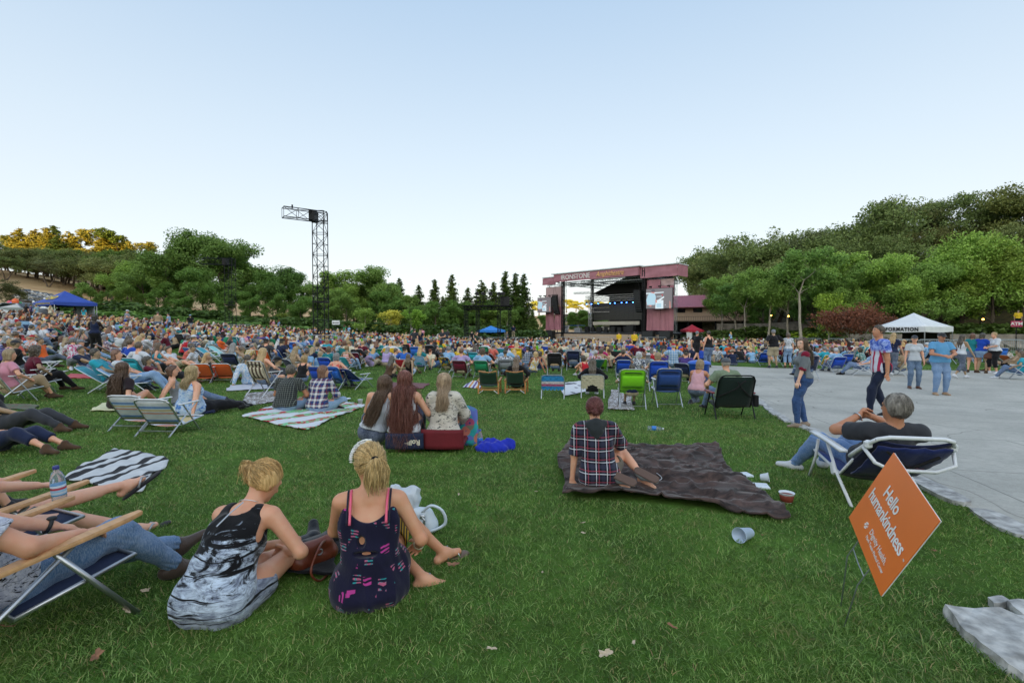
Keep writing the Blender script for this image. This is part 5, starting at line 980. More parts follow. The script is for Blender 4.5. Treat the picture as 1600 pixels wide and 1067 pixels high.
# ATM sign, arrow sign
q = GP(1588, 42); e = empty('atm_sign', q, rad(-35), 'pink ATM sign on a post at the right bank', 'sign'); z = D(1588, 506, 42).z-q.z; mb = MB(); mb.box((0, 0, z), (.72, .05, .50)); p = mb.build('sign_board', mat('atm_pink', 'b5365c', .5), e); mb = MB(); mb.box((0, .06, z/2), (.07, .07, z)); mb.build('post', STEELB, e); text_obj('lettering', 'ATM', .36, mat('letter_white', 'd8d2cf', .6), p, M_((0, -.04, z), pi/2), .01, bold=.012)
q = GP(525, 48); e = empty('direction_sign', q, 0, 'white direction sign with an arrow on a post in the crowd', 'sign'); z = D(525, 504, 48).z-q.z; mb = MB(); mb.box((0, 0, z), (.75, .05, .42)); p = mb.build('sign_board', WHITE, e); mb = MB(); mb.box((0, .05, z/2), (.05, .05, z)); mb.build('post', STEELB, e)
mb = MB(); mb.add([(-.32, -.04, z-.02), (-.2, -.04, z+.06), (-.2, -.04, z+.01), (.3, -.04, z+.01), (.3, -.04, z-.05), (-.2, -.04, z-.05), (-.2, -.04, z-.10)], [(0, 6, 5, 4, 3, 2, 1)]); mb.build('arrow', mat('letter_black', '1a1b20', .6), p)
# parked cars
def car_proto():
 e = empty('parked_car', (0, 0, 0), 0, 'car', 'car', 'cars parked on the dry field'); P2 = []
 prof = [(-2.25, .35), (-2.3, .75), (-2.15, .98), (-1.35, 1.02), (-.85, 1.42), (.5, 1.48), (1.15, 1.05), (2.1, .88), (2.28, .65), (2.25, .35)]
 mb = MB(); n = len(prof); V = []
 for s, ins in ((-.88, 0), (-.80, 0), (.80, 0), (.88, 0)):
  V += [(x, (s if z < 1.03 else s*.82), z) for x, z in prof]
 F = [tuple(range(n)), tuple(3*n+i for i in range(n-1, -1, -1))]+[(r*n+i, r*n+(i+1) % n, (r+1)*n+(i+1) % n, (r+1)*n+i)[::-1] for r in range(3) for i in range(n)]
 mb.add(V, F); m, nt, b = nodes_of('car_paint'); oi = N(nt, 'ShaderNodeObjectInfo'); nt.links.new(oi.outputs['Color'], b.inputs['Base Color']); b.inputs['Roughness'].default_value = .25; b.inputs['Coat Weight'].default_value = .6; b.inputs['Metallic'].default_value = .2; bo = mb.build('body', m, e)
 mb = MB()
 for s in (-1, 1): mb.add([(x, s*.745, z) for x, z in ((-1.15, 1.08), (-.80, 1.38), (.42, 1.43), (.98, 1.08))], [(0, 1, 2, 3) if s > 0 else (3, 2, 1, 0)])
 mb.add([(-1.40, -.66, 1.07), (-1.40, .66, 1.07), (-.90, .62, 1.43), (-.90, -.62, 1.43)], [(3, 2, 1, 0)]); mb.add([(1.20, -.66, 1.09), (1.20, .66, 1.09), (.56, .62, 1.49), (.56, -.62, 1.49)], [(0, 1, 2, 3)]); mb.build('windows', mat('car_glass', '20262b', .08, spec=.8), e)
 for x in (-1.4, 1.4):
  for s in (-1, 1): mb = MB(); mb.lathe((x, s*.80, .33), [(.05, -.11), (.30, -.11), (.33, -.07), (.33, .07), (.30, .11), (.05, .11)], 14, M=Euler((pi/2, 0, 0)).to_matrix()); wq = mb.build('wheel', mat('rubber', '17181a', .8), e); mb = MB(); mb.lathe((x, s*.92, .33), [(.18, -.012), (.18, .012)], 12, M=Euler((pi/2, 0, 0)).to_matrix()); mb.build('rim', ALU, wq)
 for s in (-1, 1): mb = MB(); mb.box((2.22, s*.62, .72), (.1, .35, .12)); mb.build('headlight', GLAMP, e)
 return e
car0 = car_proto(); CC = [('white', 'c9cccd'), ('silver', '9ba0a4'), ('black', '1c1e21'), ('grey', '5f6468'), ('dark red', '5a1a1e'), ('pale blue', '8aa0b5'), ('dark blue', '22324e')]
used = [False]
def put_car(x, y, rz, ci, lab, grp='cars parked on the dry field', sc=1):
 e = car0 if not used[0] else copy_tree(car0); used[0] = True; e.location = (x, y, float(g(x, y))+.02); e.rotation_euler = (0, 0, rz); e.scale = (sc,)*3; e['label'] = lab; e['group'] = grp
 for c in e.children:
  if c.name.startswith('body'): c.color = (*hx(CC[ci][1]), 1)
for r_ in range(6):
 for i in range(8):
  px = 36+i*11.5+(r_ % 2)*5+rnd.random()*2; d = 78+r_*8.5; ci = rnd.choice([0, 0, 1, 1, 2, 3, 0, 5, 4]); p = GP(px, d)
  put_car(p.x, p.y, rad(-10)+rnd.gauss(0, .06)+(pi if rnd.random() < .5 else 0), ci, f'{CC[ci][0]} car parked in the rows on the dry field at far left')
for i in range(8): px = 150+i*8; p = GP(px, 95+3*(i % 2)); ci = rnd.choice([0, 1, 0, 3]); put_car(p.x, p.y, rad(60), ci, f'{CC[ci][0]} car half hidden behind the shrubs right of the blue canopy')
p = GP(26, 50); put_car(p.x, p.y, rad(178), 1, 'silver car parked beside the blue canopy at the left edge', sc=1.15)
# blue recycling bin
p = P(1092, 608); e = empty('rubbish_bin', p, rad(8), 'blue plastic bin with a lid beside the path', 'bin'); BB = mat('bin_blue', '1d4db0', .35, vary=.06)
mb = MB(); mb.lathe((0, 0, 0), [(.22, 0), (.24, .02), (.30, .74), (.32, .76), (.32, .80), (.28, .80), (.22, .05)], 24); mb.build('drum', BB, e, True); mb = MB(); mb.lathe((0, 0, .80), [(.335, -.03), (.34, .02), (.27, .07), (.1, .10), (.02, .105)], 24); mb.build('lid', mat('bin_lid', '2e62c4', .35), e, True)
# kerb stones beside the path
SLAB = mat('slab_granite', 'a6a6a4', .85, vary=.5, ns=11, bs=1, bsc=16)
ed = PATHPOLY[1:9]
def along(poly, s):
 for i in range(len(poly)-1):
  a, b = Vector(poly[i]), Vector(poly[i+1]); L = (b-a).length
  if s <= L: return a+(b-a)*(s/L), (b-a).normalized()
  s -= L
 return Vector(poly[-1]), (b-a).normalized()
tot = sum((Vector(ed[i+1])-Vector(ed[i])).length for i in range(len(ed)-1)); s = .0; i = 0
while s < tot:
 L = rnd.uniform(.45, .95); p, t = along(ed, s+L/2); nn = Vector((-t.y, t.x)); off = rnd.uniform(-.05, .02); r = random.Random(i+90); wd = rnd.uniform(.16, .24); pts = []
 for k in range(10):
  a = 2*pi*k/10; rx = L*.5*(abs(cos(a))**.6)*(1 if cos(a) > 0 else -1)*r.uniform(.88, 1.0); ry = wd*.5*(abs(sin(a))**.7)*(1 if sin(a) > 0 else -1)*r.uniform(.8, 1.05); v = p+t*rx+nn*(ry+off); pts.append((v.x, v.y))
 z = float(g(p.x, p.y)); mb = MB(); mb.poly(pts, z-.06, z+.025+.02*rnd.random()); tag(mb.build('kerb_stone', SLAB), 'irregular pale stone slab in the edging between lawn and path', 'kerb stone', 'edging stones beside the path'); s += L+.04; i += 1
for i, (pix, hh, lab) in enumerate([([(1478, 946), (1540, 946), (1640, 968), (1680, 1020), (1600, 1046), (1560, 1022), (1508, 982)], .06, 'big pale stone slab at the lower right corner'), ([(1573, 940), (1610, 938), (1640, 962), (1598, 962)], .05, 'small pale rock above the big slab'), ([(1544, 934), (1565, 930), (1578, 940), (1552, 944)], .04, 'little grey rock left of the small pale one'), ([(1600, 930), (1650, 925), (1660, 945), (1615, 944)], .05, 'pale rock at the right frame edge')]):
 pts = [P(x, y, hh) for x, y in pix]; c = sum((Vector((q.x, q.y, 0)) for q in pts), Vector())/len(pts); bm = bmesh.new(); n = len(pts)
 top = [bm.verts.new((q.x, q.y, hh+rnd.uniform(-.012, .012))) for q in pts]; low = [bm.verts.new((c.x+(q.x-c.x)*1.06, c.y+(q.y-c.y)*1.06, -.05)) for q in pts]; bm.faces.new(top)
 for k in range(n): bm.faces.new((low[k], low[(k+1) % n], top[(k+1) % n], top[k]))
 bmesh.ops.recalc_face_normals(bm, faces=bm.faces); bmesh.ops.triangulate(bm, faces=bm.faces); bmesh.ops.subdivide_edges(bm, edges=bm.edges, cuts=3, use_grid_fill=True)
 ns = mknoise(i+3, 14)
 for v in bm.verts: v.co.z += .010*ns(v.co.x, v.co.y, v.co.z); v.co.x += .006*ns(v.co.y*2, v.co.z*3, v.co.x)
 me = bpy.data.meshes.new('stone_slab'); bm.to_mesh(me); bm.free(); me.materials.append(SLAB); o = bpy.data.objects.new('stone_slab', me); C.objects.link(o); tag(o, lab, 'rock', 'pale rocks at the lower right')
# small lamps glowing among the trees
LG = emit('lamp_warm', 'ffb84a', 9)
for i, (px, py, d, lab) in enumerate([(1232, 494, 58, 'small warm lamp glowing in the trees right of the pale trunk'), (1536, 499, 48, 'small warm lamp glowing on the bank left of the ATM sign'), (1205, 493, 64, 'dim warm lamp in the trees left of the pale trunk')]):
 p = D(px, py, d); mb = MB(); mb.lathe((0, 0, 0), [(.02, -.07), (.08, -.04), (.09, .03), (.03, .08)], 8); o = mb.build('garden_lamp', LG, None, True, p); q = GP(px, d); mb = MB(); mb.tube([(0, 0, 0.08), (0, .0, -(p.z-q.z))], .02, 4); mb.build('post', STEELB, o); tag(o, lab, 'lamp')
# ------------------------------------------------------------------ chairs
COL = {'white': 'c9cdd2', 'black': '17171a', 'navy': '1b2542', 'royal blue': '1c45a8', 'blue': '2c62b8', 'light blue': '86aed0', 'turquoise': '2a9cae', 'teal': '1f7a80', 'green': '1f7a52', 'dark green': '1d3a2a', 'lime green': '6fb81e', 'olive': '55583a', 'yellow': 'd6b12a', 'orange': 'd9622a', 'coral': 'd0675a', 'red': 'b01f2c',
       'maroon': '5a1428', 'pink': 'c98a9a', 'magenta': 'b02560', 'purple': '4c3a78', 'lavender': 'a796c0', 'grey': '7c8086', 'charcoal': '35373c', 'tan': 'a38d70', 'brown': '4f3a2a', 'cream': 'cfc6ac', 'denim': '3f5a80', 'light denim': '6f92b8', 'dark denim': '1f2c44', 'khaki': 'a89c82'}
WOODC = mat('chair_wood', 'b27a45', .5, vary=.25, ns=5, sx=(1, 1, 8)); ARMW = mat('arm_wood', 'c09468', .5, vary=.2, ns=4, sx=(1, 6, 6)); REDP = mat('arm_red', '7a2f33', .45); PLW = mat('white_plastic', 'd4d7da', .4, vary=.04); PAT = {}
def stripes_mat(name, cols, axis='Z', scale=8., rep=True):
 if name in MATS: return MATS[name]
 m, nt, b = nodes_of(name); MATS[name] = m; tc = N(nt, 'ShaderNodeTexCoord'); sp = N(nt, 'ShaderNodeSeparateXYZ'); nt.links.new(tc.outputs['Object'], sp.inputs[0]); ml = N(nt, 'ShaderNodeMath', operation='MULTIPLY'); ml.inputs[1].default_value = scale; nt.links.new(sp.outputs[axis], ml.inputs[0]); fr = N(nt, 'ShaderNodeMath', operation='FRACT'); nt.links.new(ml.outputs[0], fr.inputs[0])
 n = N(nt, 'ShaderNodeValToRGB'); n.color_ramp.interpolation = 'CONSTANT'; e = n.color_ramp.elements
 for i, c in enumerate(cols):
  q = e[i] if i < 2 else e.new(i/len(cols)); q.position = i/len(cols); q.color = (*hx(c), 1)
 nt.links.new(fr.outputs[0], n.inputs[0]); f = noise(nt, 9, 4); c = mixc(nt, ramp(nt, f, [(.3, .2), (.7, 0)]), n.outputs[0], (.05, .05, .06)); nt.links.new(c, b.inputs['Base Color']); b.inputs['Roughness'].default_value = .85; bump(nt, b, noise(nt, 30, 3), .25, .01); return m
BST = stripes_mat('blue_stripes', ['1c45a8', '1c45a8', 'c9cdd2', '2c62b8', 'd6922a', '2c62b8', 'b03a3a', '1c2f6a'], 'Y', 6.5); RAIN = stripes_mat('rainbow_stripes', ['2a9cd0', '7a5ac0', 'e07a3a', 'e0b83a', '58b060', 'd05a80'], 'Z', 3.2); BLUW = stripes_mat('pastel_stripes', ['ccd8e6', 'd8dee6', 'dce0e6', 'ccd8e6', 'd09a8a', 'd8dee6', 'd8c088', 'b8cfe6', '4a7cc8'], 'Z', 4.5)
CRB = stripes_mat('cream_brown', ['4f3a2a', 'cfc6ac', '4f3a2a', 'cfc6ac'], 'X', 4.0); TEAM = cloth('yellow_blue_green', 'print', cols=('d6b12a', '1f7a80'), sc=.35); FLOR = cloth('floral', 'print', cols=('c05a90', 'c9cdd2'), sc=.55); TOWL = cloth('dolphin_towel', 'plain')
CP = {}
def chair_proto(kind):
 e = empty('folding_chair', (0, 0, 0), 0, 'chair', 'chair'); L = {}
 P5 = dict(beach=(.27, .20, .28, .28, .68, .52), tall=(.28, .36, .40, .22, .90, .62), lounge=(.29, .24, .26, .52, .62, .42), low=(.26, .14, .20, .30, .56, .44)).get(kind)
 def b(nm, m, mb, smooth=False): L[nm] = mb.build(nm, m, e, smooth); return L[nm]
 if P5:
  w_, zs, zf, bl, zt, za = P5; yb = -.06; zz = zs; top = Vector((0, yb-bl, zt)); pb = Vector((0, yb, zz)); pf = Vector((0, yb+.46, zf)); r = .0125
  mb = MB()
  for s in (-1, 1):
   mb.tube([(s*w_, .30 if kind != 'lounge' else .42, 0), (s*w_, yb+.02, za)], r, 6); mb.tube([(s*w_, yb-.28, 0), (s*w_, yb+.30, za)], r, 6); mb.tube([pb+Vector((s*w_, 0, 0)), pf+Vector((s*w_, 0, 0))], r, 6)
  c = .09; mb.tube([pb+Vector((-w_, 0, 0)), (-w_, (top.y-pb.y)*.88+pb.y, (top.z-pb.z)*.88+pb.z), (-w_+c*.4, (top.y-pb.y)*.97+pb.y, (top.z-pb.z)*.97+pb.z), (-w_+c, top.y, top.z), (w_-c, top.y, top.z), (w_-c*.4, (top.y-pb.y)*.97+pb.y, (top.z-pb.z)*.97+pb.z), (w_, (top.y-pb.y)*.88+pb.y, (top.z-pb.z)*.88+pb.z), pb+Vector((w_, 0, 0))], r, 6)
  mb.tube([pf+Vector((-w_, 0, 0)), pf+Vector((w_, 0, 0))], r, 6); mb.tube([(-w_, yb-.2, .08), (w_, yb-.2, .08)], r*.8, 5); b('frame', ALU, mb)
  for s in (-1, 1): mb = MB(); mb.box((s*(w_+.012), yb+.14, za+.012), (.045, .42, .022), bev=.008); mb.build('armrest', PLW, e)
  g1 = [[Vector((x, 0, 0))+pb.lerp(top, t)+Vector((0, -.025*(1-(x/w_)**2)*sin(pi*min(1, t*1.02)), 0)) for t in np.linspace(.02, .97, 7)] for x in np.linspace(-w_+.012, w_-.012, 7)]
  mb = MB(); mb.sheet(g1, .006); b('backrest', CL, mb, True); g2 = [[Vector((x, 0, -.03*(1-(x/w_)**2)))+pb.lerp(pf, t) for t in np.linspace(0, .98, 5)] for x in np.linspace(-w_+.012, w_-.012, 7)]; mb = MB(); mb.sheet(g2, .006); b('seat', CL, mb, True)
  nb_ = (top-pb).cross(Vector((1, 0, 0))).normalized(); nb_ = nb_ if nb_.y < 0 else -nb_
  if kind in ('beach', 'tall'):
   mb = MB(); g3 = [[Vector((x, 0, 0))+pb.lerp(top, t)+nb_*(.035+.03*sin(pi*(t-.25)/.5)*(1-(x/w_)**4)) for t in np.linspace(.25, .75, 6)] for x in np.linspace(-w_+.05, w_-.05, 7)]; mb.sheet(g3, .012); b('pouch', CL, mb, True)
   mb = MB(); mb.tube([Vector((-w_+.1, 0, 0))+pb.lerp(top, .86)+nb_*.03, pb.lerp(top, .93)+nb_*.08, Vector((w_-.1, 0, 0))+pb.lerp(top, .86)+nb_*.03], .010, 5); b('carry_strap', BLKF, mb)
 elif kind == 'wood':
  mb = MB()
  for s in (-1, 1): mb.bar((s*.29, -.20, 0), (s*.29, -.18, .36), .03, .04); mb.bar((s*.29, .26, 0), (s*.29, .24, .42), .03, .04); mb.bar((s*.31, -.24, .37), (s*.31, .30, .44), .045, .022); mb.bar((s*.25, -.14, .30), (s*.24, -.34, .68), .026, .03)
  mb.bar((-.29, -.19, .12), (.29, -.19, .12), .025, .035); mb.bar((-.29, .25, .12), (.29, .25, .12), .025, .035); b('frame', WOODC, mb); mb = MB(); mb.tube([(-.25, -.335, .67), (-.13, -.375, .645), (0, -.385, .635), (.13, -.375, .645), (.25, -.335, .67)], .017, 7); b('top_rail', WOODC, mb, True)
  mb = MB(); mb.bar((-.27, -.21, .02), (-.15, -.20, .11), .03, .012); mb.bar((.27, -.21, .02), (.15, -.20, .11), .03, .012); b('brace', PLW, mb)
  mb = MB(); mb.sheet([[(x, -.16-.18*t-.05*(1-(x/.25)**2), .28+.37*t-.03*(1-(x/.25)**2)*(t > .8)) for t in np.linspace(0, .97, 7)] for x in np.linspace(-.25, .25, 9)], .008); b('backrest', CL, mb, True); mb = MB(); mb.sheet([[(x, -.18+.44*t, .25+.06*t-.035*(1-(x/.27)**2)) for t in np.linspace(0, 1, 5)] for x in np.linspace(-.27, .27, 7)], .008); b('seat', CL, mb, True)
 elif kind == 'web':
  mb = MB(); w_ = .30; c = .08; mb.tube([(-w_, -.20, 0), (-w_, -.06, .24), (-w_, -.22, .56), (-w_+c*.4, -.24, .615), (-w_+c, -.245, .64), (w_-c, -.245, .64), (w_-c*.4, -.24, .615), (w_, -.22, .56), (w_, -.06, .24), (w_, -.20, 0)], .0125, 7)
  for s in (-1, 1): mb.tube([(s*w_, -.08, .22), (s*w_, .36, .26), (s*w_, .38, 0)], .0125, 7); mb.tube([(s*w_, -.16, .44), (s*w_, .28, .44), (s*w_, .30, .25)], .0125, 6)
  b('frame', ALU, mb); mb = MB()
  for i in range(6):
   t = .12+i*.155; a = Vector((0, -.08-.16*t, .24+.39*t)); mb.sheet([[(x, a.y+(.008 if (k+i) % 2 else -.008), a.z-.028), (x, a.y-.012+(.008 if (k+i) % 2 else -.008), a.z+.028)] for k, x in enumerate(np.linspace(-w_, w_, 9))], .004)
  for k in range(6):
   x = -w_+.06+k*.096; mb.sheet([[(x+dx, -.08-.16*t+(-.008 if (int(t*6.5)+k) % 2 else .008), .24+.39*t) for dx in (-.028, .028)] for t in np.linspace(0, .98, 12)], .004)
  b('backrest', CL, mb); mb = MB(); [mb.sheet([[(x+dx, y_, .225+.03*(y_+.08)) for dx in (-.028, .028)] for y_ in np.linspace(-.08, .36, 5)], .004) for x in np.linspace(-.24, .24, 6)]; b('seat', CL, mb)
 elif kind == 'camp':
  w_ = .33; mb = MB(); c = .1; mb.tube([(-w_, -.12, .22), (-w_, -.34, .76), (-w_+c*.4, -.365, .83), (-w_+c, -.37, .85), (w_-c, -.37, .85), (w_-c*.4, -.365, .83), (w_, -.34, .76), (w_, -.12, .22)], .014, 8)
  for s in (-1, 1): mb.tube([(s*(w_+.03), -.30, 0), (s*(w_+.03), -.05, .48)], .013, 7); mb.tube([(s*(w_+.03), .34, 0), (s*(w_+.03), .05, .48)], .013, 7); mb.tube([(s*w_, -.12, .24), (s*w_, .36, .30)], .013, 6)
  b('frame', STEELB, mb); mb = MB(); mb.sheet([[(x, -.12-.235*t-.04*(1-(x/w_)**2)*sin(pi*t), .22+.60*t) for t in np.linspace(0, 1, 9)] for x in np.linspace(-w_+.01, w_-.01, 9)], .01); b('backrest', CL, mb, True); mb = MB(); mb.sheet([[(x, -.12+.48*t, .24+.06*t-.03*(1-(x/w_)**2)) for t in np.linspace(0, 1, 5)] for x in np.linspace(-w_, w_, 7)], .01); b('seat', CL, mb, True)
  for s in (-1, 1): mb = MB(); mb.box((s*(w_+.05), .04, .50), (.06, .46, .035), bev=.012); mb.build('armrest', REDP, e)
  mb = MB(); mb.tube([(-w_+.02, -.20, .42), (-.05, -.40, .60), (.06, -.42, .72), (.13, -.41, .76)], .014, 5); mb.tube([(w_-.02, -.20, .42), (.05, -.40, .62), (-.02, -.42, .74)], .014, 5); b('carry_strap', BLKF, mb); mb = MB(); mb.box((w_+.12, -.05, .34), (.08, .18, .22), bev=.01); b('side_pocket', BLKF, mb)
 return e
CHN = []
def chair(kind, loc, rz, color, label, m=None, group='folding chairs on the lawn', name=None, sub=None):
 if kind not in CP: e = CP[kind] = chair_proto(kind)
 else: e = copy_tree(CP[kind])
 e.location = loc; e.rotation_euler = (0, 0, rz); w_ = label.split()
 while sum(len([q for q in a.replace('-', ' ').split()]) for a in w_) > 16: w_.pop()
 e['label'] = ' '.join(w_).rstrip(','); e['group'] = group
 for c in e.children:
  n = c.name.split('.')[0]
  if n in ('backrest', 'seat', 'pouch'):
   c.color = (*hx(COL.get(color, color)), 1)
   if m: c.material_slots[0].link = 'OBJECT'; c.material_slots[0].material = m
   elif c.material_slots[0].link == 'OBJECT': c.material_slots[0].link = 'OBJECT'; c.material_slots[0].material = CL
  if n == 'pouch': c.color = (*[min(1, q*1.35) for q in hx(COL.get(sub or color, color))], 1)
 CHN.append(e); return e
STAGE_T = Vector((14, 88, 0))
def yaw_to(loc, off=0, tgt=None):
 d = (tgt or STAGE_T)-Vector(loc); return atan2(-d.x, d.y)+rad(off)
# ------------------------------------------------------------------ blankets and cloths on the grass
def cloth_on_ground(name, pix, m, label, cat='blanket', grp=None, th=.012, color=None, amp=.006, n=26, lift=.02, world=None, rag=.0):
 pts = world or [P(*q) for q in pix]; a, b_, c, d = [Vector(p) for p in pts]; ns = mknoise(len(label), 6); n2 = mknoise(len(label)+4, 17); n3 = mknoise(77, 12); G = []
 for i in range(n+1):
  row = []
  for j in range(n+1):
   s, t = i/n, j/n; p = a.lerp(b_, s).lerp(d.lerp(c, s), t); q_ = rag*(sin(5*s+2)*(abs(t-.5)*2)**4*(1 if t > .5 else -1)); p = p+Vector((rag*sin(6*t+1)*(abs(s-.5)*2)**4, q_*1.6, 0)); e_ = .02*sin(7*s+3*t)*(min(t, 1-t) < .02)+.02*sin(9*t+1)*(min(s, 1-s) < .02)
   z = float(g(p.x, p.y))+lift+amp*max(-.3, 1-abs(ns(p.x+.15*n2(p.x, p.y, 0)*(rag > 0), p.y, 0)))*2+amp*.5*n2(p.x, p.y, 0)+(amp*1.1*max(0, 1-3*abs(n3(p.x, p.y*1.6, 0))) if rag else 0); row.append((p.x+e_, p.y+e_*.6, z))
  G.append(row)
 mb = MB(); mb.sheet(G, th); o = mb.build(name, m, None, True)
 if color: o.color = (*hx(COL.get(color, color)), 1)
 return tag(o, label, cat, grp)
# ------------------------------------------------------------------ poses of the seated and standing people
POSES = {
 'sit_chair': dict(pel=(0, .02, .30), lean=-.26, curve=.34, LF=(-.14, .66, .08), RF=(.12, .62, .08), LH=(-.27, .22, .47), RH=(.27, .20, .47), LE=(-1, -.5, -.3), RE=(1, -.5, -.3)),
 'sit_chair2': dict(pel=(0, .02, .30), lean=-.20, curve=.45, head=(0, .45, 0), LF=(-.2, .60, .08), RF=(.16, .70, .08), LH=(-.10, .40, .42), RH=(.27, .18, .47), LE=(-1, -.5, -.3), RE=(1, -.5, -.3)),
 'sit_tall': dict(pel=(0, .02, .46), lean=-.22, curve=.2, LF=(-.14, .58, .08), RF=(.12, .60, .08), LH=(-.27, .2, .70), RH=(.27, .2, .70), LE=(-1, -.5, -.3), RE=(1, -.5, -.3)),
 'sit_ground': dict(pel=(0, 0, .10), lean=.10, curve=.55, LF=(-.13, .56, .08), RF=(.11, .60, .08), LH=(-.06, .44, .34), RH=(.08, .42, .36), LE=(-1, 0, -.3), RE=(1, 0, -.3)),
 'sit_cross': dict(pel=(0, 0, .10), lean=.05, curve=.45, LF=(.14, .36, .07), RF=(-.10, .42, .07), LK=(-1, .5, .3), RK=(1, .5, .3), LT=(1, .2, 0), RT=(-1, .2, 0), LH=(-.12, .30, .18), RH=(.12, .32, .18), LE=(-1, -.3, -.2), RE=(1, -.3, -.2)),
 'lean_back': dict(pel=(0, 0, .10), lean=-.42, curve=.25, LF=(-.10, .84, .07), RF=(.12, .80, .07), LH=(-.26, -.42, .04), RH=(.27, -.40, .04), LE=(-.6, -1, 0), RE=(.6, -1, 0)),
 'lean_side': dict(pel=(0, 0, .10), lean=-.25, curve=.2, side=.22, head=(0, -.4, 0), LF=(-.30, .66, .07), RF=(-.05, .74, .07), LK=(-.5, .5, 1), LH=(-.05, .28, .22), RH=(.42, -.28, .04), LE=(-1, -.3, -.3), RE=(1, -.6, 0)),
 'recline': dict(pel=(0, 0, .12), lean=-.98, curve=.45, LF=(-.10, .82, .07), RF=(.14, .80, .08), RK=(.1, .6, 1), LH=(-.30, -.28, .05), RH=(.06, .18, .26), LE=(-.5, -1, -.5), RE=(1, -.3, -.3)),
 'lounge': dict(pel=(0, .04, .34), lean=-.82, curve=.35, LF=(-.12, .76, .09), RF=(.12, .70, .09), LH=(-.28, .12, .46), RH=(.10, .20, .46), LE=(-1, -.5, -.3), RE=(1, -.5, -.3)),
 'kneel': dict(pel=(0, -.05, .32), lean=.25, curve=.35, LF=(-.10, -.16, .06), RF=(.12, .30, .08), LK=(0, 1, -.2), RK=(0, .6, 1), LT=(0, -1, -.1), LH=(-.1, .42, .40), RH=(.16, .44, .42), LE=(-1, -.3, -.4), RE=(1, -.3, -.4)),
 'stand': dict(pel=(0, 0, .93), LF=(-.12, 0, .08), RF=(.12, .04, .08), LH=(-.24, .08, .86), RH=(.25, .04, .86)),
 'stand_hips': dict(pel=(0, 0, .93), LF=(-.17, 0, .08), RF=(.17, .02, .08), LH=(-.20, -.02, 1.02), RH=(.20, -.02, 1.02), LE=(-1, -.5, 0), RE=(1, -.5, 0)),
 'stand_hold': dict(pel=(0, 0, .93), LF=(-.13, 0, .08), RF=(.14, .05, .08), head=(-.15, 0, 0), LH=(-.08, .30, 1.10), RH=(.10, .30, 1.10), LE=(-1, -.3, -.6), RE=(1, -.3, -.6)),
 'walk': dict(pel=(0, 0, .91), lean=.05, LF=(-.09, .30, .09), RF=(.09, -.34, .14), RT=(.1, 1, -.5), LH=(-.22, -.12, .88), RH=(.24, .24, .92), RE=(.6, -1, 0)),
}
PH = {'sit_chair': 1.0, 'sit_chair2': 1.0, 'sit_tall': 1.2, 'sit_ground': .80, 'sit_cross': .84, 'lean_back': .78, 'lean_side': .80, 'recline': .52, 'lounge': .82, 'kneel': 1.08}
PNAME = {'sit_chair': 'sitting back', 'sit_chair2': 'sitting turned sideways', 'sit_tall': 'sitting high', 'sit_ground': 'sitting with knees up', 'sit_cross': 'sitting cross-legged', 'lean_back': 'leaning back on the hands', 'lean_side': 'leaning on one arm', 'recline': 'lying propped up', 'lounge': 'lying back', 'kneel': 'kneeling', 'stand': 'standing', 'stand_hips': 'standing with hands on hips', 'stand_hold': 'standing with hands together', 'walk': 'walking'}
SKC, MC = {}, {}
def sk_of(pose, sex, w_):
 k = (pose, sex, w_)
 if k not in SKC: SKC[k] = skel(sex=sex, w=w_, **POSES[pose])
 return SKC[k]
def cached(key, fn):
 if key not in MC:
  V, F = fn(); MC[key] = (V, F)
  me = fastmesh(key[-1] if isinstance(key[-1], str) else 'part', V, F, None, smooth=True, link=False); MC[key] = me
 return MC[key]
def inst(name, me, m, parent, color):
 o = bpy.data.objects.new(name, me); C.objects.link(o); o.parent = parent
 if not me.materials: me.materials.append(m)
 if me.materials[0] != m: o.material_slots[0].link = 'OBJECT'; o.material_slots[0].material = m
 o.color = (*hx(COL.get(color, HC.get(color, SK.get(color, color)))), 1); return o
PM = {'plain': CL, 'denim': DEN, 'plaid': cloth('plaid_a', 'plaid', cols=('1a1a1e', 'c9cdd2', '8a2030')), 'plaid_blue': cloth('plaid_b', 'plaid', cols=('c9cdd2', '2c62b8', '1b2542')), 'plaid_purple': cloth('plaid_c', 'vstripe', cols=('c9cdd2',)), 'striped': cloth('striped', 'hstripe', cols=('c9cdd2',)), 'print': cloth('print_a', 'print', cols=('c9cdd2',)), 'floral': cloth('print_b', 'print', cols=('2c62b8', 'c98a9a')), 'dotted': cloth('dots_a', 'dots', cols=('17171a',), sc=1.4), 'leopard': cloth('print_c', 'print', cols=('4f3a2a',))}
LABELS = {}
HNAME = {'blond': 'blond', 'ash': 'ash blond', 'brown': 'brown', 'dark': 'dark brown', 'black': 'black', 'red': 'red', 'grey': 'grey', 'white': 'white', 'auburn': 'auburn', 'burgundy': 'burgundy'}
SNAME = {'short': 'short', 'crop': 'cropped', 'bob': 'chin-length', 'long': 'long', 'pony': 'ponytailed', 'bun': 'pinned-up', 'curly': 'curly'}
TNAME = {'tee': 'T-shirt', 'long': 'long-sleeved top', 'tank': 'tank top', 'half': 'loose-sleeved top'}
H16 = .016
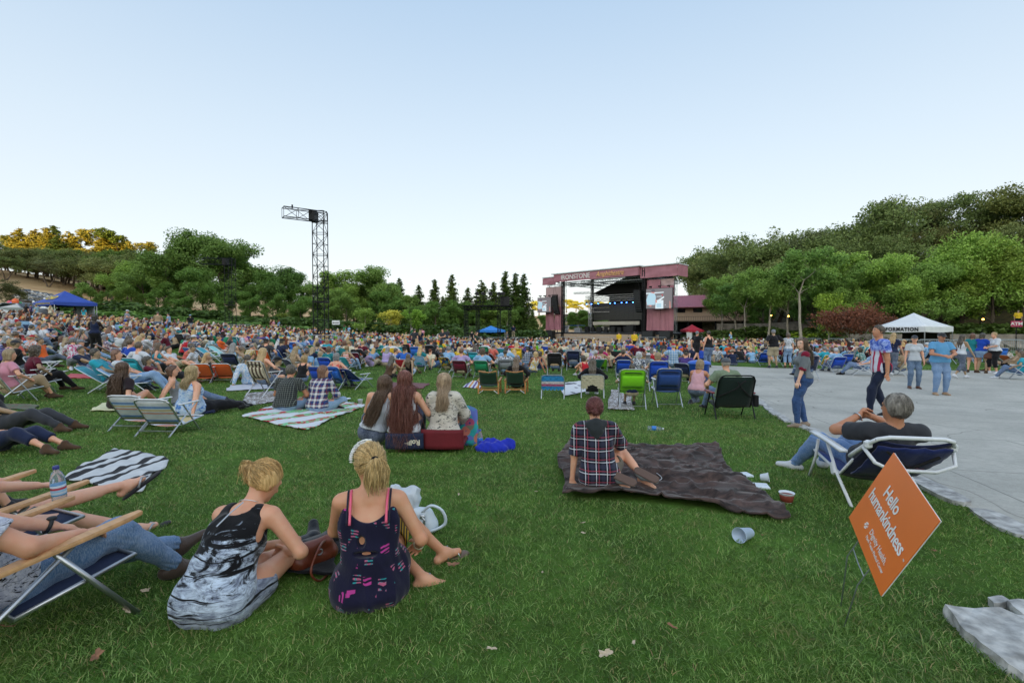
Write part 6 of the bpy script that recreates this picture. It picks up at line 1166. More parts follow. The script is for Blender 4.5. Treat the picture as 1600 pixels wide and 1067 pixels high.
def place(pose, loc, rz, sex, w_, top, bot, hair, skin, shoes='charcoal', hat=None, label=None, sc=1.0, grp='people in the crowd on the lawn', h=None):
 """top=(kind, colour, pattern); bot=(kind, colour, pattern); hair=(style, colour)"""
 h = h or H16; k = sk_of(pose, sex, w_); e = empty('person', loc, rz, label, 'person', grp); e.scale = (sc, sc, sc); kk = (pose, sex, w_, h)
 key = kk+('body',)
 if key not in MC:
  P_, K_ = body_prims(k, h < .011); V, F = sdf_mesh(P_, h, .03, kk=K_); me = fastmesh('body', V, F, SKIN, smooth=True, link=False); ca = me.color_attributes.new('Tint', 'FLOAT_COLOR', 'POINT'); ca.data.foreach_set('color', body_tint(k, V, skin).ravel()); MC[key] = me
 inst('body', MC[key], SKIN, e, skin)
 inst('shirt' if top[0] != 'tank' else 'tank_top', cached(kk+(top[0], 'top'), lambda: top_mesh(k, h, top[0], seed=len(pose) % 7+1, loose=.012 if sex == 'm' else .004)), PM[top[2]] if len(top) > 2 else CL, e, top[1])
 inst('trousers' if bot[0] in ('pants', 'capri') else 'shorts', cached(kk+(bot[0], 'bot'), lambda: pants_mesh(k, h, bot[0])), PM[bot[2]] if len(bot) > 2 else (DEN if 'denim' in bot[1] else CL), e, bot[1])
 if hair[0] != 'none': inst('hair', cached(kk+(hair[0], 'hair'), lambda: hair_mesh(k, h, hair[0])), HAIR, e, hair[1])
 if shoes: inst('shoes', cached(kk+('shoes',), lambda: shoes_mesh(k, h)), CL, e, shoes)
 if hat: inst('hat', cached(kk+(hat[0], 'hat'), lambda: hat_mesh(k, h, hat[0])), CL, e, hat[1])
 return e
def auto_label(pose, top, bot, hair, hat, extra):
 t = top[1]+' '+({'plaid': 'checked ', 'plaid_blue': 'checked ', 'plaid_purple': 'striped ', 'striped': 'striped ', 'print': 'patterned ', 'floral': 'flowery ', 'dotted': 'dotted ', 'leopard': 'patterned '}.get(top[2], '') if len(top) > 2 else '')+TNAME[top[0]]
 s = f"person with {SNAME.get(hair[0], 'short')} {HNAME[hair[1]]} hair"+(f" and {hat[1]} {'cap' if hat[0] == 'cap' else 'sun hat'}" if hat else '')+f" in {t}, {PNAME[pose]}"
 if extra: s += ' '+extra
 return s
def uniq(l):
 w_ = l.split()
 while sum(len(re.findall('[A-Za-z]+', q)) for q in w_) > 16: w_.pop()
 l = ' '.join(w_).rstrip(',')
 LABELS[l] = LABELS.get(l, 0)+1; return l
_ = None
# px, head-top y, pose, turn, sex, girth, top, bottom, hair, skin, hat, chair(kind, colour, material), where
B_ = 'black'; W_ = 'white'; N_ = 'navy'
CR = [
 (15, 545, 'sit_chair', -8, 'f', 1.1, ('tee', 'pink'), ('capri', 'tan'), ('bob', 'ash'), 'fair', _, ('beach', 'cream', _), 'in a cream chair at left edge'),
 (50, 540, 'sit_chair2', -10, 'f', 1.1, ('tee', 'maroon'), ('pants', B_), ('curly', 'dark'), 'tan', _, ('beach', N_, _), 'in a navy chair at left'),
 (33, 531, 'lean_back', -5, 'm', 1.2, ('tee', B_), ('pants', 'dark denim'), ('short', 'dark'), 'tan', ('cap', 'charcoal'), _, 'behind the cream chair'),
 (4, 531, 'sit_ground', 0, 'f', 1.1, ('tank', 'purple'), ('shorts', B_), ('curly', 'blond'), 'fair', _, _, 'cut by the left edge'),
 (19, 529, 'sit_cross', 10, 'f', 1.0, ('tee', 'coral'), ('pants', 'denim'), ('bob', 'brown'), 'fair', _, _, 'near the left edge'),
 (56, 523, 'recline', -60, 'f', 1.1, ('tee', 'light blue'), ('pants', 'khaki'), ('short', 'grey'), 'fair', _, _, 'in pale trousers at left'),
 (70, 527, 'lean_back', -50, 'm', 1.0, ('tee', 'orange'), ('pants', 'dark denim'), ('short', 'black'), 'tan', _, _, 'at left'),
 (129, 530, 'lean_side', -25, 'm', 1.1, ('tee', 'light blue'), ('knee', 'khaki'), ('short', 'grey'), 'fair', ('cap', 'grey'), _, 'left of the lying man'),
 (142, 541, 'recline', -75, 'm', 1.1, ('tee', N_), ('pants', 'denim'), ('short', 'black'), 'tan', _, _, 'raising a phone'),
 (115, 527, 'kneel', 70, 'f', 1.0, ('half', 'magenta', 'print'), ('shorts', 'grey'), ('short', 'grey'), 'fair', ('cap', 'grey'), _, 'bending left'),
 (50, 507, 'sit_chair', 0, 'm', 1.1, ('tee', W_), ('pants', 'denim'), ('short', 'black'), 'tan', _, ('beach', 'red', _), 'far left'), (69, 506, 'sit_chair', 0, 'm', 1.2, ('tee', W_), ('pants', B_), ('short', 'grey'), 'fair', _, ('beach', 'grey', _), 'far left'),
 (76, 516, 'sit_ground', 0, 'f', 1., ('tee', 'lavender'), ('shorts', 'denim'), ('short', 'grey'), 'fair', _, _, 'left crowd'), (104, 517, 'sit_ground', -20, 'f', 1., ('tee', 'coral'), ('shorts', 'denim'), ('bob', 'brown'), 'fair', _, _, 'left crowd'), (33, 504, 'recline', -60, 'f', 1., ('tee', 'lavender'), ('pants', B_), ('pony', 'brown'), 'fair', _, _, 'far left'),
 (204, 529, 'sit_chair', 0, 'm', 1.1, ('tee', 'royal blue'), ('pants', 'denim'), ('short', 'brown'), 'fair', _, ('beach', B_, _), 'with a black jacket on the chair'), (217, 534, 'sit_chair', 8, 'm', .85, ('tee', W_), ('knee', 'grey'), ('short', 'brown'), 'fair', _, ('beach', 'turquoise', _), 'beside the royal blue shirt'),
 (228, 541, 'lean_side', -10, 'm', 1.1, ('half', 'red', 'plaid'), ('pants', B_), ('short', 'black'), 'tan', _, _, 'left of the lying people'), (252, 557, 'recline', -55, 'f', 1.2, ('tee', 'maroon'), ('pants', B_), ('curly', 'black'), 'tan', _, _, 'before the red checked shirt'),
 (244, 535, 'sit_chair2', -40, 'f', .95, ('tank', 'turquoise'), ('shorts', 'denim'), ('long', 'brown'), 'fair', _, ('low', 'turquoise', _), 'looking right'), (262, 537, 'lean_back', -30, 'f', 1.0, ('tee', W_), ('pants', B_), ('long', 'black'), 'tan', _, _, 'beside the lying men'),
 (277, 541, 'recline', -80, 'm', 1.2, ('tee', W_), ('knee', 'khaki'), ('short', 'dark'), 'fair', _, _, 'stretched to the right'), (289, 536, 'sit_ground', -40, 'f', 1.0, ('tank', 'coral'), ('shorts', W_), ('bun', 'brown'), 'tan', _, _, 'facing right'), (306, 539, 'lean_side', -60, 'f', 1., ('tee', W_, 'dotted'), ('shorts', B_), ('short', 'black'), 'tan', _, _, 'right of the white shirts'),
 (299, 530, 'sit_ground', -10, 'f', 1., ('tank', 'cream'), ('shorts', B_), ('long', 'blond'), 'fair', _, _, 'mid left'), (286, 526, 'sit_ground', -10, 'm', 1., ('tee', 'red'), ('shorts', B_), ('short', 'dark'), 'tan', _, _, 'mid left'),
 (329, 550, 'lean_side', -55, 'f', 1., ('tank', B_), ('pants', 'navy', 'print'), ('long', 'blond'), 'tan', _, _, 'behind the orange-backed chairs'), (351, 539, 'sit_ground', -30, 'f', 1., ('half', 'maroon', 'plaid'), ('pants', B_), ('long', 'brown'), 'fair', _, _, 'near the empty turquoise loungers'),
 (372, 541, 'lean_back', -30, 'f', 1., ('tank', W_), ('shorts', 'navy'), ('pony', 'blond'), 'tan', _, _, 'left one of the white tank pair'), (384, 541, 'lean_back', -25, 'f', 1.1, ('tank', W_), ('pants', 'navy', 'print'), ('bun', 'brown'), 'tan', _, _, 'right one of the white tank pair'),
 (281, 570, 'lean_back', -40, 'f', 1.0, ('tank', 'grey'), ('pants', 'denim'), ('bob', 'auburn'), 'fair', _, _, 'behind the blue and white top'),
 (412, 543, 'sit_tall', -8, 'f', 1., ('tank', 'tan'), ('shorts', 'denim'), ('long', 'blond'), 'fair', _, ('tall', 'cream', CRB), 'in a brown and cream striped chair'), (390, 553, 'lean_back', 20, 'm', 1.1, ('long', 'light blue', 'print'), ('pants', 'light denim'), ('short', 'dark'), 'tan', _, _, 'left of the striped chair'),
 (431, 557, 'lean_side', 0, 'm', 1.25, ('tee', 'charcoal'), ('pants', 'denim'), ('crop', 'dark'), 'tan', ('cap', B_), _, 'behind the checked pair'), (471, 556, 'sit_ground', 15, 'f', 1., ('tank', B_), ('shorts', 'denim'), ('curly', 'blond'), 'fair', _, _, 'with a bare back before the blue chairs'), (460, 541, 'sit_chair2', -20, 'f', 1., ('tank', 'tan'), ('shorts', 'denim'), ('long', 'ash'), 'tan', _, ('low', 'navy', _), 'in profile'),
 (416, 529, 'sit_chair', 10, 'm', 1.1, ('tee', 'charcoal'), ('pants', 'denim'), ('short', 'dark'), 'fair', ('cap', B_), ('beach', 'orange', _), 'in an orange chair'), (441, 529, 'sit_chair', -15, 'm', 1.1, ('tee', N_), ('shorts', 'khaki'), ('short', 'black'), 'tan', ('cap', B_), ('beach', 'blue', _), 'beside the orange chair'), (462, 527, 'lean_back', -30, 'm', 1.3, ('tee', W_), ('pants', B_), ('short', 'white'), 'fair', _, _, 'before the nearer tower'),
 (484, 545, 'lean_back', 0, 'm', 1.1, ('tee', 'light blue'), ('shorts', 'khaki'), ('crop', 'dark'), 'tan', _, _, 'left of the blue chairs'), (495, 549, 'sit_ground', 0, 'f', 1., ('tee', 'light blue'), ('shorts', 'khaki'), ('bob', 'ash'), 'fair', _, _, 'left of the blue chairs'), (514, 541, 'sit_chair', 0, 'f', 1., ('tee', 'teal'), ('pants', 'denim'), ('bob', 'brown'), 'fair', _, ('beach', 'royal blue', _), 'in the left blue chair'), (526, 551, 'sit_chair', 0, 'f', 1., ('tank', 'coral'), ('pants', 'denim'), ('bob', 'grey'), 'fair', _, ('beach', 'blue', _), 'in the middle blue chair'),
 (601, 531, 'sit_chair', 0, 'm', 1.2, ('tee', 'teal'), ('shorts', 'khaki'), ('crop', 'grey'), 'fair', _, ('beach', 'green', _), 'in a green chair'), (617, 535, 'sit_chair', 0, 'f', 1., ('tee', W_), ('pants', 'denim'), ('bob', 'blond'), 'fair', _, ('low', 'navy', _), 'in a navy and white chair'), (632, 541, 'sit_chair', 0, 'm', 1.1, ('tee', 'blue'), ('shorts', 'khaki'), ('crop', 'dark'), 'tan', ('cap', B_), ('low', 'red', _), 'in a red chair'), (629, 525, 'sit_chair2', -30, 'm', 1.2, ('tee', W_), ('shorts', 'denim'), ('crop', 'dark'), 'fair', ('cap', B_), ('beach', N_, _), 'mid lawn'),
 (657, 541, 'sit_chair', -5, 'f', 1.1, ('tee', 'teal'), ('shorts', 'denim'), ('long', 'blond'), 'fair', _, ('web', 'light blue', _), 'in a blue webbed chair'), (607, 556, 'sit_ground', -10, 'f', .95, ('tank', 'brown'), ('shorts', B_), ('long', 'black'), 'tan', _, _, 'left one of the pair on the maroon blanket'), (640, 552, 'lean_back', 5, 'f', .95, ('tank', B_), ('shorts', 'light blue', 'print'), ('long', 'brown'), 'tan', _, _, 'right one of the pair on the maroon blanket'),
 (674, 530, 'sit_chair', 0, 'm', 1.3, ('tee', 'charcoal'), ('pants', B_), ('crop', 'brown'), 'fair', _, ('tall', B_, _), 'in a black high-backed chair'), (696, 531, 'sit_chair', 0, 'f', 1., ('tank', W_), ('shorts', 'denim'), ('bun', 'blond'), 'fair', _, ('low', 'light blue', _), 'in a white-framed chair'), (700, 541, 'sit_chair2', -15, 'm', 1.1, ('tee', 'light blue'), ('shorts', 'khaki'), ('short', 'grey'), 'fair', _, ('beach', 'navy', TEAM), 'in a yellow, blue and green chair'), (721, 544, 'sit_chair', 0, 'm', 1.1, ('tee', 'lavender'), ('shorts', 'khaki'), ('short', 'auburn'), 'fair', _, ('beach', 'maroon', _), 'in a maroon chair'),
 (651, 529, 'sit_chair', 0, 'f', 1., ('tee', 'turquoise'), ('shorts', 'denim'), ('bob', 'blond'), 'fair', _, ('beach', 'teal', _), 'in a teal chair, mid lawn'), (706, 534, 'sit_ground', -30, 'f', 1., ('tee', B_), ('shorts', 'denim'), ('bob', 'black'), 'tan', _, _, 'behind the grey man'), (722, 535, 'sit_chair', 0, 'f', 1., ('tee', 'orange'), ('shorts', 'denim'), ('short', 'ash'), 'fair', _, ('low', 'light denim', _), 'behind the maroon chair'),
 (754, 544, 'sit_chair', 0, 'm', 1.1, ('tee', 'light blue'), ('shorts', 'khaki'), ('curly', 'brown'), 'fair', _, ('beach', 'green', _), 'in the left green chair'), (791, 541, 'sit_chair', 5, 'm', 1.2, ('tee', 'light blue'), ('shorts', 'khaki'), ('short', 'black'), 'tan', _, ('beach', 'green', _), 'in the right green chair'), (770, 534, 'sit_chair', 0, 'f', 1.1, ('tee', 'maroon', 'plaid_purple'), ('pants', 'denim'), ('bob', 'grey'), 'fair', _, _, 'behind the two green chairs'), (747, 535, 'sit_chair', 0, 'f', 1., ('tank', B_), ('pants', 'denim'), ('bun', 'black'), 'tan', _, ('low', 'yellow', _), 'behind the left green chair'),
 (826, 533, 'sit_chair', 0, 'f', 1., ('tee', 'light blue'), ('pants', 'denim'), ('short', 'white'), 'fair', _, ('beach', 'red', _), 'in a red chair'), (802, 533, 'sit_chair', 0, 'm', 1.1, ('tee', 'red'), ('pants', 'denim'), ('short', 'dark'), 'fair', _, ('beach', B_, _), 'with a black jacket on the chair'), (852, 533, 'sit_chair', 0, 'f', 1., ('tee', 'teal'), ('pants', 'denim'), ('bob', 'blond'), 'fair', _, ('beach', 'turquoise', _), 'in the left turquoise chair'), (881, 534, 'sit_chair', 0, 'm', 1., ('tee', 'cream'), ('pants', 'denim'), ('short', 'grey'), 'fair', _, ('beach', 'turquoise', _), 'in the right turquoise chair'), (867, 541, 'sit_chair', 0, 'f', 1.1, ('tank', 'tan'), ('pants', 'denim'), ('bob', 'ash'), 'tan', ('cap', B_), ('tall', B_, _), 'with a black jacket over the chair'),
 (896, 536, 'sit_chair', 0, 'm', 1.2, ('tee', 'grey'), ('pants', 'denim'), ('crop', 'grey'), 'fair', _, ('tall', N_, _), 'in a navy backpack chair'), (807, 557, 'sit_chair', 0, 'f', 1.0, ('long', B_), ('pants', B_), ('long', 'brown'), 'fair', _, ('wood', 'dark green', _), 'in a dark green wooden chair'), (926, 560, 'sit_chair', 0, 'f', 1.0, ('long', B_), ('pants', B_), ('long', 'dark'), 'fair', _, ('web', 'cream', _), 'in a pale webbed chair'),
 (939, 544, 'sit_chair', 0, 'f', 1., ('tank', 'tan'), ('pants', B_), ('bob', 'brown'), 'tan', _, ('low', 'lime green', _), 'in the left lime green low chair'), (974, 543, 'sit_chair', 0, 'f', 1.1, ('tank', B_), ('pants', 'denim'), ('bob', 'blond'), 'fair', _, ('low', 'lime green', _), 'in the right lime green low chair'), (996, 534, 'sit_tall', 0, 'm', 1.2, ('tee', 'maroon'), ('shorts', 'khaki'), ('short', 'white'), 'fair', ('cap', 'grey'), ('low', 'charcoal', RAIN), 'in a striped chair'),
 (954, 539, 'sit_chair2', -40, 'f', 1., ('tee', 'tan'), ('shorts', 'denim'), ('long', 'dark'), 'tan', _, _, 'between the lime green chairs'), (941, 541, 'sit_chair', -30, 'f', 1., ('tee', 'magenta'), ('shorts', 'denim'), ('bob', 'brown'), 'fair', ('cap', 'magenta'), _, 'behind the left lime green chair'), (967, 537, 'sit_chair', 0, 'f', 1., ('tee', B_), ('shorts', 'denim'), ('short', 'dark'), 'fair', _, _, 'behind the right lime green chair'),
 (1028, 550, 'sit_chair', 0, 'f', 1., ('tee', 'tan'), ('pants', 'denim'), ('bob', 'ash'), 'fair', _, ('tall', 'royal blue', _), 'in a royal blue backpack chair'), (1052, 536, 'sit_tall', 0, 'm', 1.2, ('tee', 'light blue', 'plaid_blue'), ('pants', 'denim'), ('short', 'white'), 'fair', ('cap', 'red'), _, 'right of the royal blue chair'), (1071, 547, 'sit_chair2', -40, 'm', 1.1, ('tee', 'purple'), ('shorts', 'khaki'), ('crop', 'dark'), 'fair', ('cap', B_), ('beach', N_, _), 'behind the blond woman in pink'),
 (1157, 542, 'sit_ground', 0, 'm', 1.3, ('long', B_), ('pants', 'denim'), ('short', 'brown'), 'fair', _, _, 'at the far side of the path'), (1176, 544, 'sit_ground', 0, 'f', .95, ('tee', 'light blue'), ('pants', 'denim'), ('short', 'blond'), 'fair', _, _, 'beside the black hoodie'), (1177, 532, 'sit_chair', 0, 'f', 1.1, ('tee', 'cream'), ('pants', 'denim'), ('short', 'ash'), 'fair', _, ('beach', 'magenta', _), 'in a magenta chair'), (1196, 536, 'sit_chair', 0, 'f', 1., ('tee', 'charcoal'), ('pants', 'denim'), ('bob', 'dark'), 'fair', _, ('beach', 'blue', _), 'left of the man in shorts'), (1127, 531, 'sit_tall', -10, 'f', 1.2, ('tee', B_), ('capri', 'denim'), ('bob', 'black'), 'fair', _, _, 'with a grey bag, beyond the path'),
 (1288, 541, 'sit_chair', 10, 'f', 1.1, ('tee', 'turquoise'), ('pants', 'denim'), ('short', 'grey'), 'fair', _, ('beach', 'green', TEAM), 'in a green and yellow chair'), (1306, 543, 'sit_chair', 0, 'f', 1.1, ('tee', 'light blue'), ('pants', 'denim'), ('short', 'white'), 'fair', _, ('beach', 'royal blue', _), 'in a chair hung with a blue jacket'), (1335, 540, 'recline', 50, 'm', 1.1, ('tee', B_), ('pants', 'denim'), ('short', 'black'), 'tan', _, _, 'beyond the path'), (1352, 545, 'lounge', 60, 'm', 1.1, ('tee', 'light blue', 'plaid_blue'), ('pants', 'denim'), ('short', 'dark'), 'fair', _, ('lounge', W_, _), 'in a white lounger'),
 (1409, 545, 'sit_chair', 20, 'f', 1., ('tee', 'tan'), ('pants', 'denim'), ('bob', 'brown'), 'fair', _, ('beach', 'cream', _), 'behind the grey shirt woman'), (1448, 535, 'sit_chair', 10, 'm', 1.1, ('tee', 'light blue'), ('pants', 'denim'), ('short', 'white'), 'fair', ('cap', W_), ('beach', N_, _), 'between the two capped walkers'), (1262, 541, 'sit_chair', 0, 'm', 1., ('tee', N_), ('pants', 'denim'), ('short', 'dark'), 'fair', _, ('tall', N_, _), 'right behind the standing girl'),
 (1596, 548, 'sit_chair', 40, 'f', 1., ('tee', 'turquoise'), ('pants', 'denim'), ('bob', 'brown'), 'tan', _, ('beach', 'turquoise', _), 'at the right edge'), (1578, 545, 'lounge', 40, 'f', 1., ('tank', 'tan'), ('shorts', B_), ('bob', 'dark'), 'tan', _, _, 'in the shade at the right edge'),
 (545, 533, 'sit_ground', 0, 'f', 1., ('tee', 'grey'), ('shorts', 'denim'), ('curly', 'dark'), 'fair', _, _, 'behind the floral lounger'), (588, 533, 'lean_back', 0, 'm', 1.2, ('tee', W_), ('shorts', 'denim'), ('short', 'auburn'), 'fair', _, _, 'left of the green chair'), (566, 532, 'sit_ground', 0, 'f', 1., ('half', 'grey'), ('shorts', 'denim'), ('bob', 'brown'), 'fair', _, _, 'behind the navy recliner'), (580, 532, 'sit_ground', 0, 'f', 1., ('tee', 'cream'), ('shorts', 'denim'), ('pony', 'ash'), 'fair', ('sun', W_), _, 'in a white hat mid lawn'),
 (12, 590, 'recline', -70, 'm', 1.1, ('tee', B_), ('pants', 'charcoal'), ('short', 'dark'), 'tan', _, _, 'cut by the left edge'), (-12, 612, 'recline', -75, 'f', 1.1, ('tee', 'magenta'), ('capri', 'navy'), ('long', 'brown'), 'fair', _, _, 'mostly outside the left edge'),
]
import re
PEOPLE = []
def put_head(px, hy, pose, off, sex, w_, top, bot, hair, skin, hat, ch, where, h=None):
 k_ = sk_of(pose, sex, w_); ph = float(k_.hc[2]+.115)*(.97 if sex == 'f' else 1.03)+({'tall': .10 if pose != 'sit_tall' else 0, 'low': -.05}.get(ch[0], 0) if ch else 0); p = P(px, hy, ph); q = Vector((p.x, p.y, float(g(p.x, p.y)))); rz = yaw_to(q, off); sc = .97 if sex == 'f' else 1.03
 lb = auto_label(pose, top, bot, hair, hat, where); q0 = q.copy()
 if ch:
  tz = 0
  if ch[0] in ('tall',): tz = .10 if pose != 'sit_tall' else 0
  if ch[0] == 'low': tz = -.05
  chair(ch[0], q, rz, ch[1], f"{ch[1] if ch[2] is None else ''} {({'beach': 'low backpack chair', 'tall': 'high-backed folding chair', 'lounge': 'reclining lawn chair', 'low': 'low sling chair', 'wood': 'canvas chair with wooden frame', 'web': 'webbed lawn chair', 'camp': 'camp chair'})[ch[0]]} under the {HNAME[hair[1]]}-haired person in {top[1]}".strip(), ch[2]); q0.z += tz
 e = place(pose, q0, rz, sex, w_, top, bot, hair, skin, rnd.choice(['charcoal', 'brown', 'white', 'black']), hat, uniq(lb), sc, h=h); PEOPLE.append((q.x, q.y)); return e
for r_ in CR: put_head(*r_)
for px, py, pose, off, sex, w_, top, bot, hair, sk_, ck, sc, wh in [(987, 637, 'sit_tall', 0, 'm', .95, ('tee', N_), ('knee', 'khaki'), ('crop', 'dark'), 'tan', ('tall', 'lime green'), .80, 'in a lime green backpack chair'), (172, 612, 'lounge', -50, 'm', 1.1, ('tee', 'turquoise'), ('pants', 'denim'), ('short', 'black'), 'tan', ('lounge', 'turquoise'), 1., 'lying back, face up'), (205, 614, 'lounge', -50, 'f', 1.1, ('tee', W_), ('pants', 'light denim'), ('bob', 'auburn'), 'fair', ('lounge', 'light blue'), 1., 'holding a cup')]:
 q = P(px, py); rz = yaw_to(q, off); chair(ck[0], q, rz, ck[1], f'{ck[1]} chair under the {HNAME[hair[1]]}-haired person in {top[1]}, {wh.split(" ")[0]} one'); place(pose, q, rz, sex, w_, top, bot, hair, sk_, 'charcoal', None, uniq(auto_label(pose, top, bot, hair, None, wh)), sc, h=.012); PEOPLE.append((q.x, q.y))
# standing people: px, feet y
SP = [
 (149, 556, 'stand_hold', 40, 'f', 1.1, ('tank', N_), ('pants', B_), ('curly', 'black'), 'dark', _, 'with bushy hair among the seated people at left', 1.0), (58, 508.5, 'stand', 160, 'f', 1., ('tee', 'turquoise', 'striped'), ('pants', 'denim'), ('pony', 'dark'), 'fair', _, 'left of the blue canopy', 1), (42, 504, 'stand', 60, 'f', 1.1, ('tee', B_), ('pants', B_), ('bob', 'dark'), 'fair', _, 'left of the blue canopy', 1), (49, 505, 'stand_hips', 20, 'm', 1., ('tee', 'purple'), ('knee', B_), ('short', 'dark'), 'tan', _, 'left of the blue canopy', 1),
 (199, 519, 'stand_hold', -30, 'm', 1.2, ('tee', N_, 'striped'), ('knee', 'royal blue'), ('short', 'dark'), 'fair', ('sun', W_), 'in a white hat before the dark trees', 1.05), (247, 520, 'stand_hold', 60, 'm', 1.3, ('tee', 'tan'), ('pants', 'denim'), ('crop', 'brown'), 'fair', _, 'before the hedge at left', 1.05), (264, 518, 'stand', 150, 'm', 1.1, ('tee', 'light blue', 'plaid_blue'), ('pants', 'denim'), ('short', 'dark'), 'fair', _, 'before the hedge at left', 1), (298, 516, 'stand_hold', 100, 'm', 1.1, ('tee', B_), ('pants', 'dark denim'), ('short', 'dark'), 'tan', ('cap', 'light blue'), 'before the hedge', 1),
 (648, 552, 'stand', 0, 'm', 1.1, ('tee', 'charcoal'), ('pants', B_), ('short', 'brown'), 'fair', _, 'left one of the standing trio mid lawn', 1.), (657, 552, 'stand', 10, 'f', 1.1, ('tee', N_), ('pants', 'denim'), ('long', 'blond'), 'fair', ('cap', N_), 'middle one of the standing trio', 1.), (692, 549, 'stand_hold', 180, 'm', 1.3, ('tee', 'charcoal'), ('pants', 'denim'), ('crop', 'brown'), 'fair', _, 'facing the camera mid lawn', 1.05), (744, 553, 'walk', -90, 'm', 1.1, ('tee', 'dark green'), ('pants', B_), ('short', 'dark'), 'fair', _, 'behind the left green chair', 1.),
 (967, 545, 'stand', 15, 'm', 1.2, ('half', 'yellow'), ('pants', B_), ('short', 'dark'), 'fair', _, 'left one of the two guards in yellow', 1.), (991, 549, 'stand', 0, 'm', 1.2, ('half', 'yellow'), ('pants', B_), ('short', 'brown'), 'fair', _, 'right one of the two guards in yellow', 1.), (1088, 566, 'walk', -60, 'm', 1.2, ('tee', B_), ('knee', B_), ('short', 'grey'), 'fair', ('cap', 'grey'), 'left of the black tank top', 1.02), (1107, 574, 'stand', 20, 'f', 1.3, ('tank', B_), ('pants', 'denim'), ('bun', 'dark'), 'fair', _, 'at the far edge of the path', 1.02),
 (1208, 575, 'stand_hips', 0, 'm', 1.35, ('half', B_), ('knee', 'khaki'), ('crop', 'grey'), 'tan', ('cap', 'grey'), 'at the far edge of the path', 1.06), (1231, 575, 'stand', -10, 'f', 1.0, ('tee', W_, 'dotted'), ('capri', 'light denim'), ('bob', 'brown'), 'fair', _, 'partly hidden by the standing girl', .97),
 (1394, 587, 'walk', -60, 'f', 1.1, ('tee', N_), ('pants', 'dark denim'), ('long', 'blond'), 'fair', _, 'partly hidden by the boy in the tie-dye shirt', 1.), (1501, 591, 'walk', -90, 'f', 1.0, ('tank', W_), ('capri', 'dark denim'), ('long', 'dark'), 'tan', _, 'right of the light blue shirt man', .97), (1518, 582, 'stand', -60, 'f', 1.1, ('tee', 'teal'), ('shorts', 'denim'), ('bob', 'auburn'), 'fair', _, 'between the white tank and the blue shirt', .97), (1533, 583, 'stand_hold', -80, 'f', 1.15, ('tee', 'royal blue'), ('shorts', 'light denim'), ('bob', 'black'), 'tan', _, 'with a brown shoulder bag', .98), (1553, 584, 'stand_hold', 80, 'f', 1.3, ('half', W_), ('capri', B_), ('short', 'blond'), 'fair', _, 'at the right, facing the brown bag woman', 1.0),
 (802, 541, 'stand_hold', 30, 'm', 1.2, ('tee', N_), ('pants', 'khaki'), ('short', 'dark'), 'fair', _, 'on a riser with a camera right of the scaffold', 1.), (1590, 515, 'stand', 100, 'm', 1.2, ('half', 'yellow'), ('pants', B_), ('short', 'dark'), 'tan', _, 'on the bank above the ATM sign', 1.), (1402, 540, 'stand_hold', 160, 'm', 1.3, ('tee', 'green'), ('knee', 'khaki'), ('short', 'grey'), 'fair', _, 'in front of the information canopy', 1.), (1365, 544, 'stand', 40, 'm', 1.1, ('tee', W_), ('pants', 'denim'), ('short', 'grey'), 'fair', ('cap', W_), 'left of the information canopy', 1), (1376, 544, 'stand', 40, 'm', 1.1, ('half', 'yellow'), ('pants', B_), ('short', 'brown'), 'fair', _, 'left of the information canopy', 1),
]
for (px, py, pose, off, sex, w_, top, bot, hair, skin, hat, where, sc) in SP:
 q = P(px, py) if py > 530 and px < 1700 else GP(px, {58: 47, 42: 48, 49: 49, 199: 40, 247: 40, 264: 44, 298: 46, 1590: 46}.get(px, 45))
 if px == 802: q = GP(802, 60); q.z += .9; mb = MB(); mb.box((q.x, q.y, q.z-.45), (1.6, 1.6, .9), bev=.02); tag(mb.build('camera_riser', DECK), 'small black camera riser right of the scaffold', 'platform')
 if px == 1590: q.z = D(1590, 513, 46).z
 e = place(pose, q, yaw_to(q, off), sex, w_, top, bot, hair, skin, rnd.choice(['charcoal', 'brown', 'white']), hat, uniq(auto_label(pose, top, bot, hair, hat, where)), sc, h=.013 if py > 560 else None); PEOPLE.append((q.x, q.y))
for px, d, tp, c1 in ((80, 49.5, 'stand', 'cream'), (92, 52.5, 'stand_hold', 'maroon'), (118, 52.5, 'stand_hold', 'grey'), (132, 49.6, 'stand', 'turquoise')): q = GP(px, d); place(tp, q, rad(150 if d > 50 else 10), 'f', 1.1, ('tee', c1), ('shorts', 'khaki'), ('long', 'blond' if px < 90 else 'dark'), 'fair', label=f'person in a {c1} T-shirt at the blue canopy booth'); PEOPLE.append((q.x, q.y))
p = P(1541, 583); e = empty('shoulder_bag', (p.x-.12, p.y-.22, p.z+.62), rad(-40), 'brown leather shoulder bag carried by the woman in royal blue', 'bag'); mb = MB(); mb.box((0, 0, .13), (.34, .12, .26), bev=.04); mb.build('body', mat('bag_brown', '5c3423', .5), e); mb = MB(); mb.tube([(-.14, 0, .25), (-.10, .06, .55), (.02, .10, .78), (.10, .05, .5), (.14, 0, .25)], .012, 5); mb.build('strap', MATS['bag_brown'], e)
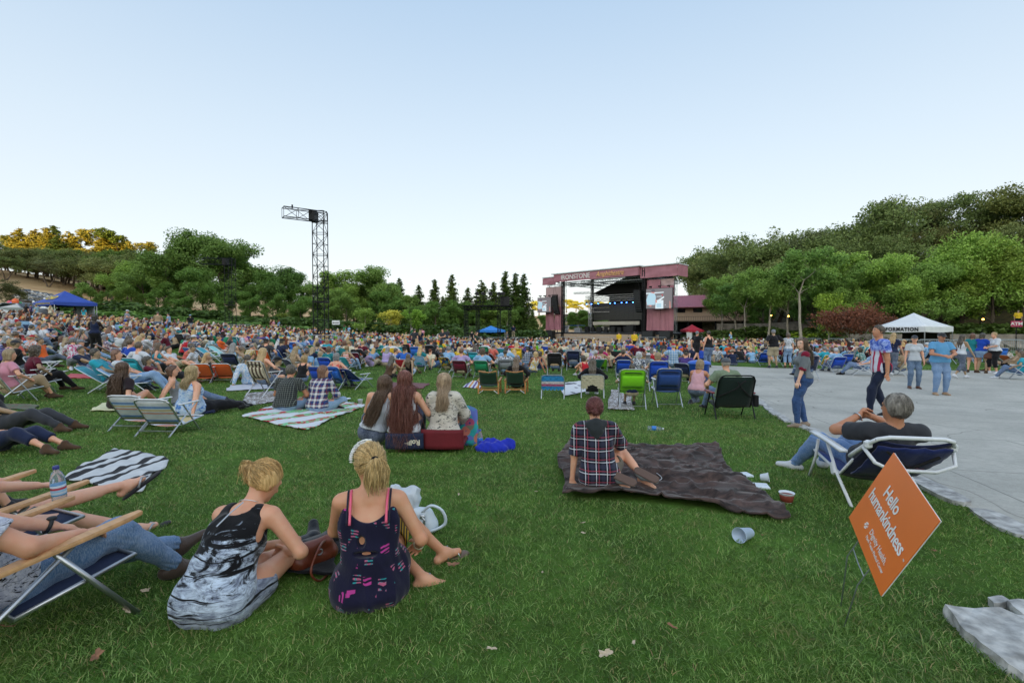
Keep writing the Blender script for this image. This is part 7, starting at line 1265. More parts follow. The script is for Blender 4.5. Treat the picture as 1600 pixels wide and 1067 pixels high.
# random fill of the middle crowd, nearest first
TOPC = ['white', 'black', 'charcoal', 'grey', 'tan', 'navy', 'white', 'light denim', 'black', 'navy', 'royal blue', 'light blue', 'turquoise', 'teal', 'green', 'yellow', 'orange', 'coral', 'red', 'maroon', 'pink', 'purple', 'lavender', 'grey', 'charcoal', 'tan', 'cream', 'white', 'black', 'grey', 'navy', 'light blue', 'white']
HAIRC = ['blond', 'ash', 'brown', 'dark', 'black', 'grey', 'brown', 'dark', 'auburn', 'white', 'blond']
def free_spot(x, y, rmin):
 for a, b_ in PEOPLE:
  if (a-x)**2+(b_-y)**2 < rmin*rmin: return False
 return True
def zone_ok(px, x, y):
 if inside(np.array(x), np.array(y)): return False
 if 1050 < px < 1600 and y < 24.5: return False
 if px > 1600: return False
 if 415 < px < 600 and y < 19: return False
 return True
def where_of(px):
 L = [(90, 'far left, below the blue canopy'), (190, 'left, right of the blue canopy'), (300, 'left, before the long hedge'), (400, 'below the farther tower'), (470, 'just left of the nearer tower'), (545, 'round the nearer tower'), (640, 'right of the nearer tower'), (720, 'left of the scaffold'), (830, 'before the scaffold'), (900, 'before the left stage side'), (980, 'before the middle of the stage'), (1060, 'before the right stage side'), (1150, 'below the red canopy'), (1260, 'below the terrace wall'), (1380, 'below the red maple'), (1480, 'below the information canopy'), (1700, 'below the ATM sign')]
 return next(b for a, b in L if px < a)
nfill = 299-len(PEOPLE)-17; tries = 0; cand = []
rf2 = random.Random(5)
while len(cand) < 5200:
 px = rf2.uniform(-5, 1600); d = (16.5 if px < 555 else 18.5 if px < 1040 else 24)+rf2.random()**.8*40
 if px < 140: d = rf2.uniform(17, 46)
 cand.append((d, px))
cand.sort()
fill = []
for d, px in cand:
 x = (px-800)/FPX*d
 if len(fill) >= nfill: break
 if not zone_ok(px, x, d) or not free_spot(x, d, .62+.022*d if px > 555 else .78+.016*d): continue
 if 560 < px < 830 and d < 19: continue
 PEOPLE.append((x, d)); fill.append((x, d, px))
FILLMAX = fill[-1][1]
CHC = ['navy', 'royal blue', 'blue', 'green', 'teal', 'red', 'maroon', 'turquoise', 'lime green', 'grey', 'black', 'cream', 'light blue', 'yellow', 'orange']
fp = ['sit_chair', 'sit_chair2', 'sit_ground', 'sit_cross', 'lean_back', 'lean_side', 'recline', 'sit_chair', 'sit_ground', 'lounge']
for x, d, px in fill:
 for att in range(60):
  sex = rf2.choice('ffm'); pose = rf2.choice(fp); w_ = 1.1; tk = rf2.choice(['tee', 'tee', 'tank', 'long'] if sex == 'f' else ['tee', 'tee', 'long']); tcn = rf2.choice(TOPC); patt = rf2.choice([_, _, _, 'plaid_blue', 'print', 'striped']) ; hs = rf2.choice(['long', 'bob', 'pony', 'short', 'long', 'curly'] if sex == 'f' else ['short', 'crop']); hc = rf2.choice(HAIRC)
  hat = ('cap', rf2.choice(['black', 'white', 'red', 'navy', 'grey', 'tan'])) if rf2.random() < .16 else (('sun', rf2.choice(['cream', 'white'])) if rf2.random() < .05 else None)
  top = (tk, tcn, patt) if patt else (tk, tcn); bot = (rf2.choice(['pants', 'shorts', 'knee']), rf2.choice(['denim', 'dark denim', 'khaki', 'black', 'light denim'])); lb = auto_label(pose, top, bot, (hs, hc), hat, where_of(px))
  if ' '.join(lb.split()[:16]).rstrip(',') not in LABELS: break
 q = Vector((x, d, float(g(x, d)))); rz = yaw_to(q, rf2.gauss(0, 22)); q0 = q.copy()
 if pose in ('sit_chair', 'sit_chair2', 'lounge'):
  k_ = rf2.choice(['beach', 'beach', 'low', 'tall', 'web']) if pose != 'lounge' else 'lounge'; cc = rf2.choice(CHC)
  chair(k_, q, rz, cc, f'{cc} folding chair under the {HNAME[hc]}-haired person in {tcn}, '+where_of(px).split(',')[0]); q0.z += {'tall': .10, 'low': -.05}.get(k_, 0)
 place(pose, q0, rz, sex, w_, top, bot, (hs, hc), rf2.choice(['fair', 'fair', 'tan', 'pale', 'mid', 'tan']), rf2.choice(['charcoal', 'brown', 'white', 'black']), hat, uniq(lb), rf2.uniform(.94, 1.05))
# ------------------------------------------------------------------ the far crowd, one mass nobody could count
def crowd_mass():
 h = .05; var = []; r = np.random.default_rng(3)
 def part(VF, slot): return (VF[0].astype(np.float32), VF[1], slot)
 for pose in ('sit_chair', 'sit_ground', 'lean_back', 'stand'):
  for sex in 'fm':
   k = skel(sex=sex, w=1.15, **POSES[pose]); P_, K_ = body_prims(k, False); parts = [part(sdf_mesh(P_, h*.8, .03, kk=K_), 0), part(top_mesh(k, h*.8, 'tee', off=.02), 1), part(pants_mesh(k, h, 'pants', off=.02), 2), part(hair_mesh(k, h*.8, 'long' if sex == 'f' else 'short'), 3)]; var.append(parts)
 mb = MB(); [mb.sheet([[(x, -.05-.3*t, .2+.6*t) for t in (0, 1)] for x in (-.27, .27)], .02)]; mb.box((0, .15, .22), (.52, .45, .02)); mb.bar((-.27, -.3, 0), (-.27, .25, .45), .02); mb.bar((.27, -.3, 0), (.27, .25, .45), .02)
 cv = np.array(mb.v, np.float32); cf = np.array([f for f in mb.f if len(f) == 4])
 pts = []; rr = random.Random(21); n = 0; grid = set()
 while len(pts) < 2900 and n < 90000:
  n += 1; px = rr.uniform(0, 1420); d = rr.uniform(FILLMAX-8, 88 if px > 300 else 60)
  if px < 160: d = rr.uniform(26, 47)
  if px > 1060: d = rr.uniform(27, 60 if px < 1200 else 44)
  if px > 840 and d > 66+(px-840)*(-.03): continue
  if 140 < px <= 420: d = rr.uniform(25, 54)
  x = (px-800)/FPX*d; key = (round(x/.68), round(d/.85))
  if key in grid or inside(np.array(x), np.array(d)) or not free_spot(x, d, .85): continue
  grid.add(key); pts.append((x, d, px))
 PV, PF, PC, o = [], [], [], 0; CV, CF, CC_, co = [], [], [], 0
 for x, d, px in pts:
  vi = rr.randrange(6) if rr.random() < .95 else 6+rr.randrange(2); vi = vi if d > 55 or vi < 6 else 3; q = Vector((x, d, 0)); a = yaw_to(q, rr.gauss(0, 25)); ca, sa = cos(a), sin(a); s = rr.uniform(.93, 1.07); z = float(g(x, d))
  cols = [hx(SK[rr.choice(list(SK))]), hx(COL[rr.choice(TOPC)]), hx(COL[rr.choice(['denim', 'dark denim', 'khaki', 'black'])]), hx(HC[rr.choice(HAIRC)])]
  for V, F, sl in var[vi]:
   W3 = np.empty_like(V); W3[:, 0] = (V[:, 0]*ca-V[:, 1]*sa)*s+x; W3[:, 1] = (V[:, 0]*sa+V[:, 1]*ca)*s+d; W3[:, 2] = V[:, 2]*s+z; PV.append(W3); PF.append(F+o); o += len(V); PC.append(np.tile([*cols[sl], 1], (len(V), 1)))
  if vi < 2:
   W3 = np.empty_like(cv); W3[:, 0] = (cv[:, 0]*ca-cv[:, 1]*sa)+x; W3[:, 1] = (cv[:, 0]*sa+cv[:, 1]*ca)+d; W3[:, 2] = cv[:, 2]+z; CV.append(W3); CF.append(cf+co); co += len(cv); CC_.append(np.tile([*hx(COL[rr.choice(CHC)]), 1], (len(cv), 1)))
 m, nt, b = nodes_of('crowd_colours'); at = N(nt, 'ShaderNodeAttribute', attribute_name='Tint'); nt.links.new(at.outputs['Color'], b.inputs['Base Color']); b.inputs['Roughness'].default_value = .85
 for nm, V, F, Cc, lb in (('far_crowd', PV, PF, PC, 'dense far crowd seated before the stage'), ('far_chairs', CV, CF, CC_, 'mass of chairs in the far crowd')):
  oo = fastmesh(nm, np.concatenate(V), np.concatenate(F), m, smooth=nm == 'far_crowd'); ca = oo.data.color_attributes.new('Tint', 'FLOAT_COLOR', 'POINT'); ca.data.foreach_set('color', np.concatenate(Cc).astype(np.float32).ravel()); tag(oo, lb, kind='stuff')
crowd_mass()
# ------------------------------------------------------------------ hair made of strands
def strand_mesh(S, r0, taper=.35):
 """S (n, m, 3) centre lines -> thin three-sided strands"""
 n, m, _q = S.shape; T_ = np.gradient(S, axis=1); T_ /= np.linalg.norm(T_, axis=2, keepdims=True)+1e-9; ref = rng.normal(size=(n, 1, 3)); A = np.cross(T_, ref); A /= np.linalg.norm(A, axis=2, keepdims=True)+1e-9; B = np.cross(T_, A)
 t = np.linspace(0, 1, m); w_ = (np.minimum(1, .5+t*4)*(1-(1-taper)*t**2.2))[None, :, None]*(r0*(.7+.6*rng.random((n, 1, 1)))); V = np.empty((n, m, 3, 3))
 for k in range(3): a = 2*pi*k/3; V[:, :, k] = S+(A*cos(a)+B*sin(a)*.55)*w_
 i = (np.arange(n)[:, None]*m+np.arange(m-1)[None, :]).ravel()*3; F = np.concatenate([np.stack([i+k, i+(k+1) % 3, i+3+(k+1) % 3, i+3+k], 1) for k in range(3)]); return V.reshape(-1, 3), F
def scalp(k, az, el, up=1.0):
 """az 0 = back of the head, + towards the person's right"""
 v = A_(sin(az)*cos(el), -cos(az)*cos(el), sin(el)); return k.hc+k.Uh*.014-k.Fh*.012+(k.Rh*v[0]*.087+k.Fh*v[1]*.103+k.Uh*v[2]*.103)*up
def crom_many(P4, m):
 P4 = np.asarray(P4); n, q, _r = P4.shape; Pp = np.concatenate([P4[:, :1], P4, P4[:, -1:]], 1); t = np.linspace(0, q-1-1e-6, m); i = t.astype(int); f = (t-i)[None, :, None]; a, b, c, d = Pp[:, i], Pp[:, i+1], Pp[:, i+2], Pp[:, i+3]
 return .5*((2*b)+(-a+c)*f+(2*a-5*b+4*c-d)*f**2+(-a+3*b-3*c+d)*f**3)
def long_hair(k, L=.34, n=900, width=.10, r0=.0026, wave=.006, seed=1, frizz=.006, side=0.):
 r = random.Random(seed); out = []; dn = A_(0, 0, -1)
 for i in range(n):
  az = r.uniform(-2.25, 2.25); el = r.uniform(-.1, 1.45); x = az/2.25
  p0 = scalp(k, az*(1-.3*max(0, el)), el, 1.02); p1 = scalp(k, az, el*.45-.05, 1.10); p2 = scalp(k, az*.95, -.55, 1.12)+dn*.02
  back = -k.F*(.095+.05*r.random()) if abs(x) < .75 else k.F*(.02-.10*(1-abs(x))*3); p3 = k.nb+k.R*(x*width*1.05+side*.5)+back+k.U*(.005+.02*(1-abs(x))); p4 = p3+k.R*(x*.015+side)+(-k.U*.75+dn*.25)*L*.55*r.uniform(.9, 1.1)-k.F*.012; p5 = p4+k.R*(-x*.02+side)+(-k.U*.6+dn*.4)*L*.5*r.uniform(.7, 1.15)*(1-.25*abs(x))
  fz = 3.5 if r.random() < .05 else 1.; j = lambda s: fz*A_(r.gauss(0, s), r.gauss(0, s), r.gauss(0, s*.5)); out.append([p0, p1, p2+j(.004), p3+j(frizz), p4+j(frizz*1.6), p5+j(frizz*2.2)])
 S = crom_many(np.array(out), 16); t = np.linspace(0, 1, 16)[None, :, None]; ph = rng.random((n, 1, 1))*1.2+S[:, :1, :1]*30; S = S+np.sin(t*22+ph)*wave*t*k.R[None, None]+np.cos(t*17+ph)*wave*.6*t*k.F[None, None]; return strand_mesh(S, r0)
def tied_hair(k, tie_el=.15, n=700, tail=.16, tail_n=260, r0=.0023, seed=1, spread=.03, messy=.004, drop=1.0, tside=0.):
 r = random.Random(seed); out = []; tie = scalp(k, tside, tie_el, 1.16)
 for i in range(n):
  az = r.uniform(-2.5, 2.5); el = r.uniform(-.75, 1.5); p = [scalp(k, az, el, 1.03)]; v0 = A_(sin(az)*cos(el), -cos(az)*cos(el), sin(el)); v1 = A_(sin(tside)*cos(tie_el), -cos(tside)*cos(tie_el), sin(tie_el)); om = math.acos(max(-1, min(1, v0@v1)))
  if om > 2.5: continue
  for s in (.33, .66, .9):
   v = (sin((1-s)*om)*v0+sin(s*om)*v1)/max(1e-3, sin(om)); p.append(k.hc+k.Uh*.014-k.Fh*.012+(k.Rh*v[0]*.087+k.Fh*v[1]*.103+k.Uh*v[2]*.103)*(1.06+.05*s+(.07 if i % 24 == 0 else 0))+A_(*[r.gauss(0, messy*.7) for _k in range(3)]))
  p.append(tie+A_(*[r.gauss(0, .005) for _k in range(3)])); out.append(p)
 V, F = strand_mesh(crom_many(np.array(out), 11), r0, .9); out = []
 back = nrm(tie-k.hc)
 for i in range(tail_n):
  a = r.random()*6.28; q = r.random()**.5*spread; s1 = k.Rh*cos(a)*q+k.Uh*sin(a)*q*.6; L = tail*r.uniform(.65, 1.08); p0 = tie+s1*.25; p1 = tie+back*.035+s1+A_(0, 0, -.02*drop); p2 = p1+A_(0, 0, -L*.5*drop)+back*.012+s1*.5+A_(*[r.gauss(0, messy*1.5) for _k in range(3)]); p3 = p1+A_(0, 0, -L*drop)-back*.004+s1*.2+A_(*[r.gauss(0, messy*3) for _k in range(3)])
  out.append([p0, p1, p2, p3])
 V2, F2 = strand_mesh(crom_many(np.array(out), 10), r0*1.1, .4); return np.concatenate([V, V2]), np.concatenate([F, F2+len(V)]), tie
def short_hair(k, n=900, L=.035, r0=.0020, seed=1, grow=None):
 r = random.Random(seed); out = []
 for i in range(n):
  az = r.uniform(-2.3, 2.3); el = r.uniform(-.60, 1.55)
  if abs(az) > 1.6 and el < .45: continue
  p0 = scalp(k, az, el, 1.03); p1 = scalp(k, az*(.95), el-.22, 1.09); p2 = scalp(k, az*.9, el-.22-L*9, 1.10); j = A_(*[r.gauss(0, .003) for _k in range(3)]); out.append([p0, p1+j*.5, p2+j])
 return strand_mesh(crom_many(np.array(out), 7), r0, .4)
def join(*A):
 V, F, o = [], [], 0
 for a in A: V.append(a[0]); F.append(a[1]+o); o += len(a[0])
 return np.concatenate(V), np.concatenate(F)
def hero(k, loc, rz, label, skin, h, hair=None, haircol='brown', scale=1.0, foot=True):
 e = empty('person', loc, rz, label, 'person'); e.scale = (scale,)*3; P_, K_ = body_prims(k, True); V, F = sdf_mesh(P_, h, .03, kk=K_); o = mk('body', (V, F), SKIN, e, SK.get(skin, skin)); ca = o.data.color_attributes.new('Tint', 'FLOAT_COLOR', 'POINT'); ca.data.foreach_set('color', body_tint(k, V, skin).ravel())
 if hair is not None: mk('hair', hair, HAIR, e, HC.get(haircol, haircol))
 PEOPLE.append((loc[0], loc[1])); return e
def split_shoes(k, h, m, e, col, kind='shoe', up=None, sole=None):
 for i in (0, 1):
  P_, u, dn, a = shoe_prims(k, i, kind)
  if up is not None:
   u = nrm(up[i]); u = nrm(u-k.toe[i]*(u@k.toe[i])); dn = -u; t = k.toe[i]; P_ = [cap(a-t*.045+dn*.045, a+t*.02+dn*.045, .040, .042, u, 1.2), cap(a+t*.02+dn*.04, a+t*.15+dn*.058, .043, .034, u, 1.35), cap(a, a+dn*.05, .043, .042)]
  z = a+dn*.078; VF = sdf_mesh(P_, h, .03, [lambda x, y, zz: -((x-z[0])*u[0]+(y-z[1])*u[1]+(zz-z[2])*u[2])]); s = mk('boot' if kind == 'boot' else 'shoe', VF, m, e, col)
  if sole:
   t = k.toe[i]; VF = sdf_mesh([cap(a-t*.045+dn*.088, a+t*.15+dn*.088, .041, .043, dn, 3.0)], h*.8, .02, [lambda x, y, zz: -((x-a[0]-dn[0]*.097)*u[0]+(y-a[1]-dn[1]*.097)*u[1]+(zz-a[2]-dn[2]*.097)*u[2])]); mk('sole', VF, MATS['soles'], s, sole)
m_, nt_, b_ = nodes_of('soles'); oi_ = N(nt_, 'ShaderNodeObjectInfo'); MATS['soles'] = m_
w1 = N(nt_, 'ShaderNodeTexWave'); w1.inputs['Scale'].default_value = 38; w1.inputs['Distortion'].default_value = 2.5; tq = N(nt_, 'ShaderNodeTexCoord'); nt_.links.new(tq.outputs['Object'], w1.inputs['Vector']); cq = mixc(nt_, w1.outputs['Fac'], oi_.outputs['Color'], mixc(nt_, 1.0, oi_.outputs['Color'], (.6, .55, .5), 'MULTIPLY')); nt_.links.new(cq, b_.inputs['Base Color']); b_.inputs['Roughness'].default_value = .8; bump(nt_, b_, w1.outputs['Fac'], .5, .004)
H7 = .0068
TIED = cloth('tie_dye_mono', 'tiedye2', cols=('0c0c10', '6a7284'), sc=1.0); TIEB = cloth('tie_dye_blue', 'tiedye', cols=('1f6fc8', '9fc4e6'), sc=1.4); TIEU = cloth('tie_dye_flag', 'flag', cols=('a8244a', '2a4fb8', '9fb4ea'), sc=1)
DRS = cloth('dress_print', 'motif', cols=('b03a86', '2a8f96', 'b05a7a'), sc=1.1); PLP = cloth('plaid_hood', 'plaid', cols=('33364a', 'e6e9f2', 'b04a5a'), sc=.85); PLD = cloth('grid_dark', 'grid', cols=('b9c3b4',), sc=.9); PLR = cloth('plaid_warm', 'plaid', cols=('e0dcd6', '8a1f2c', '2c4a8a'), sc=.85)
AZT = cloth('geometric_knit', 'tiedye', cols=('3a3d3f', 'cfc8bb'), sc=2.1); DIS = cloth('acid_denim', 'tiedye', cols=('2a3f66', '3d5680'), sc=2.2)
# --- woman in the tie-dye top, near left
k = skel(pel=(0, 0, .10), lean=.30, curve=.66, w=1.10, twist=-.10, head=(-.62, -.30, .05), LF=(.10, .84, .08), RF=(.22, .84, .09), LT=(-.35, .65, .6), RT=(.40, .6, .65), LH=(.10, .46, .22), RH=(.17, .40, .20), LE=(-1, -.5, -.5), RE=(1, -.4, -.5), curl=(.9, .9), bust=.6)
th = tied_hair(k, .30, 900, .10, 200, .0023, 3, .038, .007, .8, -.55); e = hero(k, (-1.60, 2.58, -.03), rad(-6), 'woman in black and grey tie-dye tank top with messy blond bun, sitting with black boots', 'd3a283', H7, join(hair_mesh(k, .008, 'pony')[:2] if False else hair_mesh(k, .008, 'short'), th[:2]), 'ecc078')
mk('tank_top', top_mesh(k, H7, 'tank', 4, .012, .030, .085), TIED, e, 'c4d2e2'); mk('shorts', pants_mesh(k, H7, 'shorts'), TIED, e, 'a9b4c6'); split_shoes(k, .008, LEATH, e, '17181b', 'boot')
mb = MB(); mb.lathe(tuple(th[2]), [(.016, -.008), (.020, 0), (.016, .008)], 12); mb.build('hair_tie', BLKF, e); mb = MB(); b0 = k.nb-k.F*.108; mb.tube([tuple(b0-k.U*.02+k.R*.02), tuple(b0-k.U*.10-k.F*.02), tuple(b0-k.U*.20-k.F*.035-k.R*.02)], .004, 6); mb.build('zip', ALU, e)
mb = MB(); c_ = (k.nb*.6+k.nt*.4); mb.tube([tuple(c_+k.R*cos(a)*.068+k.F*(sin(a)*.066-.01)-k.U*.02*sin(a)*-1) for a in np.linspace(0, 2*pi, 20)[:-1]], .0022, 5, closed=True); mb.build('necklace', ALU, e)
# --- woman in the navy dress
k = skel(pel=(0, 0, .10), lean=.03, curve=.22, w=.98, twist=.04, head=(-.12, .42, 0), LF=(.30, .10, .06), RF=(.42, .36, .09), LT=(.9, .1, -.05), RT=(.85, .55, .10), LK=(-.6, 1, .4), RK=(.2, .8, .8), LH=(-.10, .36, .22), RH=(.27, .24, .20), LE=(-1, -.2, -.4), RE=(.6, -.9, -.5), curl=(.8, .8), bust=.5)
th = tied_hair(k, .08, 1000, .15, 420, .0022, 5, .050, .003, 1.0, -.10); e = hero(k, (-.82, 2.74, -.02), rad(9), 'woman in navy printed sundress with pink straps and a neat blond ponytail', 'cf9d7c', H7, join(hair_mesh(k, .008, 'short'), th[:2]), 'f0cc88')
V, F = sdf_mesh([cap(k.pel+k.U1*.02, k.waist, .150, .145, k.F1, 1.15), cap(k.waist, k.chest+k.U*.01, .145, .136, k.F, 1.28), ell(k.chest+k.F*.08+k.R*.07, np.eye(3), (.068, .068, .068)), ell(k.chest+k.F*.08-k.R*.07, np.eye(3), (.068, .068, .068)), cap(k.pel-k.R*.05, k.pel+k.R*.05, .138, .138), cap(k.hip[0], k.hip[0]*.75+k.kn[0]*.25, .125, .12), cap(k.hip[1], k.hip[1]*.75+k.kn[1]*.25, .125, .12), ell(k.pel-A_(0, .02, .02), np.eye(3), (.185, .175, .08)), cap(k.chest-k.R*.06+k.U*.01, k.chest+k.R*.06+k.U*.01, .115, .115, k.F, 1.15)], H7, .05,
 [lambda x, y, z: (x-k.chest[0])*k.U[0]+(y-k.chest[1])*k.U[1]+(z-k.chest[2])*k.U[2]-.025-5*((x-k.chest[0])*k.R[0]+(y-k.chest[1])*k.R[1])**2], [ell(k.waist-k.F*.14+k.U*.03-k.R*.015, np.stack([k.R, k.F, k.U]), (.080, .055, .018)), ell(k.waist-k.F*.14+k.U*.095-k.R*.035, np.stack([k.R, k.F, k.U]), (.026, .055, .036)), cap(k.sh[0]+k.U*.03-k.R*.03, k.sh[0]-k.U*.14-k.R*.035, .07, .05), cap(k.sh[1]+k.U*.03+k.R*.03, k.sh[1]-k.U*.14+k.R*.035, .07, .05)], lambda x, y, z, q=mknoise(5, 17), q2=mknoise(8, 42): -.012*(1-np.abs(q(x, y, z*.4)))-.002*q2(x, y, z*.5))
mk('dress', (V, F), DRS, e, '15142e'); YB = stripes_mat('zigzag_yellow', ['c9a02a', '1a1a1c', 'c9a02a', '2a2418'], 'X', 34); mk('shorts', pants_mesh(k, H7, 'knee'), YB, e, 'c9a02a'); V, F = sandal_mesh(k, .006)
for i in (0, 1):
 t = k.toe[i]; a = k.an[i]; dn = -nrm(np.cross(np.cross(t, A_(0, 0, 1)), t)); mk('sandal', sdf_mesh([cap(a-t*.05+dn*.085, a+t*.16+dn*.085, .040, .046, dn, 3.6)], .006, .02), LEATH, e, '6a5648'); mb = MB(); sd = np.cross(t, -dn)
 mb.tube([tuple(a+t*.11+sd*s+dn*(.03+abs(s)*1.2)) for s in (-.04, -.02, 0, .02, .04)], .006, 6); mb.tube([tuple(a+t*.01+sd*s+dn*(abs(s)*1.6-.02)+t*.03*(1-abs(s)*20)) for s in (-.045, -.025, 0, .025, .045)], .006, 6); mb.build('strap', ALU, e, True)
PKS = mat('strap_pink', 'e0607e', .6); NVS = mat('strap_navy', '17162c', .8)
for s, i in ((-1, 0), (1, 1)):
 for m, dx, rr in ((PKS, 0.0, .0075), (NVS, .016, .0055)):
  x = .098+dx*(1 if i else 1); pts = [k.chest+k.R*s*x-k.F*.118+k.U*.02, k.nb+k.R*s*(x+.002)-k.F*.088-k.U*.045, k.nb+k.R*s*(x+.004)-k.F*.010+k.U*.028, k.chest+k.R*s*(x-.015)+k.F*.115+k.U*.06]; mb = MB(); mb.tube([tuple(q) for q in crom(pts, 14)], rr, 6); mb.build('shoulder_strap', m, e, True)
mb = MB(); mb.lathe(tuple(th[2]), [(.020, -.007), (.026, 0), (.020, .007)], 14, M=Matrix([tuple(k.Rh), tuple(k.Uh), tuple(-k.Fh)]).transposed()); mb.build('hair_tie', BLKF, e)
mb = MB(); r_ = random.Random(4)
for a in np.linspace(-1.15, 1.5, 22):
 c_ = k.hc+k.Rh*(-sin(a)*.090)*1.0+k.Uh*(cos(a)*.105+.012)+k.Fh*.035
 if sin(a) < -.35: continue
 for q in range(5): b2 = q*1.2566+r_.random(); mb.lathe(tuple(c_+(k.Fh*cos(b2)+k.Uh*sin(b2))*.011-k.Rh*sin(a)*.006), [(.002, -.004), (.010, 0), (.009, .004), (.002, .006)], 6)
mb.build('flower_headband', mat('petal_white', 'dcdcd8', .6), e, True); mb = MB(); wq = k.wr[1]; dq = nrm(k.wr[1]-k.el[1]); pq = nrm(np.cross(dq, A_(0, 0, 1))); p2 = np.cross(dq, pq)
for s in (0, .012, .024): mb.tube([tuple(wq-dq*(.01+s)+pq*cos(a)*.031+p2*sin(a)*.031) for a in np.linspace(0, 2*pi, 16)[:-1]], .0035, 5, closed=True)
mb.build('bracelet', mat('beads', 'c2c6a8', .4), e, True)
# --- woman in the plaid hooded shirt on the brown blanket
k = skel(pel=(0, 0, .12), lean=.06, curve=.12, side=-.06, w=1.04, twist=.02, head=(-.05, -.10, 0), LF=(.20, -.10, .10), RF=(.45, -.02, .11), LK=(.4, 1, .1), RK=(.6, 1, .5), LT=(.80, -.50, -.22), RT=(.72, -.62, -.25), LH=(-.27, .02, .05), RH=(.16, .34, .26), LE=(-1, -.6, 0), RE=(1, -.4, -.3), curl=(.3, .8))
th = tied_hair(k, -.05, 900, .06, 120, .0022, 8, .022, .003, 1.0, 0); e = hero(k, (.83, 4.60, .03), rad(-3), 'woman in black plaid shirt with grey hood and short burgundy ponytail, on the brown blanket', 'fair', H7, join(hair_mesh(k, .008, 'short'), th[:2]), '7a222c', .93)
mk('plaid_shirt', top_mesh(k, H7, 'half', 6, .020, .03, .09), PLP, e, '14151f'); mk('shorts', pants_mesh(k, H7, 'shorts'), CL, e, '6d675c')
V, F = sdf_mesh([cap(k.nb-k.F*.075-k.R*.075+k.U*.02, k.nb-k.F*.10-k.U*.05-k.R*.03, .040, .045), cap(k.nb-k.F*.075+k.R*.075+k.U*.02, k.nb-k.F*.10-k.U*.05+k.R*.03, .040, .045), cap(k.nb-k.F*.09+k.U*.02, k.nb-k.F*.115-k.U*.11, .06, .028), cap(k.nb+k.R*.07+k.U*.03, k.nb+k.F*.06+k.R*.04, .03, .03), cap(k.nb-k.R*.07+k.U*.03, k.nb+k.F*.06-k.R*.04, .03, .03)], .007, .04, disp=lambda x, y, z, q=mknoise(9, 40): .004*q(x, y, z)); mk('hood', (V, F), CL, e, '2c3134')
split_shoes(k, .007, CL, e, '7d8584', 'shoe', [A_(.12, .80, -.58), A_(.20, .72, -.66)], '6e5a52')
# --- three women left of centre
k = skel(pel=(0, 0, .13), lean=-.02, curve=.1, side=.30, w=1.0, head=(0, -.35, .1), LF=(-.12, .6, .08), RF=(.12, .6, .08), LH=(-.1, .35, .3), RH=(.3, .2, .25)); e = hero(k, (-1.90, 6.55, 0), rad(0), 'woman in white tank top with very long straight brown hair, leftmost of the three friends', 'fair', .010, join(hair_mesh(k, .010, 'short'), long_hair(k, .42, 900, .09, .0032, .003, 4, .006, -.035)), '6b4c38')
mk('tank_top', top_mesh(k, .010, 'tank', 3, .012, .02, -.03), CL, e, 'c4cad2'); mk('jeans', pants_mesh(k, .010, 'pants'), DEN, e, '1c2a4a'); split_shoes(k, .012, CL, e, '333338')
k = skel(pel=(0, 0, .20), lean=-.18, curve=.3, w=1.12, head=(0, .1, 0), LF=(-.12, .6, .08), RF=(.12, .6, .08), LH=(-.1, .35, .3), RH=(.28, .24, .36)); e = hero(k, (-1.40, 6.28, 0), rad(0), 'woman with very long dark red hair, middle one of the three friends on the grass', 'fair', .010, join(hair_mesh(k, .010, 'short'), long_hair(k, .66, 1700, .14, .0036, .010, 7, .012)), '7a2a20')
mk('tank_top', top_mesh(k, .010, 'tank', 8, .012, .01, 0), CL, e, 'c9cdd2'); mk('jeans', pants_mesh(k, .010, 'pants'), DEN, e, '1c2a4a'); split_shoes(k, .012, CL, e, '333338')
NVC = mat('navy_canvas', '1b2845', .85, vary=.15, bs=.4, bsc=20)
e2 = empty('stadium_seat', (-1.36, 6.14, 0), 0, 'navy padded stadium seat with pale lettering behind the red-haired woman', 'chair'); mb = MB(); mb.sheet([[(x, -.06-.05*z-.03*(1-(x/.24)**2), z+.02) for z in np.linspace(0, .20, 6)] for x in np.linspace(-.24, .24, 8)], .02); bk = mb.build('backrest', NVC, e2, True); mb = MB(); mb.box((0, .18, .05), (.46, .46, .05), bev=.02); mb.build('seat', NVC, e2)
text_obj('lettering', 'Rollin', .09, mat('letter_cream', 'cfc9b4', .7), bk, M_((.10, -.100, .11), pi/2-.05) @ Matrix.Rotation(pi, 4, 'Z'), .003, bold=.003)
k = skel(pel=(0, 0, .16), lean=-.10, curve=.25, w=1.08, head=(-.1, 0, 0), LF=(-.12, .6, .08), RF=(.12, .6, .08), LH=(-.1, .32, .3), RH=(.2, .3, .25), RE=(1, -.5, -.4)); e = hero(k, (-.90, 6.35, 0), rad(0), 'woman in black and white geometric sweater with long ash blond hair, in the dark red seat', 'fair', .010, join(hair_mesh(k, .010, 'short'), long_hair(k, .22, 900, .08, .0030, .003, 9, .006)), 'c4a888')
mk('sweater', top_mesh(k, .010, 'long', 5, .022, .03, .02), AZT, e, 'c9c2b4'); mk('jeans', pants_mesh(k, .010, 'pants'), DEN, e, '1c2030'); split_shoes(k, .012, CL, e, '333338')
e2 = empty('stadium_seat', (-.88, 6.16, 0), rad(-3), 'low dark red padded seat under the blond woman in the geometric sweater', 'chair'); mb = MB(); mb.sheet([[(x, -.05-.06*z-.03*(1-(x/.27)**2), z+.01) for z in np.linspace(0, .25, 6)] for x in np.linspace(-.27, .27, 8)], .02); mb.build('backrest', mat('dark_red_canvas', '6a1420', .8, bs=.3, bsc=20), e2, True); mb = MB(); mb.box((0, .2, .05), (.52, .48, .06), bev=.02); mb.build('seat', MATS['dark_red_canvas'], e2)
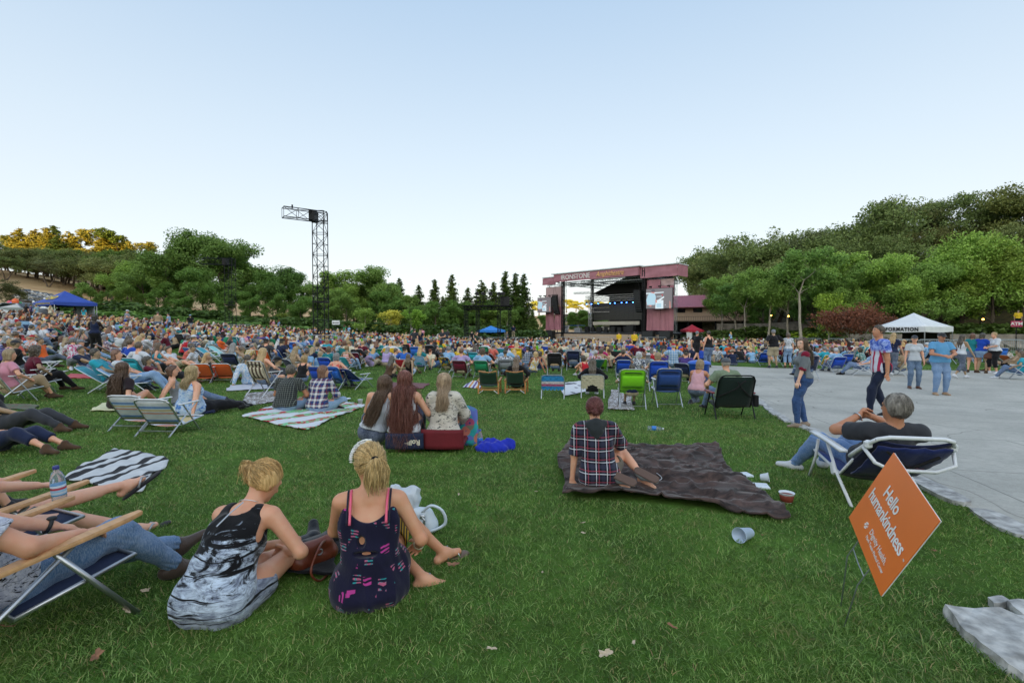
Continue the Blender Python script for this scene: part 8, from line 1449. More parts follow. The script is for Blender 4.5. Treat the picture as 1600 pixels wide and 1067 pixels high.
# --- couple on the melon blanket
def quick(px, py, pose, rz, sex, w_, lab, skin, top, tm, tcol, bot, bcol, hair, hcol, h=.010, dz=0, sc=1., shoe='222226', kw=None, bm=None, **ex):
 p = P(px, py); q = (p.x, p.y+ex.get('dy', .0), float(g(p.x, p.y))+dz); a = dict(POSES[pose]); a.update(kw or {}); k = skel(sex=sex, w=w_, **a); e = hero(k, q, rad(rz), lab, skin, h, hair(k) if callable(hair) else hair_mesh(k, h, hair), hcol, sc)
 mk(ex.get('tn', 'shirt'), top_mesh(k, h, top, len(lab) % 9, .014, ex.get('loose', .02), ex.get('length', .04)), tm, e, tcol); mk('trousers' if bot in ('pants', 'capri') else 'shorts', pants_mesh(k, h, bot), bm or DEN, e, bcol)
 if shoe: split_shoes(k, h*1.15, LEATH, e, shoe)
 if ex.get('hat'): mk('cap', hat_mesh(k, h, ex['hat'][0]), CL, e, ex['hat'][1])
 return e, k
quick(447, 642, 'sit_cross', -8, 'm', 1.2, 'man in dark checked shirt on the melon blanket, left of the couple', 'tan', 'tee', PLD, '24272a', 'pants', '5a7898', 'short', 'black', tn='checked_shirt', sc=1.08); quick(497, 643, 'sit_cross', -12, 'f', 1.15, 'woman in red, white and blue plaid shirt with auburn bob on the melon blanket', 'fair', 'long', PLR, '23365e', 'pants', '6f8fae', 'bob', 'auburn', tn='plaid_shirt', kw=dict(head=(0, -.5, 0)), sc=1.08)
quick(190, 640, 'lean_side', -10, 'f', 1.1, 'woman with very long dark brown hair on the pale yellow towel', 'fair', 'tee', CL, '2a2024', 'shorts', '222226', lambda k: join(hair_mesh(k, .010, 'short'), long_hair(k, .42, 1100, .12, .0038, .006, 12, .010)), '5e3c2a', bm=CL, sc=1.05)
e, k = quick(300, 646, 'lean_side', -22, 'f', 1.5, 'blond woman in blue and white tie-dye sleeveless top leaning on the grass', 'fair', 'tank', TIEB, 'c9d6e6', 'pants', '17171c', lambda k: join(hair_mesh(k, .010, 'short'), long_hair(k, .12, 800, .075, .0032, .008, 15, .008)), 'd8c08e', bm=CL, tn='tank_top', kw=dict(LF=(.35, .80, .07), RF=(.25, .86, .08)), sc=1.05)
# --- standing people by the path
GE, GK = quick(1253, 667, 'stand', 72, 'f', 1.06, 'young woman in grey top with maroon sleeves looking left at the path edge', 'pale', 'half', CL, '6e7478', 'pants', '33507e', lambda k: join(hair_mesh(k, .009, 'short'), long_hair(k, .24, 900, .085, .0030, .006, 18, .006)), '54402f', .009, sc=.88, shoe='8a7a6a', bm=DIS, loose=.0, length=-.01, kw=dict(head=(-.12, .70, 0), LH=(-.22, .14, .84), RH=(.22, .02, .86), LF=(-.10, .10, .08), RF=(.10, -.08, .08)))
for i in (0, 1): V, F = sdf_mesh([cap(GK.sh[i]+(GK.nb-GK.sh[i])*.25, GK.sh[i], .058, .070), cap(GK.sh[i], GK.el[i], .068, .058), cap(GK.el[i], GK.el[i]+(GK.wr[i]-GK.el[i])*.12, .058, .052)], .009, .03, [lambda x, y, z, p=GK.el[i]+(GK.wr[i]-GK.el[i])*.12, d=nrm(GK.wr[i]-GK.el[i]): (x-p[0])*d[0]+(y-p[1])*d[1]+(z-p[2])*d[2]]); mk('sleeve', (V, F), CL, GE, '7a1430')
quick(1374, 650, 'walk', 78, 'm', .92, 'boy in stars and stripes tie-dye shirt and sunglasses walking on the path', 'tan', 'tee', TIEU, 'c9ccd8', 'pants', '1a2238', 'short', '2c1d16', .009, sc=1.06, bm=CL, loose=.035, length=.10, kw=dict(head=(.05, .1, 0), LH=(-.20, -.02, .82), RH=(.23, -.04, .82), LF=(-.09, .20, .08), RF=(.09, -.18, .09), RT=(.1, 1, -.2)))
quick(1427, 607, 'stand', 160, 'f', 1.06, 'woman in grey cap and white graphic T-shirt standing on the path', 'fair', 'tee', cloth('tee_graphic', 'plain'), 'b9bec2', 'pants', '3a5a7a', 'pony', 'blond', .010, sc=.96, hat=('cap', '3a3f48'), shoe='5a3a2a', kw=dict(head=(0, -.25, 0)))
quick(1468, 617, 'stand_hold', 168, 'm', 1.24, 'heavy man in light blue T-shirt and dark cap on the path, hands together', 'b8866a', 'tee', CL, '5f9ac4', 'pants', '5d80a8', 'crop', 'grey', .010, sc=1.02, hat=('cap', '35373a'), shoe='a08468', loose=.03)
e, k = quick(1089, 630, 'kneel', -38, 'f', 1.0, 'blond woman in pale pink tank top crouching beside the green chair', 'tan', 'tank', CL, 'c99aa0', 'pants', '2c4058', 'bob', 'ash', .010, kw=dict(head=(-.1, -.2, 0)))
quick(1134, 646, 'sit_chair', 2, 'm', 1.2, 'man in sage green T-shirt and grey flat cap in the dark green camp chair', 'fair', 'tee', CL, '76866e', 'pants', '4a6890', 'crop', 'grey', .010, hat=('cap', '565a60'), kw=dict(pel=(0, 0, .36)), dy=.05)
p = P(1140, 652); chair('camp', (p.x, p.y, float(g(p.x, p.y))), rad(-3), '1a2a26', 'dark green camp chair with red armrests beside the path')
SGL = mat('sunglass_black', '101012', .2)
# --- grey-haired man in the big recliner at right
k = skel(pel=(0, .10, .31), lean=-1.0, curve=.50, sex='m', w=1.12, head=(.05, .45, 0), LF=(-.42, .74, .09), RF=(-.12, .82, .12), LK=(-.45, .6, 1), RK=(.0, .5, 1), LT=(-.8, .6, .1), LH=(-.12, .10, .72), RH=(.00, .11, .71), LE=(-1, .1, -.5), RE=(1, .1, -.5), hd=[A_(.45, .35, .35), A_(-.55, .30, .10)], hn=[A_(.5, -.6, -.5), A_(-.3, -.7, -.5)], curl=(.55, .8))
loc4 = (3.32, 4.48, -.03); e = hero(k, (3.44, 4.50, -.05), rad(-11), 'grey-haired man in jeans and charcoal T-shirt reclining in the navy chair at right', 'b98564', H7, join(hair_mesh(k, .008, 'short'), short_hair(k, 1500, .03, .0022, 5)), '8a8680', 1.05); mk('t_shirt', top_mesh(k, H7, 'tee', 4, .015, .02, .03), CL, e, '33353a'); mk('jeans', pants_mesh(k, H7, 'pants'), DEN, e, '4a73a6'); split_shoes(k, .008, CL, e, 'c8cbce')
mb = MB(); w_ = k.wr[0]; d_ = nrm(w_-k.el[0]); a1 = nrm(np.cross(d_, A_(0, 0, 1))); a2 = np.cross(d_, a1); mb.tube([tuple(w_-d_*.012+a1*cos(a)*.034+a2*sin(a)*.034) for a in np.linspace(0, 2*pi, 18)[:-1]], .007, 6, closed=True); mb.lathe(tuple(w_-d_*.012+a2*.036), [(.012, -.004), (.017, 0), (.012, .004)], 12); mb.build('wristwatch', ALU, e, True)
mb = MB(); hb = k.hc+k.Fh*.088+k.Uh*.006
for s in (-1, 1): mb.tube([tuple(hb+k.Rh*(s*.032+.02*cos(a))+k.Uh*.015*sin(a)) for a in np.linspace(0, 2*pi, 12)[:-1]], .0018, 4, closed=True); mb.tube([tuple(hb+k.Rh*s*.052+k.Uh*.006), tuple(k.hc+k.Rh*s*.082+k.Uh*.004)], .0016, 4)
mb.build('glasses', STEELB, e)
def big_recliner(loc, rz, label, cm='1a2146'):
 e = empty('reclining_chair', loc, rz, label, 'chair'); w_ = .30; pb = Vector((0, -.10, .24)); pf = Vector((0, .44, .33)); top = Vector((0, -.72, .71)); r = .0145
 mb = MB()
 for s in (-1, 1): mb.tube([(s*w_, .52, 0), (s*w_, .36, .26), (s*w_, .30, .46)], r, 8); mb.tube([(s*w_, -.42, 0), (s*w_, -.10, .24), (s*w_, .10, .47)], r, 8); mb.tube([(s*(w_-.02), .44, .32), (s*(w_-.02), -.12, .24), (s*(w_-.02), -.35, .43)], r*.9, 8)
 mb.build('leg_frame', PLW, e, True); mb = MB(); c = .11; mb.tube([(-w_, -.34, .46), (-w_, -.40, .50), (-w_-.01, -.63, .63), (-w_+c*.35, -.70, .69), (-w_+c, -.72, .71), (w_-c, -.72, .71), (w_-c*.35, -.70, .69), (w_+.01, -.63, .63), (w_, -.40, .50), (w_, -.34, .46)], .017, 8); mb.build('back_frame', PLW, e, True)
 mb = MB(); mb.tube([(-w_-.02, -.60, .60), (-w_+.02, -.70, .50), (-w_+.14, -.68, .44), (w_-.14, -.68, .44), (w_-.02, -.70, .50), (w_+.02, -.60, .60)], .015, 8); mb.build('carry_bar', PLW, e, True)
 for s in (-1, 1): mb = MB(); mb.sheet([[(s*(w_+.015)+dx, y_, .485+.03*sin((y_+.2)*3)) for dx in (-.032, .032)] for y_ in np.linspace(-.26, .40, 8)], .024); mb.build('armrest', PLW, e, True); mb = MB(); mb.box((s*w_, -.63, .63), (.055, .05, .07), bev=.015); mb.build('clamp', PLW, e)
 for s in (-1, 1): mb = MB(); mb.box((s*(w_+.012), -.06, .27), (.03, .07, .12), M=Euler((-.5, 0, 0)).to_matrix(), bev=.012); mb.build('hinge', PLW, e)
 mb = MB(); mb.sheet([[Vector((x, 0, -.05*(1-(x/w_)**2)))+pb.lerp(top, t) for t in np.linspace(0, .97, 12)] for x in np.linspace(-w_+.02, w_-.02, 11)], .012); o = mb.build('backrest', CL, e, True); o.color = (*hx(cm), 1); mb = MB(); mb.sheet([[Vector((x, 0, -.04*(1-(x/w_)**2)))+pb.lerp(pf, t) for t in np.linspace(0, 1, 6)] for x in np.linspace(-w_+.02, w_-.02, 9)], .012); o = mb.build('seat', CL, e, True); o.color = (*hx('1f3a78'), 1)
 nb_ = Vector((0, -.62, -.78)); ns = mknoise(3, 14); mb = MB(); mb.sheet([[Vector((x, 0, 0))+pb.lerp(top, t)+nb_*(.06+.05*sin(pi*(t-.2)/.72)*(1-(x/.27)**4)+.012*ns(x, t, 0)) for t in np.linspace(.2, .92, 12)] for x in np.linspace(-.26, .26, 12)], .015); o = mb.build('pouch', CL, e, True); o.color = (*hx('1e2a5c'), 1)
 mb = MB(); mb.box(Vector((0, 0, 0))+pb.lerp(top, .60)+nb_*.115, (.30, .012, .06), M=Euler((-.68, 0, 0)).to_matrix()); mb.build('pocket_flap', mat('pocket_trim', '5a3a4a', .7), e); mb = MB(); mb.tube([tuple(pb.lerp(top, .9)+nb_*.09+Vector((-.2, 0, 0))), tuple(pb.lerp(top, .7)+nb_*.16), tuple(pb.lerp(top, .85)+nb_*.10+Vector((.18, 0, 0)))], .012, 6); mb.build('carry_strap', BLKF, e); return e
big_recliner(loc4, rad(-11), 'large navy reclining beach chair with white frame behind the orange sign')
# --- people cut by the left frame edge
kw = dict(pel=(0, .02, .32), lean=-.68, curve=.3, sex='m', w=1.12, LF=(-.02, 1.05, .09), RF=(.14, .74, .09), LK=(0, .4, 1), RK=(.1, .5, 1), LT=(.3, 1, .5), RT=(.35, 1, 0), LH=(-.12, .28, .46), RH=(.24, .22, .50), LE=(-1, -.4, -.4), RE=(1, -.5, -.4), curl=(.15, .35), hn=[A_(0, 0, -1), A_(0, 0, -1)])
k = skel(**kw); e = hero(k, (-2.50, 2.32, 0), rad(-22), 'man in jeans and brown boots lying back in the wooden-armed chair at lower left', 'd0a084', H7, hair_mesh(k, .010, 'short'), 'dark', 1.0); mk('shirt', top_mesh(k, .009, 'tee', 5, .015, .02, .03), cloth('shirt_swirl', 'tiedye', cols=('17171c', '9aa0b4'), sc=3.2), e, 'c9ccd6'); mk('jeans', pants_mesh(k, H7, 'pants'), DEN, e, '44688e'); split_shoes(k, .008, LEATH, e, '4d4038')
mb = MB(); w_ = k.wr[0]; d_ = nrm(w_-k.el[0]); a1 = nrm(np.cross(d_, A_(0, 0, 1))); a2 = np.cross(d_, a1); mb.tube([tuple(w_-d_*.02+a1*cos(a)*.034+a2*sin(a)*.034) for a in np.linspace(0, 2*pi, 18)[:-1]], .010, 6, closed=True); mb.lathe(tuple(w_-d_*.02-a2*.038), [(.018, -.008), (.024, 0), (.018, .008)], 14); mb.build('wristwatch', SPKB, e, True)
def wood_arm_chair(loc, rz, label):
 e = empty('folding_chair', loc, rz, label, 'chair'); w_ = .31; r = .0125
 for s in (-1, 1):
  mb = MB(); V = []; ys = np.linspace(-.34, .42, 12); pr = [(-.03, -.012), (.03, -.012), (.032, .0), (.03, .012), (-.03, .012), (-.032, 0)]
  for j, y_ in enumerate(ys):
   f = .55 if j in (0, len(ys)-1) else 1.0; f2 = .85 if j in (0, len(ys)-1) else 1; V += [(s*w_+x*f+.008*sin(y_*6), y_, .45+(y_+.34)*.13+z*f2) for x, z in pr]
  F = [tuple(range(5, -1, -1)), tuple(range(len(V)-6, len(V)))]+[(j*6+i, j*6+(i+1) % 6, j*6+6+(i+1) % 6, j*6+6+i) for j in range(len(ys)-1) for i in range(6)]; mb.add(V, F); mb.build('armrest', ARMW, e, False)
  mb = MB(); mb.tube([(s*w_, -.50, 0), (s*w_, .12, .49)], r, 8); mb.tube([(s*w_, .40, 0), (s*w_, .04, .49)], r*1.1, 8); mb.build('leg', ALU, e, True)
 mb = MB(); mb.tube([(-w_+.02, -.10, .24), (-w_+.02, -.55, .85), (w_-.02, -.55, .85), (w_-.02, -.10, .24)], r, 8); mb.tube([(-w_+.02, -.10, .24), (-w_+.02, .40, .32), (w_-.02, .40, .32), (w_-.02, -.10, .24)], r, 8); mb.build('frame', ALU, e, True)
 mb = MB(); mb.sheet([[(x, -.10-.45*t, .25+.60*t) for t in np.linspace(0, 1, 6)] for x in np.linspace(-w_+.03, w_-.03, 5)], .01); mb.build('backrest', NVC, e, True); mb = MB(); mb.sheet([[(x, -.10+.5*t, .25+.08*t-.02) for t in np.linspace(0, 1, 6)] for x in np.linspace(-w_+.03, w_-.03, 5)], .01); mb.build('seat', NVC, e, True); return e
wood_arm_chair((-2.47, 2.33, 0), rad(-22), 'folding chair with light wooden armrests and steel legs at lower left'); wood_arm_chair((-3.22, 2.86, 0), rad(-22), 'second folding chair with wooden armrests, farther from the camera at lower left')
k = skel(pel=(0, 0, .30), lean=-.72, curve=.3, w=1.0, LF=(-.05, 1.02, .34), RF=(.14, 1.08, .10), LK=(0, .4, 1), RK=(0, .4, 1), LT=(.5, 1, .8), RT=(.3, 1, .3), LH=(-.26, .30, .50), RH=(.10, .42, .48), LE=(-1, -.4, -.4), RE=(1, -.5, -.4), hn=[A_(0, 0, -1), A_(0, 0, -1)], curl=(.3, .3))
k.an[1] = k.kn[1]+nrm(A_(.06, 1, -.55))*.43; e = hero(k, (-3.25, 2.90, 0), rad(-20), 'woman in blue and white patterned dress lying back, bare legs and flip-flops, at left', 'd8ab92', H7, hair_mesh(k, .010, 'long'), 'brown', 1.0); mk('dress', top_mesh(k, .009, 'tank', 7, .016, .03, .16), cloth('dress_lace', 'tiedye', cols=('28346a', 'a9b2d0'), sc=2.4), e, 'c9cde0')
for i in (0, 1):
 t = k.toe[i]; a = k.an[i]; dn = -nrm(np.cross(np.cross(t, A_(0, 0, 1)), t)); s_ = mk('flip_flop', sdf_mesh([cap(a-t*.05+dn*.082, a+t*.17+dn*.082, .040, .047, dn, 3.8)], .006, .02), CL, e, '1c1b20'); mb = MB(); sd = np.cross(t, -dn); mb.tube([tuple(a+t*.04+sd*-.046+dn*.07), tuple(a+t*.10-sd*.02+dn*.025), tuple(a+t*.13+dn*.05), tuple(a+t*.10+sd*.02+dn*.025), tuple(a+t*.04+sd*.046+dn*.07)], .008, 6); mb.build('strap', mat('silver_strap', '9fa3aa', .4, .3), s_, True)
k = skel(pel=(0, 0, .28), lean=-.5, curve=.3, w=1.05, LF=(-.05, .62, .08), RF=(.16, .55, .08), LK=(0, .3, 1), RK=(0, .3, 1), LH=(-.26, .30, .40), RH=(.22, .30, .42), LE=(-1, -.4, -.4), RE=(1, -.5, -.4), curl=(.9, .9)); e = hero(k, (-4.45, 3.45, 0), rad(-18), 'person with bare bent knees whose head is cut off by the left edge', 'd8ab92', .008, hair_mesh(k, .010, 'bob'), 'brown'); mk('tank_top', top_mesh(k, .010, 'tank', 7, .016, .02, .05), CL, e, '2a3152'); mk('shorts', pants_mesh(k, .010, 'shorts'), CL, e, '2a3152'); split_shoes(k, .010, CL, e, '2a2a30')
mb = MB(); w_ = k.wr[1]; d_ = nrm(w_-k.el[1]); a1 = nrm(np.cross(d_, A_(0, 0, 1))); a2 = np.cross(d_, a1); mb.tube([tuple(w_-d_*.02+a1*cos(a)*.032+a2*sin(a)*.032) for a in np.linspace(0, 2*pi, 18)[:-1]], .007, 6, closed=True); mb.build('bracelet', ALU, e, True)
chair('low', (-4.45, 3.4, 0), rad(-18), 'navy', 'navy low sling chair under the person with bare knees at left')
# ------------------------------------------------------------------ empty chairs
def ch(kind, px, py, off, col, lab, m=None, rz=None, grp='folding chairs on the lawn'):
 p = P(px, py); q = Vector((p.x, p.y, float(g(p.x, p.y)))); return chair(kind, q, yaw_to(q, off) if rz is None else rad(rz), col, lab, m, grp)
ch('low', 222, 668, 0, 'blue', 'left one of the two blue striped low loungers with white frames', BLUW, -3); ch('low', 264, 676, 0, 'blue', 'right one of the two blue striped low loungers with white frames', BLUW, -3)
ch('wood', 765, 614, 4, 'dark green', 'empty dark green canvas chair with wooden frame, left of the wooden pair'); ch('web', 864, 622, 2, 'blue', 'empty blue, white and pink striped low beach chair', stripes_mat('trans_stripes', ['2a8fd0', '2a8fd0', '2a8fd0', '2a8fd0', '2a8fd0', 'b05a80', 'd9d4dc', '2a8fd0', '2a8fd0', '1c6fb8'], 'Z', 1.5))
ch('tall', 1042, 634, 3, '28447c', 'empty navy backpack chair left of the blond woman in pink'); ch('lounge', 566, 572, -50, 'navy', 'empty navy recliner with white frame in front of the green chair'); ch('lounge', 548, 562, -15, 'blue', 'empty floral blue and pink lounger', FLOR)
ch('low', 521, 553, 10, 'blue', 'left one of the two empty rainbow striped chairs by the barricade', RAIN); ch('low', 533, 556, 12, 'blue', 'right one of the two empty rainbow striped chairs by the barricade', RAIN); ch('lounge', 334, 566, -60, 'turquoise', 'left one of the two empty pale turquoise loungers'); ch('lounge', 350, 562, -60, '8fd0d0', 'right one of the two empty pale turquoise loungers')
ch('beach', 505, 608, 0, 'royal blue', 'royal blue backpack chair with a jacket, left of the two at mid left'); ch('lounge', 556, 606, -12, 'royal blue', 'royal blue lounge chair, right of the two at mid left'); ch('beach', 70, 598, 0, 'navy', 'empty navy folding chair with white frame at left', None, -60)
for px, py, l in ((321, 597, 'left'), (353, 596, 'right')):
 c = ch('low', px, py, 0, 'orange', f'low chair with orange printed back, {l} one of the pair', None, 8); p_ = [q for q in c.children if q.name.startswith('backrest')][0]; text_obj('lettering', 'Hello', .10, MATS['letter_white'], p_, M_((0, -.235, .46), pi/2-.6), .002); text_obj('lettering', 'humankindness', .05, MATS['letter_white'], p_, M_((0, -.195, .39), pi/2-.6), .002)
c = ch('low', 471, 553, 0, 'orange', 'low chair with orange printed back just before the barricade at the nearer tower', None, 5)
ch('lounge', 1583, 575, -100, 'orange', 'orange lounger with white frame at the right edge'); ch('lounge', 1562, 571, -110, 'olive', 'pale green lounger left of the orange one at the right edge'); ch('beach', 1318, 575, 0, 'royal blue', 'chair covered with a bright blue jacket at the far side of the path'); ch('beach', 1191, 571, 2, 'royal blue', 'empty blue folding chair left of the man in khaki shorts'); ch('beach', 1226, 572, 2, 'navy', 'navy folding chair behind the man in khaki shorts')
# towels and jackets
EXCL = []
def ground_cloth(pix, m, lab, color=None, cat='blanket', name='blanket', **kw): EXCL.append([(P(*q).x, P(*q).y) for q in pix]); return cloth_on_ground(name, pix, m, lab, cat, None, color=color, **kw)
def fleece():
 m, nt, b = nodes_of('brown_fleece'); n1 = noise(nt, 3.5, 6, .65, sx=(1, 2.2, 1), dist=1.4); n2 = noise(nt, 150, 3); c = mixc(nt, ramp(nt, n1, [(.38, 0), (.66, 1)]), hx('1c110d'), hx('54403a')); nt.links.new(c, b.inputs['Base Color']); b.inputs['Roughness'].default_value = .8; b.inputs['Sheen Weight'].default_value = .2; b.inputs['Sheen Roughness'].default_value = .35; bump(nt, b, n2, .5, .004); return m  # pale streaks in the colour imitate the sheen of the nap
ground_cloth([(864, 776), (1212, 812), (1118, 700), (890, 692)], fleece(), 'rumpled dark brown fleece blanket on the grass under the plaid shirt woman', th=.014, amp=.026, n=120, lift=.030, rag=.07)
MEL = stripes_mat('melon_white', ['c9cdd2', 'c9cdd2', 'b02838', '7ab87a'], 'X', 2.6); MELM = cloth('melon_print', 'tiedye', cols=('b02838', '6fae78'), sc=1.1)
def melon():
 m, nt, b = nodes_of('melon_blanket'); tc = N(nt, 'ShaderNodeTexCoord'); mp = N(nt, 'ShaderNodeMapping'); mp.inputs['Rotation'].default_value = (0, 0, rad(25)); nt.links.new(tc.outputs['Object'], mp.inputs[0]); w_ = N(nt, 'ShaderNodeTexWave'); w_.inputs['Scale'].default_value = .55; nt.links.new(mp.outputs[0], w_.inputs['Vector']); f = ramp(nt, w_.outputs['Fac'], [(.45, 0), (.52, 1)])
 n1 = noise(nt, 5, 3, .6, dist=1.5); c = mixc(nt, ramp(nt, n1, [(.46, 0), (.50, 1)]), hx('b01830'), hx('6fb884')); c = mixc(nt, ramp(nt, noise(nt, 8, 3, .6, dist=1), [(.60, 0), (.64, 1)]), c, hx('c9cdc8')); c = mixc(nt, f, c, hx('c9cdd2')); nt.links.new(c, b.inputs['Base Color']); b.inputs['Roughness'].default_value = .9; return m
ground_cloth([(376, 652), (478, 674), (572, 634), (470, 622)], melon(), 'white picnic blanket with red and green watermelon bands under the couple', amp=.012)
ground_cloth([(95, 752), (215, 774), (266, 722), (180, 704)], stripes_mat('zebra_blanket', ['19191c', 'c3c6c8', 'c3c6c8', '19191c', 'c3c6c8'], 'X', 2.2), 'black and white striped blanket on the grass at left', amp=.014, n=40)
ground_cloth([(138, 643), (300, 648), (345, 640), (160, 632)], CL, 'pale yellow towel under the two long-haired women at left', 'd0d0a8', amp=.01); ground_cloth([(378, 636), (440, 628), (432, 612), (385, 616)], PM['leopard'], 'black and white patterned blanket left of the melon blanket', 'c9cdd2'); ground_cloth([(590, 608), (660, 608), (672, 600), (600, 598)], CL, 'maroon blanket under the two dark-haired women', 'maroon'); ground_cloth([(1000-120, 620), (1000-80, 612), (1000-90, 596), (1000-125, 600)], PM['striped'], 'pale striped blanket behind the webbed chair', 'navy')
ground_cloth([(352, 612), (428, 608), (420, 600), (360, 603)], CL, 'white towel under the striped chair', 'b9bcc6'); ground_cloth([(722, 606), (750, 608), (760, 596), (738, 596)], stripes_mat('towel_purple', ['5a3a8a', 'c9cdd2', 'd08a3a', 'c9cdd2'], 'X', 4), 'purple, white and orange striped towel left of the empty wooden chair'); ground_cloth([(100, 592), (150, 592), (160, 586), (110, 585)], CL, 'red and white towel at left', 'b03040'); ground_cloth([(-20, 600), (30, 600), (35, 590), (-20, 590)], CL, 'orange red towel at the left edge', 'd0502a'); ground_cloth([(0, 640), (55, 643), (60, 634), (0, 632)], PM['leopard'], 'dark green patterned cloth at the left edge', '1f5a3a'); ground_cloth([(948, 640), (990, 642), (985, 612), (955, 610)], PM['leopard'], 'black and white patterned cloth beside the lime green chair', 'c9cdd2')
def heap(px, py, dims, col, lab, m=None, seed=1, name='jacket', cat='jacket', dz=0):
 p = P(px, py); ns = mknoise(seed, 16); n2 = mknoise(seed+4, 34); a, b_, c = dims; rr = random.Random(seed); pr = [ell((rr.uniform(-a, a)*.5, rr.uniform(-b_, b_)*.5, c*.2), np.eye(3), (a*rr.uniform(.4, .6), b_*rr.uniform(.4, .6), c*rr.uniform(.5, .9))) for _k in range(5)]
 V, F = sdf_mesh(pr, .009, .05, [lambda x, y, z: -z+0*x], (), lambda x, y, z: .018*np.abs(ns(x, y, z))+.006*n2(x, y, z)-.008); o = mk(name, (V, F), m or CL, None, COL.get(col, col)); o.location = (p.x, p.y, p.z+dz+.005); return tag(o, lab, cat)
heap(775, 702, (.26, .20, .14), '1f2fa8', 'royal blue jacket crumpled on the grass beside a water bottle', seed=3)
heap(322, 646, (.24, .16, .07), 'navy', 'navy clothes bundle on the grass right of the striped loungers', seed=9, cat='clothes', name='clothes_bundle')
# floral towel over a low seat beside the blond sweater woman
p = P(724, 690); e = empty('folding_chair', (p.x, p.y, p.z), rad(-12), 'low chair draped with a fleece of yellow daisies on blue', 'chair'); mb = MB(); mb.tube([(-.22, -.02, 0), (-.22, -.14, .48), (-.16, -.15, .52), (.16, -.15, .52), (.22, -.14, .48), (.22, -.02, 0)], .012, 7); mb.build('frame', ALU, e, True)
def daisies():
 m, nt, b = nodes_of('daisy_fleece'); v = N(nt, 'ShaderNodeTexVoronoi'); v.inputs['Scale'].default_value = 6.5; tc = N(nt, 'ShaderNodeTexCoord'); nt.links.new(tc.outputs['Object'], v.inputs['Vector']); c = mixc(nt, ramp(nt, noise(nt, 7, 3, .6, dist=1), [(.48, 0), (.54, 1)]), hx('5a6ab0'), hx('2a9a9a'))
 c2 = ramp(nt, v.outputs['Color'], [(.3, hx('c9b82a')), (.5, hx('b0306a')), (.7, hx('2a8a5a'))]); c = mixc(nt, ramp(nt, v.outputs['Distance'], [(.42, 1), (.46, 0)]), c, c2); c = mixc(nt, ramp(nt, v.outputs['Distance'], [(.15, 1), (.18, 0)]), c, hx('1c3a7a')); nt.links.new(c, b.inputs['Base Color']); b.inputs['Roughness'].default_value = .9; return m
ns = mknoise(6, 9); mb = MB(); mb.sheet([[(x*(1+.25*(1-t)), -.17-.10*(1-t)+.015*ns(x, t, 0), .02+.53*t-.06*(abs(x)/.25)**3*t) for t in np.linspace(0, 1, 12)] for x in np.linspace(-.25, .25, 14)], .016); mb.build('fleece_cover', daisies(), e, True)
# ------------------------------------------------------------------ bottles, cups, bags
def glassy(name, col, rough=.08, tr=.85):
 m, nt, b = nodes_of(name); b.inputs['Base Color'].default_value = (*hx(col), 1); b.inputs['Transmission Weight'].default_value = tr; b.inputs['Roughness'].default_value = rough; b.inputs['IOR'].default_value = 1.2; return m
CLR = glassy('clear_plastic', 'd8e4ea'); GRN = glassy('green_plastic', '2f9a55', tr=.6); LBL = mat('label_blue', '2f78c8', .4); LBW = mat('label_white', 'c9d3da', .4)
def bottle(loc, rot, s, lab, cap_c='d0d4d8', lm=None, bm=None):
 e = empty('water_bottle', loc, 0, lab, 'bottle'); e.rotation_euler = rot; e.scale = (s,)*3; mb = MB(); mb.lathe((0, 0, 0), [(.028, 0), (.033, .008), (.033, .03), (.031, .035), (.033, .04), (.033, .05), (.033, .13), (.031, .15), (.022, .178), (.0125, .192), (.0125, .205)], 20); mb.build('body', bm or CLR, e, True)
 mb = MB(); mb.lathe((0, 0, 0), [(.0336, .055), (.0340, .056), (.0340, .115), (.0336, .116)], 20); mb.build('label', lm or LBL, e, True); mb = MB(); mb.lathe((0, 0, 0), [(.0145, .200), (.0148, .202), (.0148, .216), (.012, .218)], 14); mb.build('cap', mat('cap_'+cap_c, cap_c, .4), e, True); return e
p = P(750, 700); bottle((p.x, p.y, p.z), (0, 0, 0), 1.15, 'upright water bottle with a blue label beside the blue jacket', '2a50b0'); p = P(1012, 672); bottle((p.x, p.y, p.z+.035), (0, pi/2, rad(-15)), 1.15, 'water bottle with a blue label lying on the lawn'); bottle((-2.70, 2.86, .50), (.10, 0, 0), 1.08, 'big water bottle with red and blue label standing on the wooden armrest', '23307a', stripes_mat('label_stripes', ['c9d6e2', '9ac4e0', 'b03a4a', 'c9d6e2', '5aa0d0'], 'Z', 16)); p = P(128, 905); bottle((p.x-.1, p.y+.02, p.z+.06), (rad(8), pi/2-.1, rad(20)), 1.5, 'green plastic bottle lying under the wooden-armed chair', 'd8dcd8', LBW, GRN)
def cup(px, py, r0, r1, hh, m, lab, rot=(0, 0, 0), dz=0., band=None):
 p = P(px, py); e = empty('drink_cup', (p.x, p.y, p.z+dz), 0, lab, 'cup'); e.rotation_euler = rot; mb = MB(); mb.lathe((0, 0, 0), [(r0*.9, 0), (r0, .003), (r1, hh), (r1+.003, hh+.002), (r1+.003, hh-.004), (r1-.003, hh-.003), (r0-.004, .006), (r0*.3, .005)], 22); mb.build('body', m, e, True)
 if band: mb = MB(); mb.lathe((0, 0, 0), [(r0+.002+(r1-r0)*.1, hh*.1), (r0+.003+(r1-r0)*.11, hh*.11), (r0+.003+(r1-r0)*.8, hh*.8), (r0+.002+(r1-r0)*.81, hh*.81)], 22); mb.build('print', band, e, True)
 return e
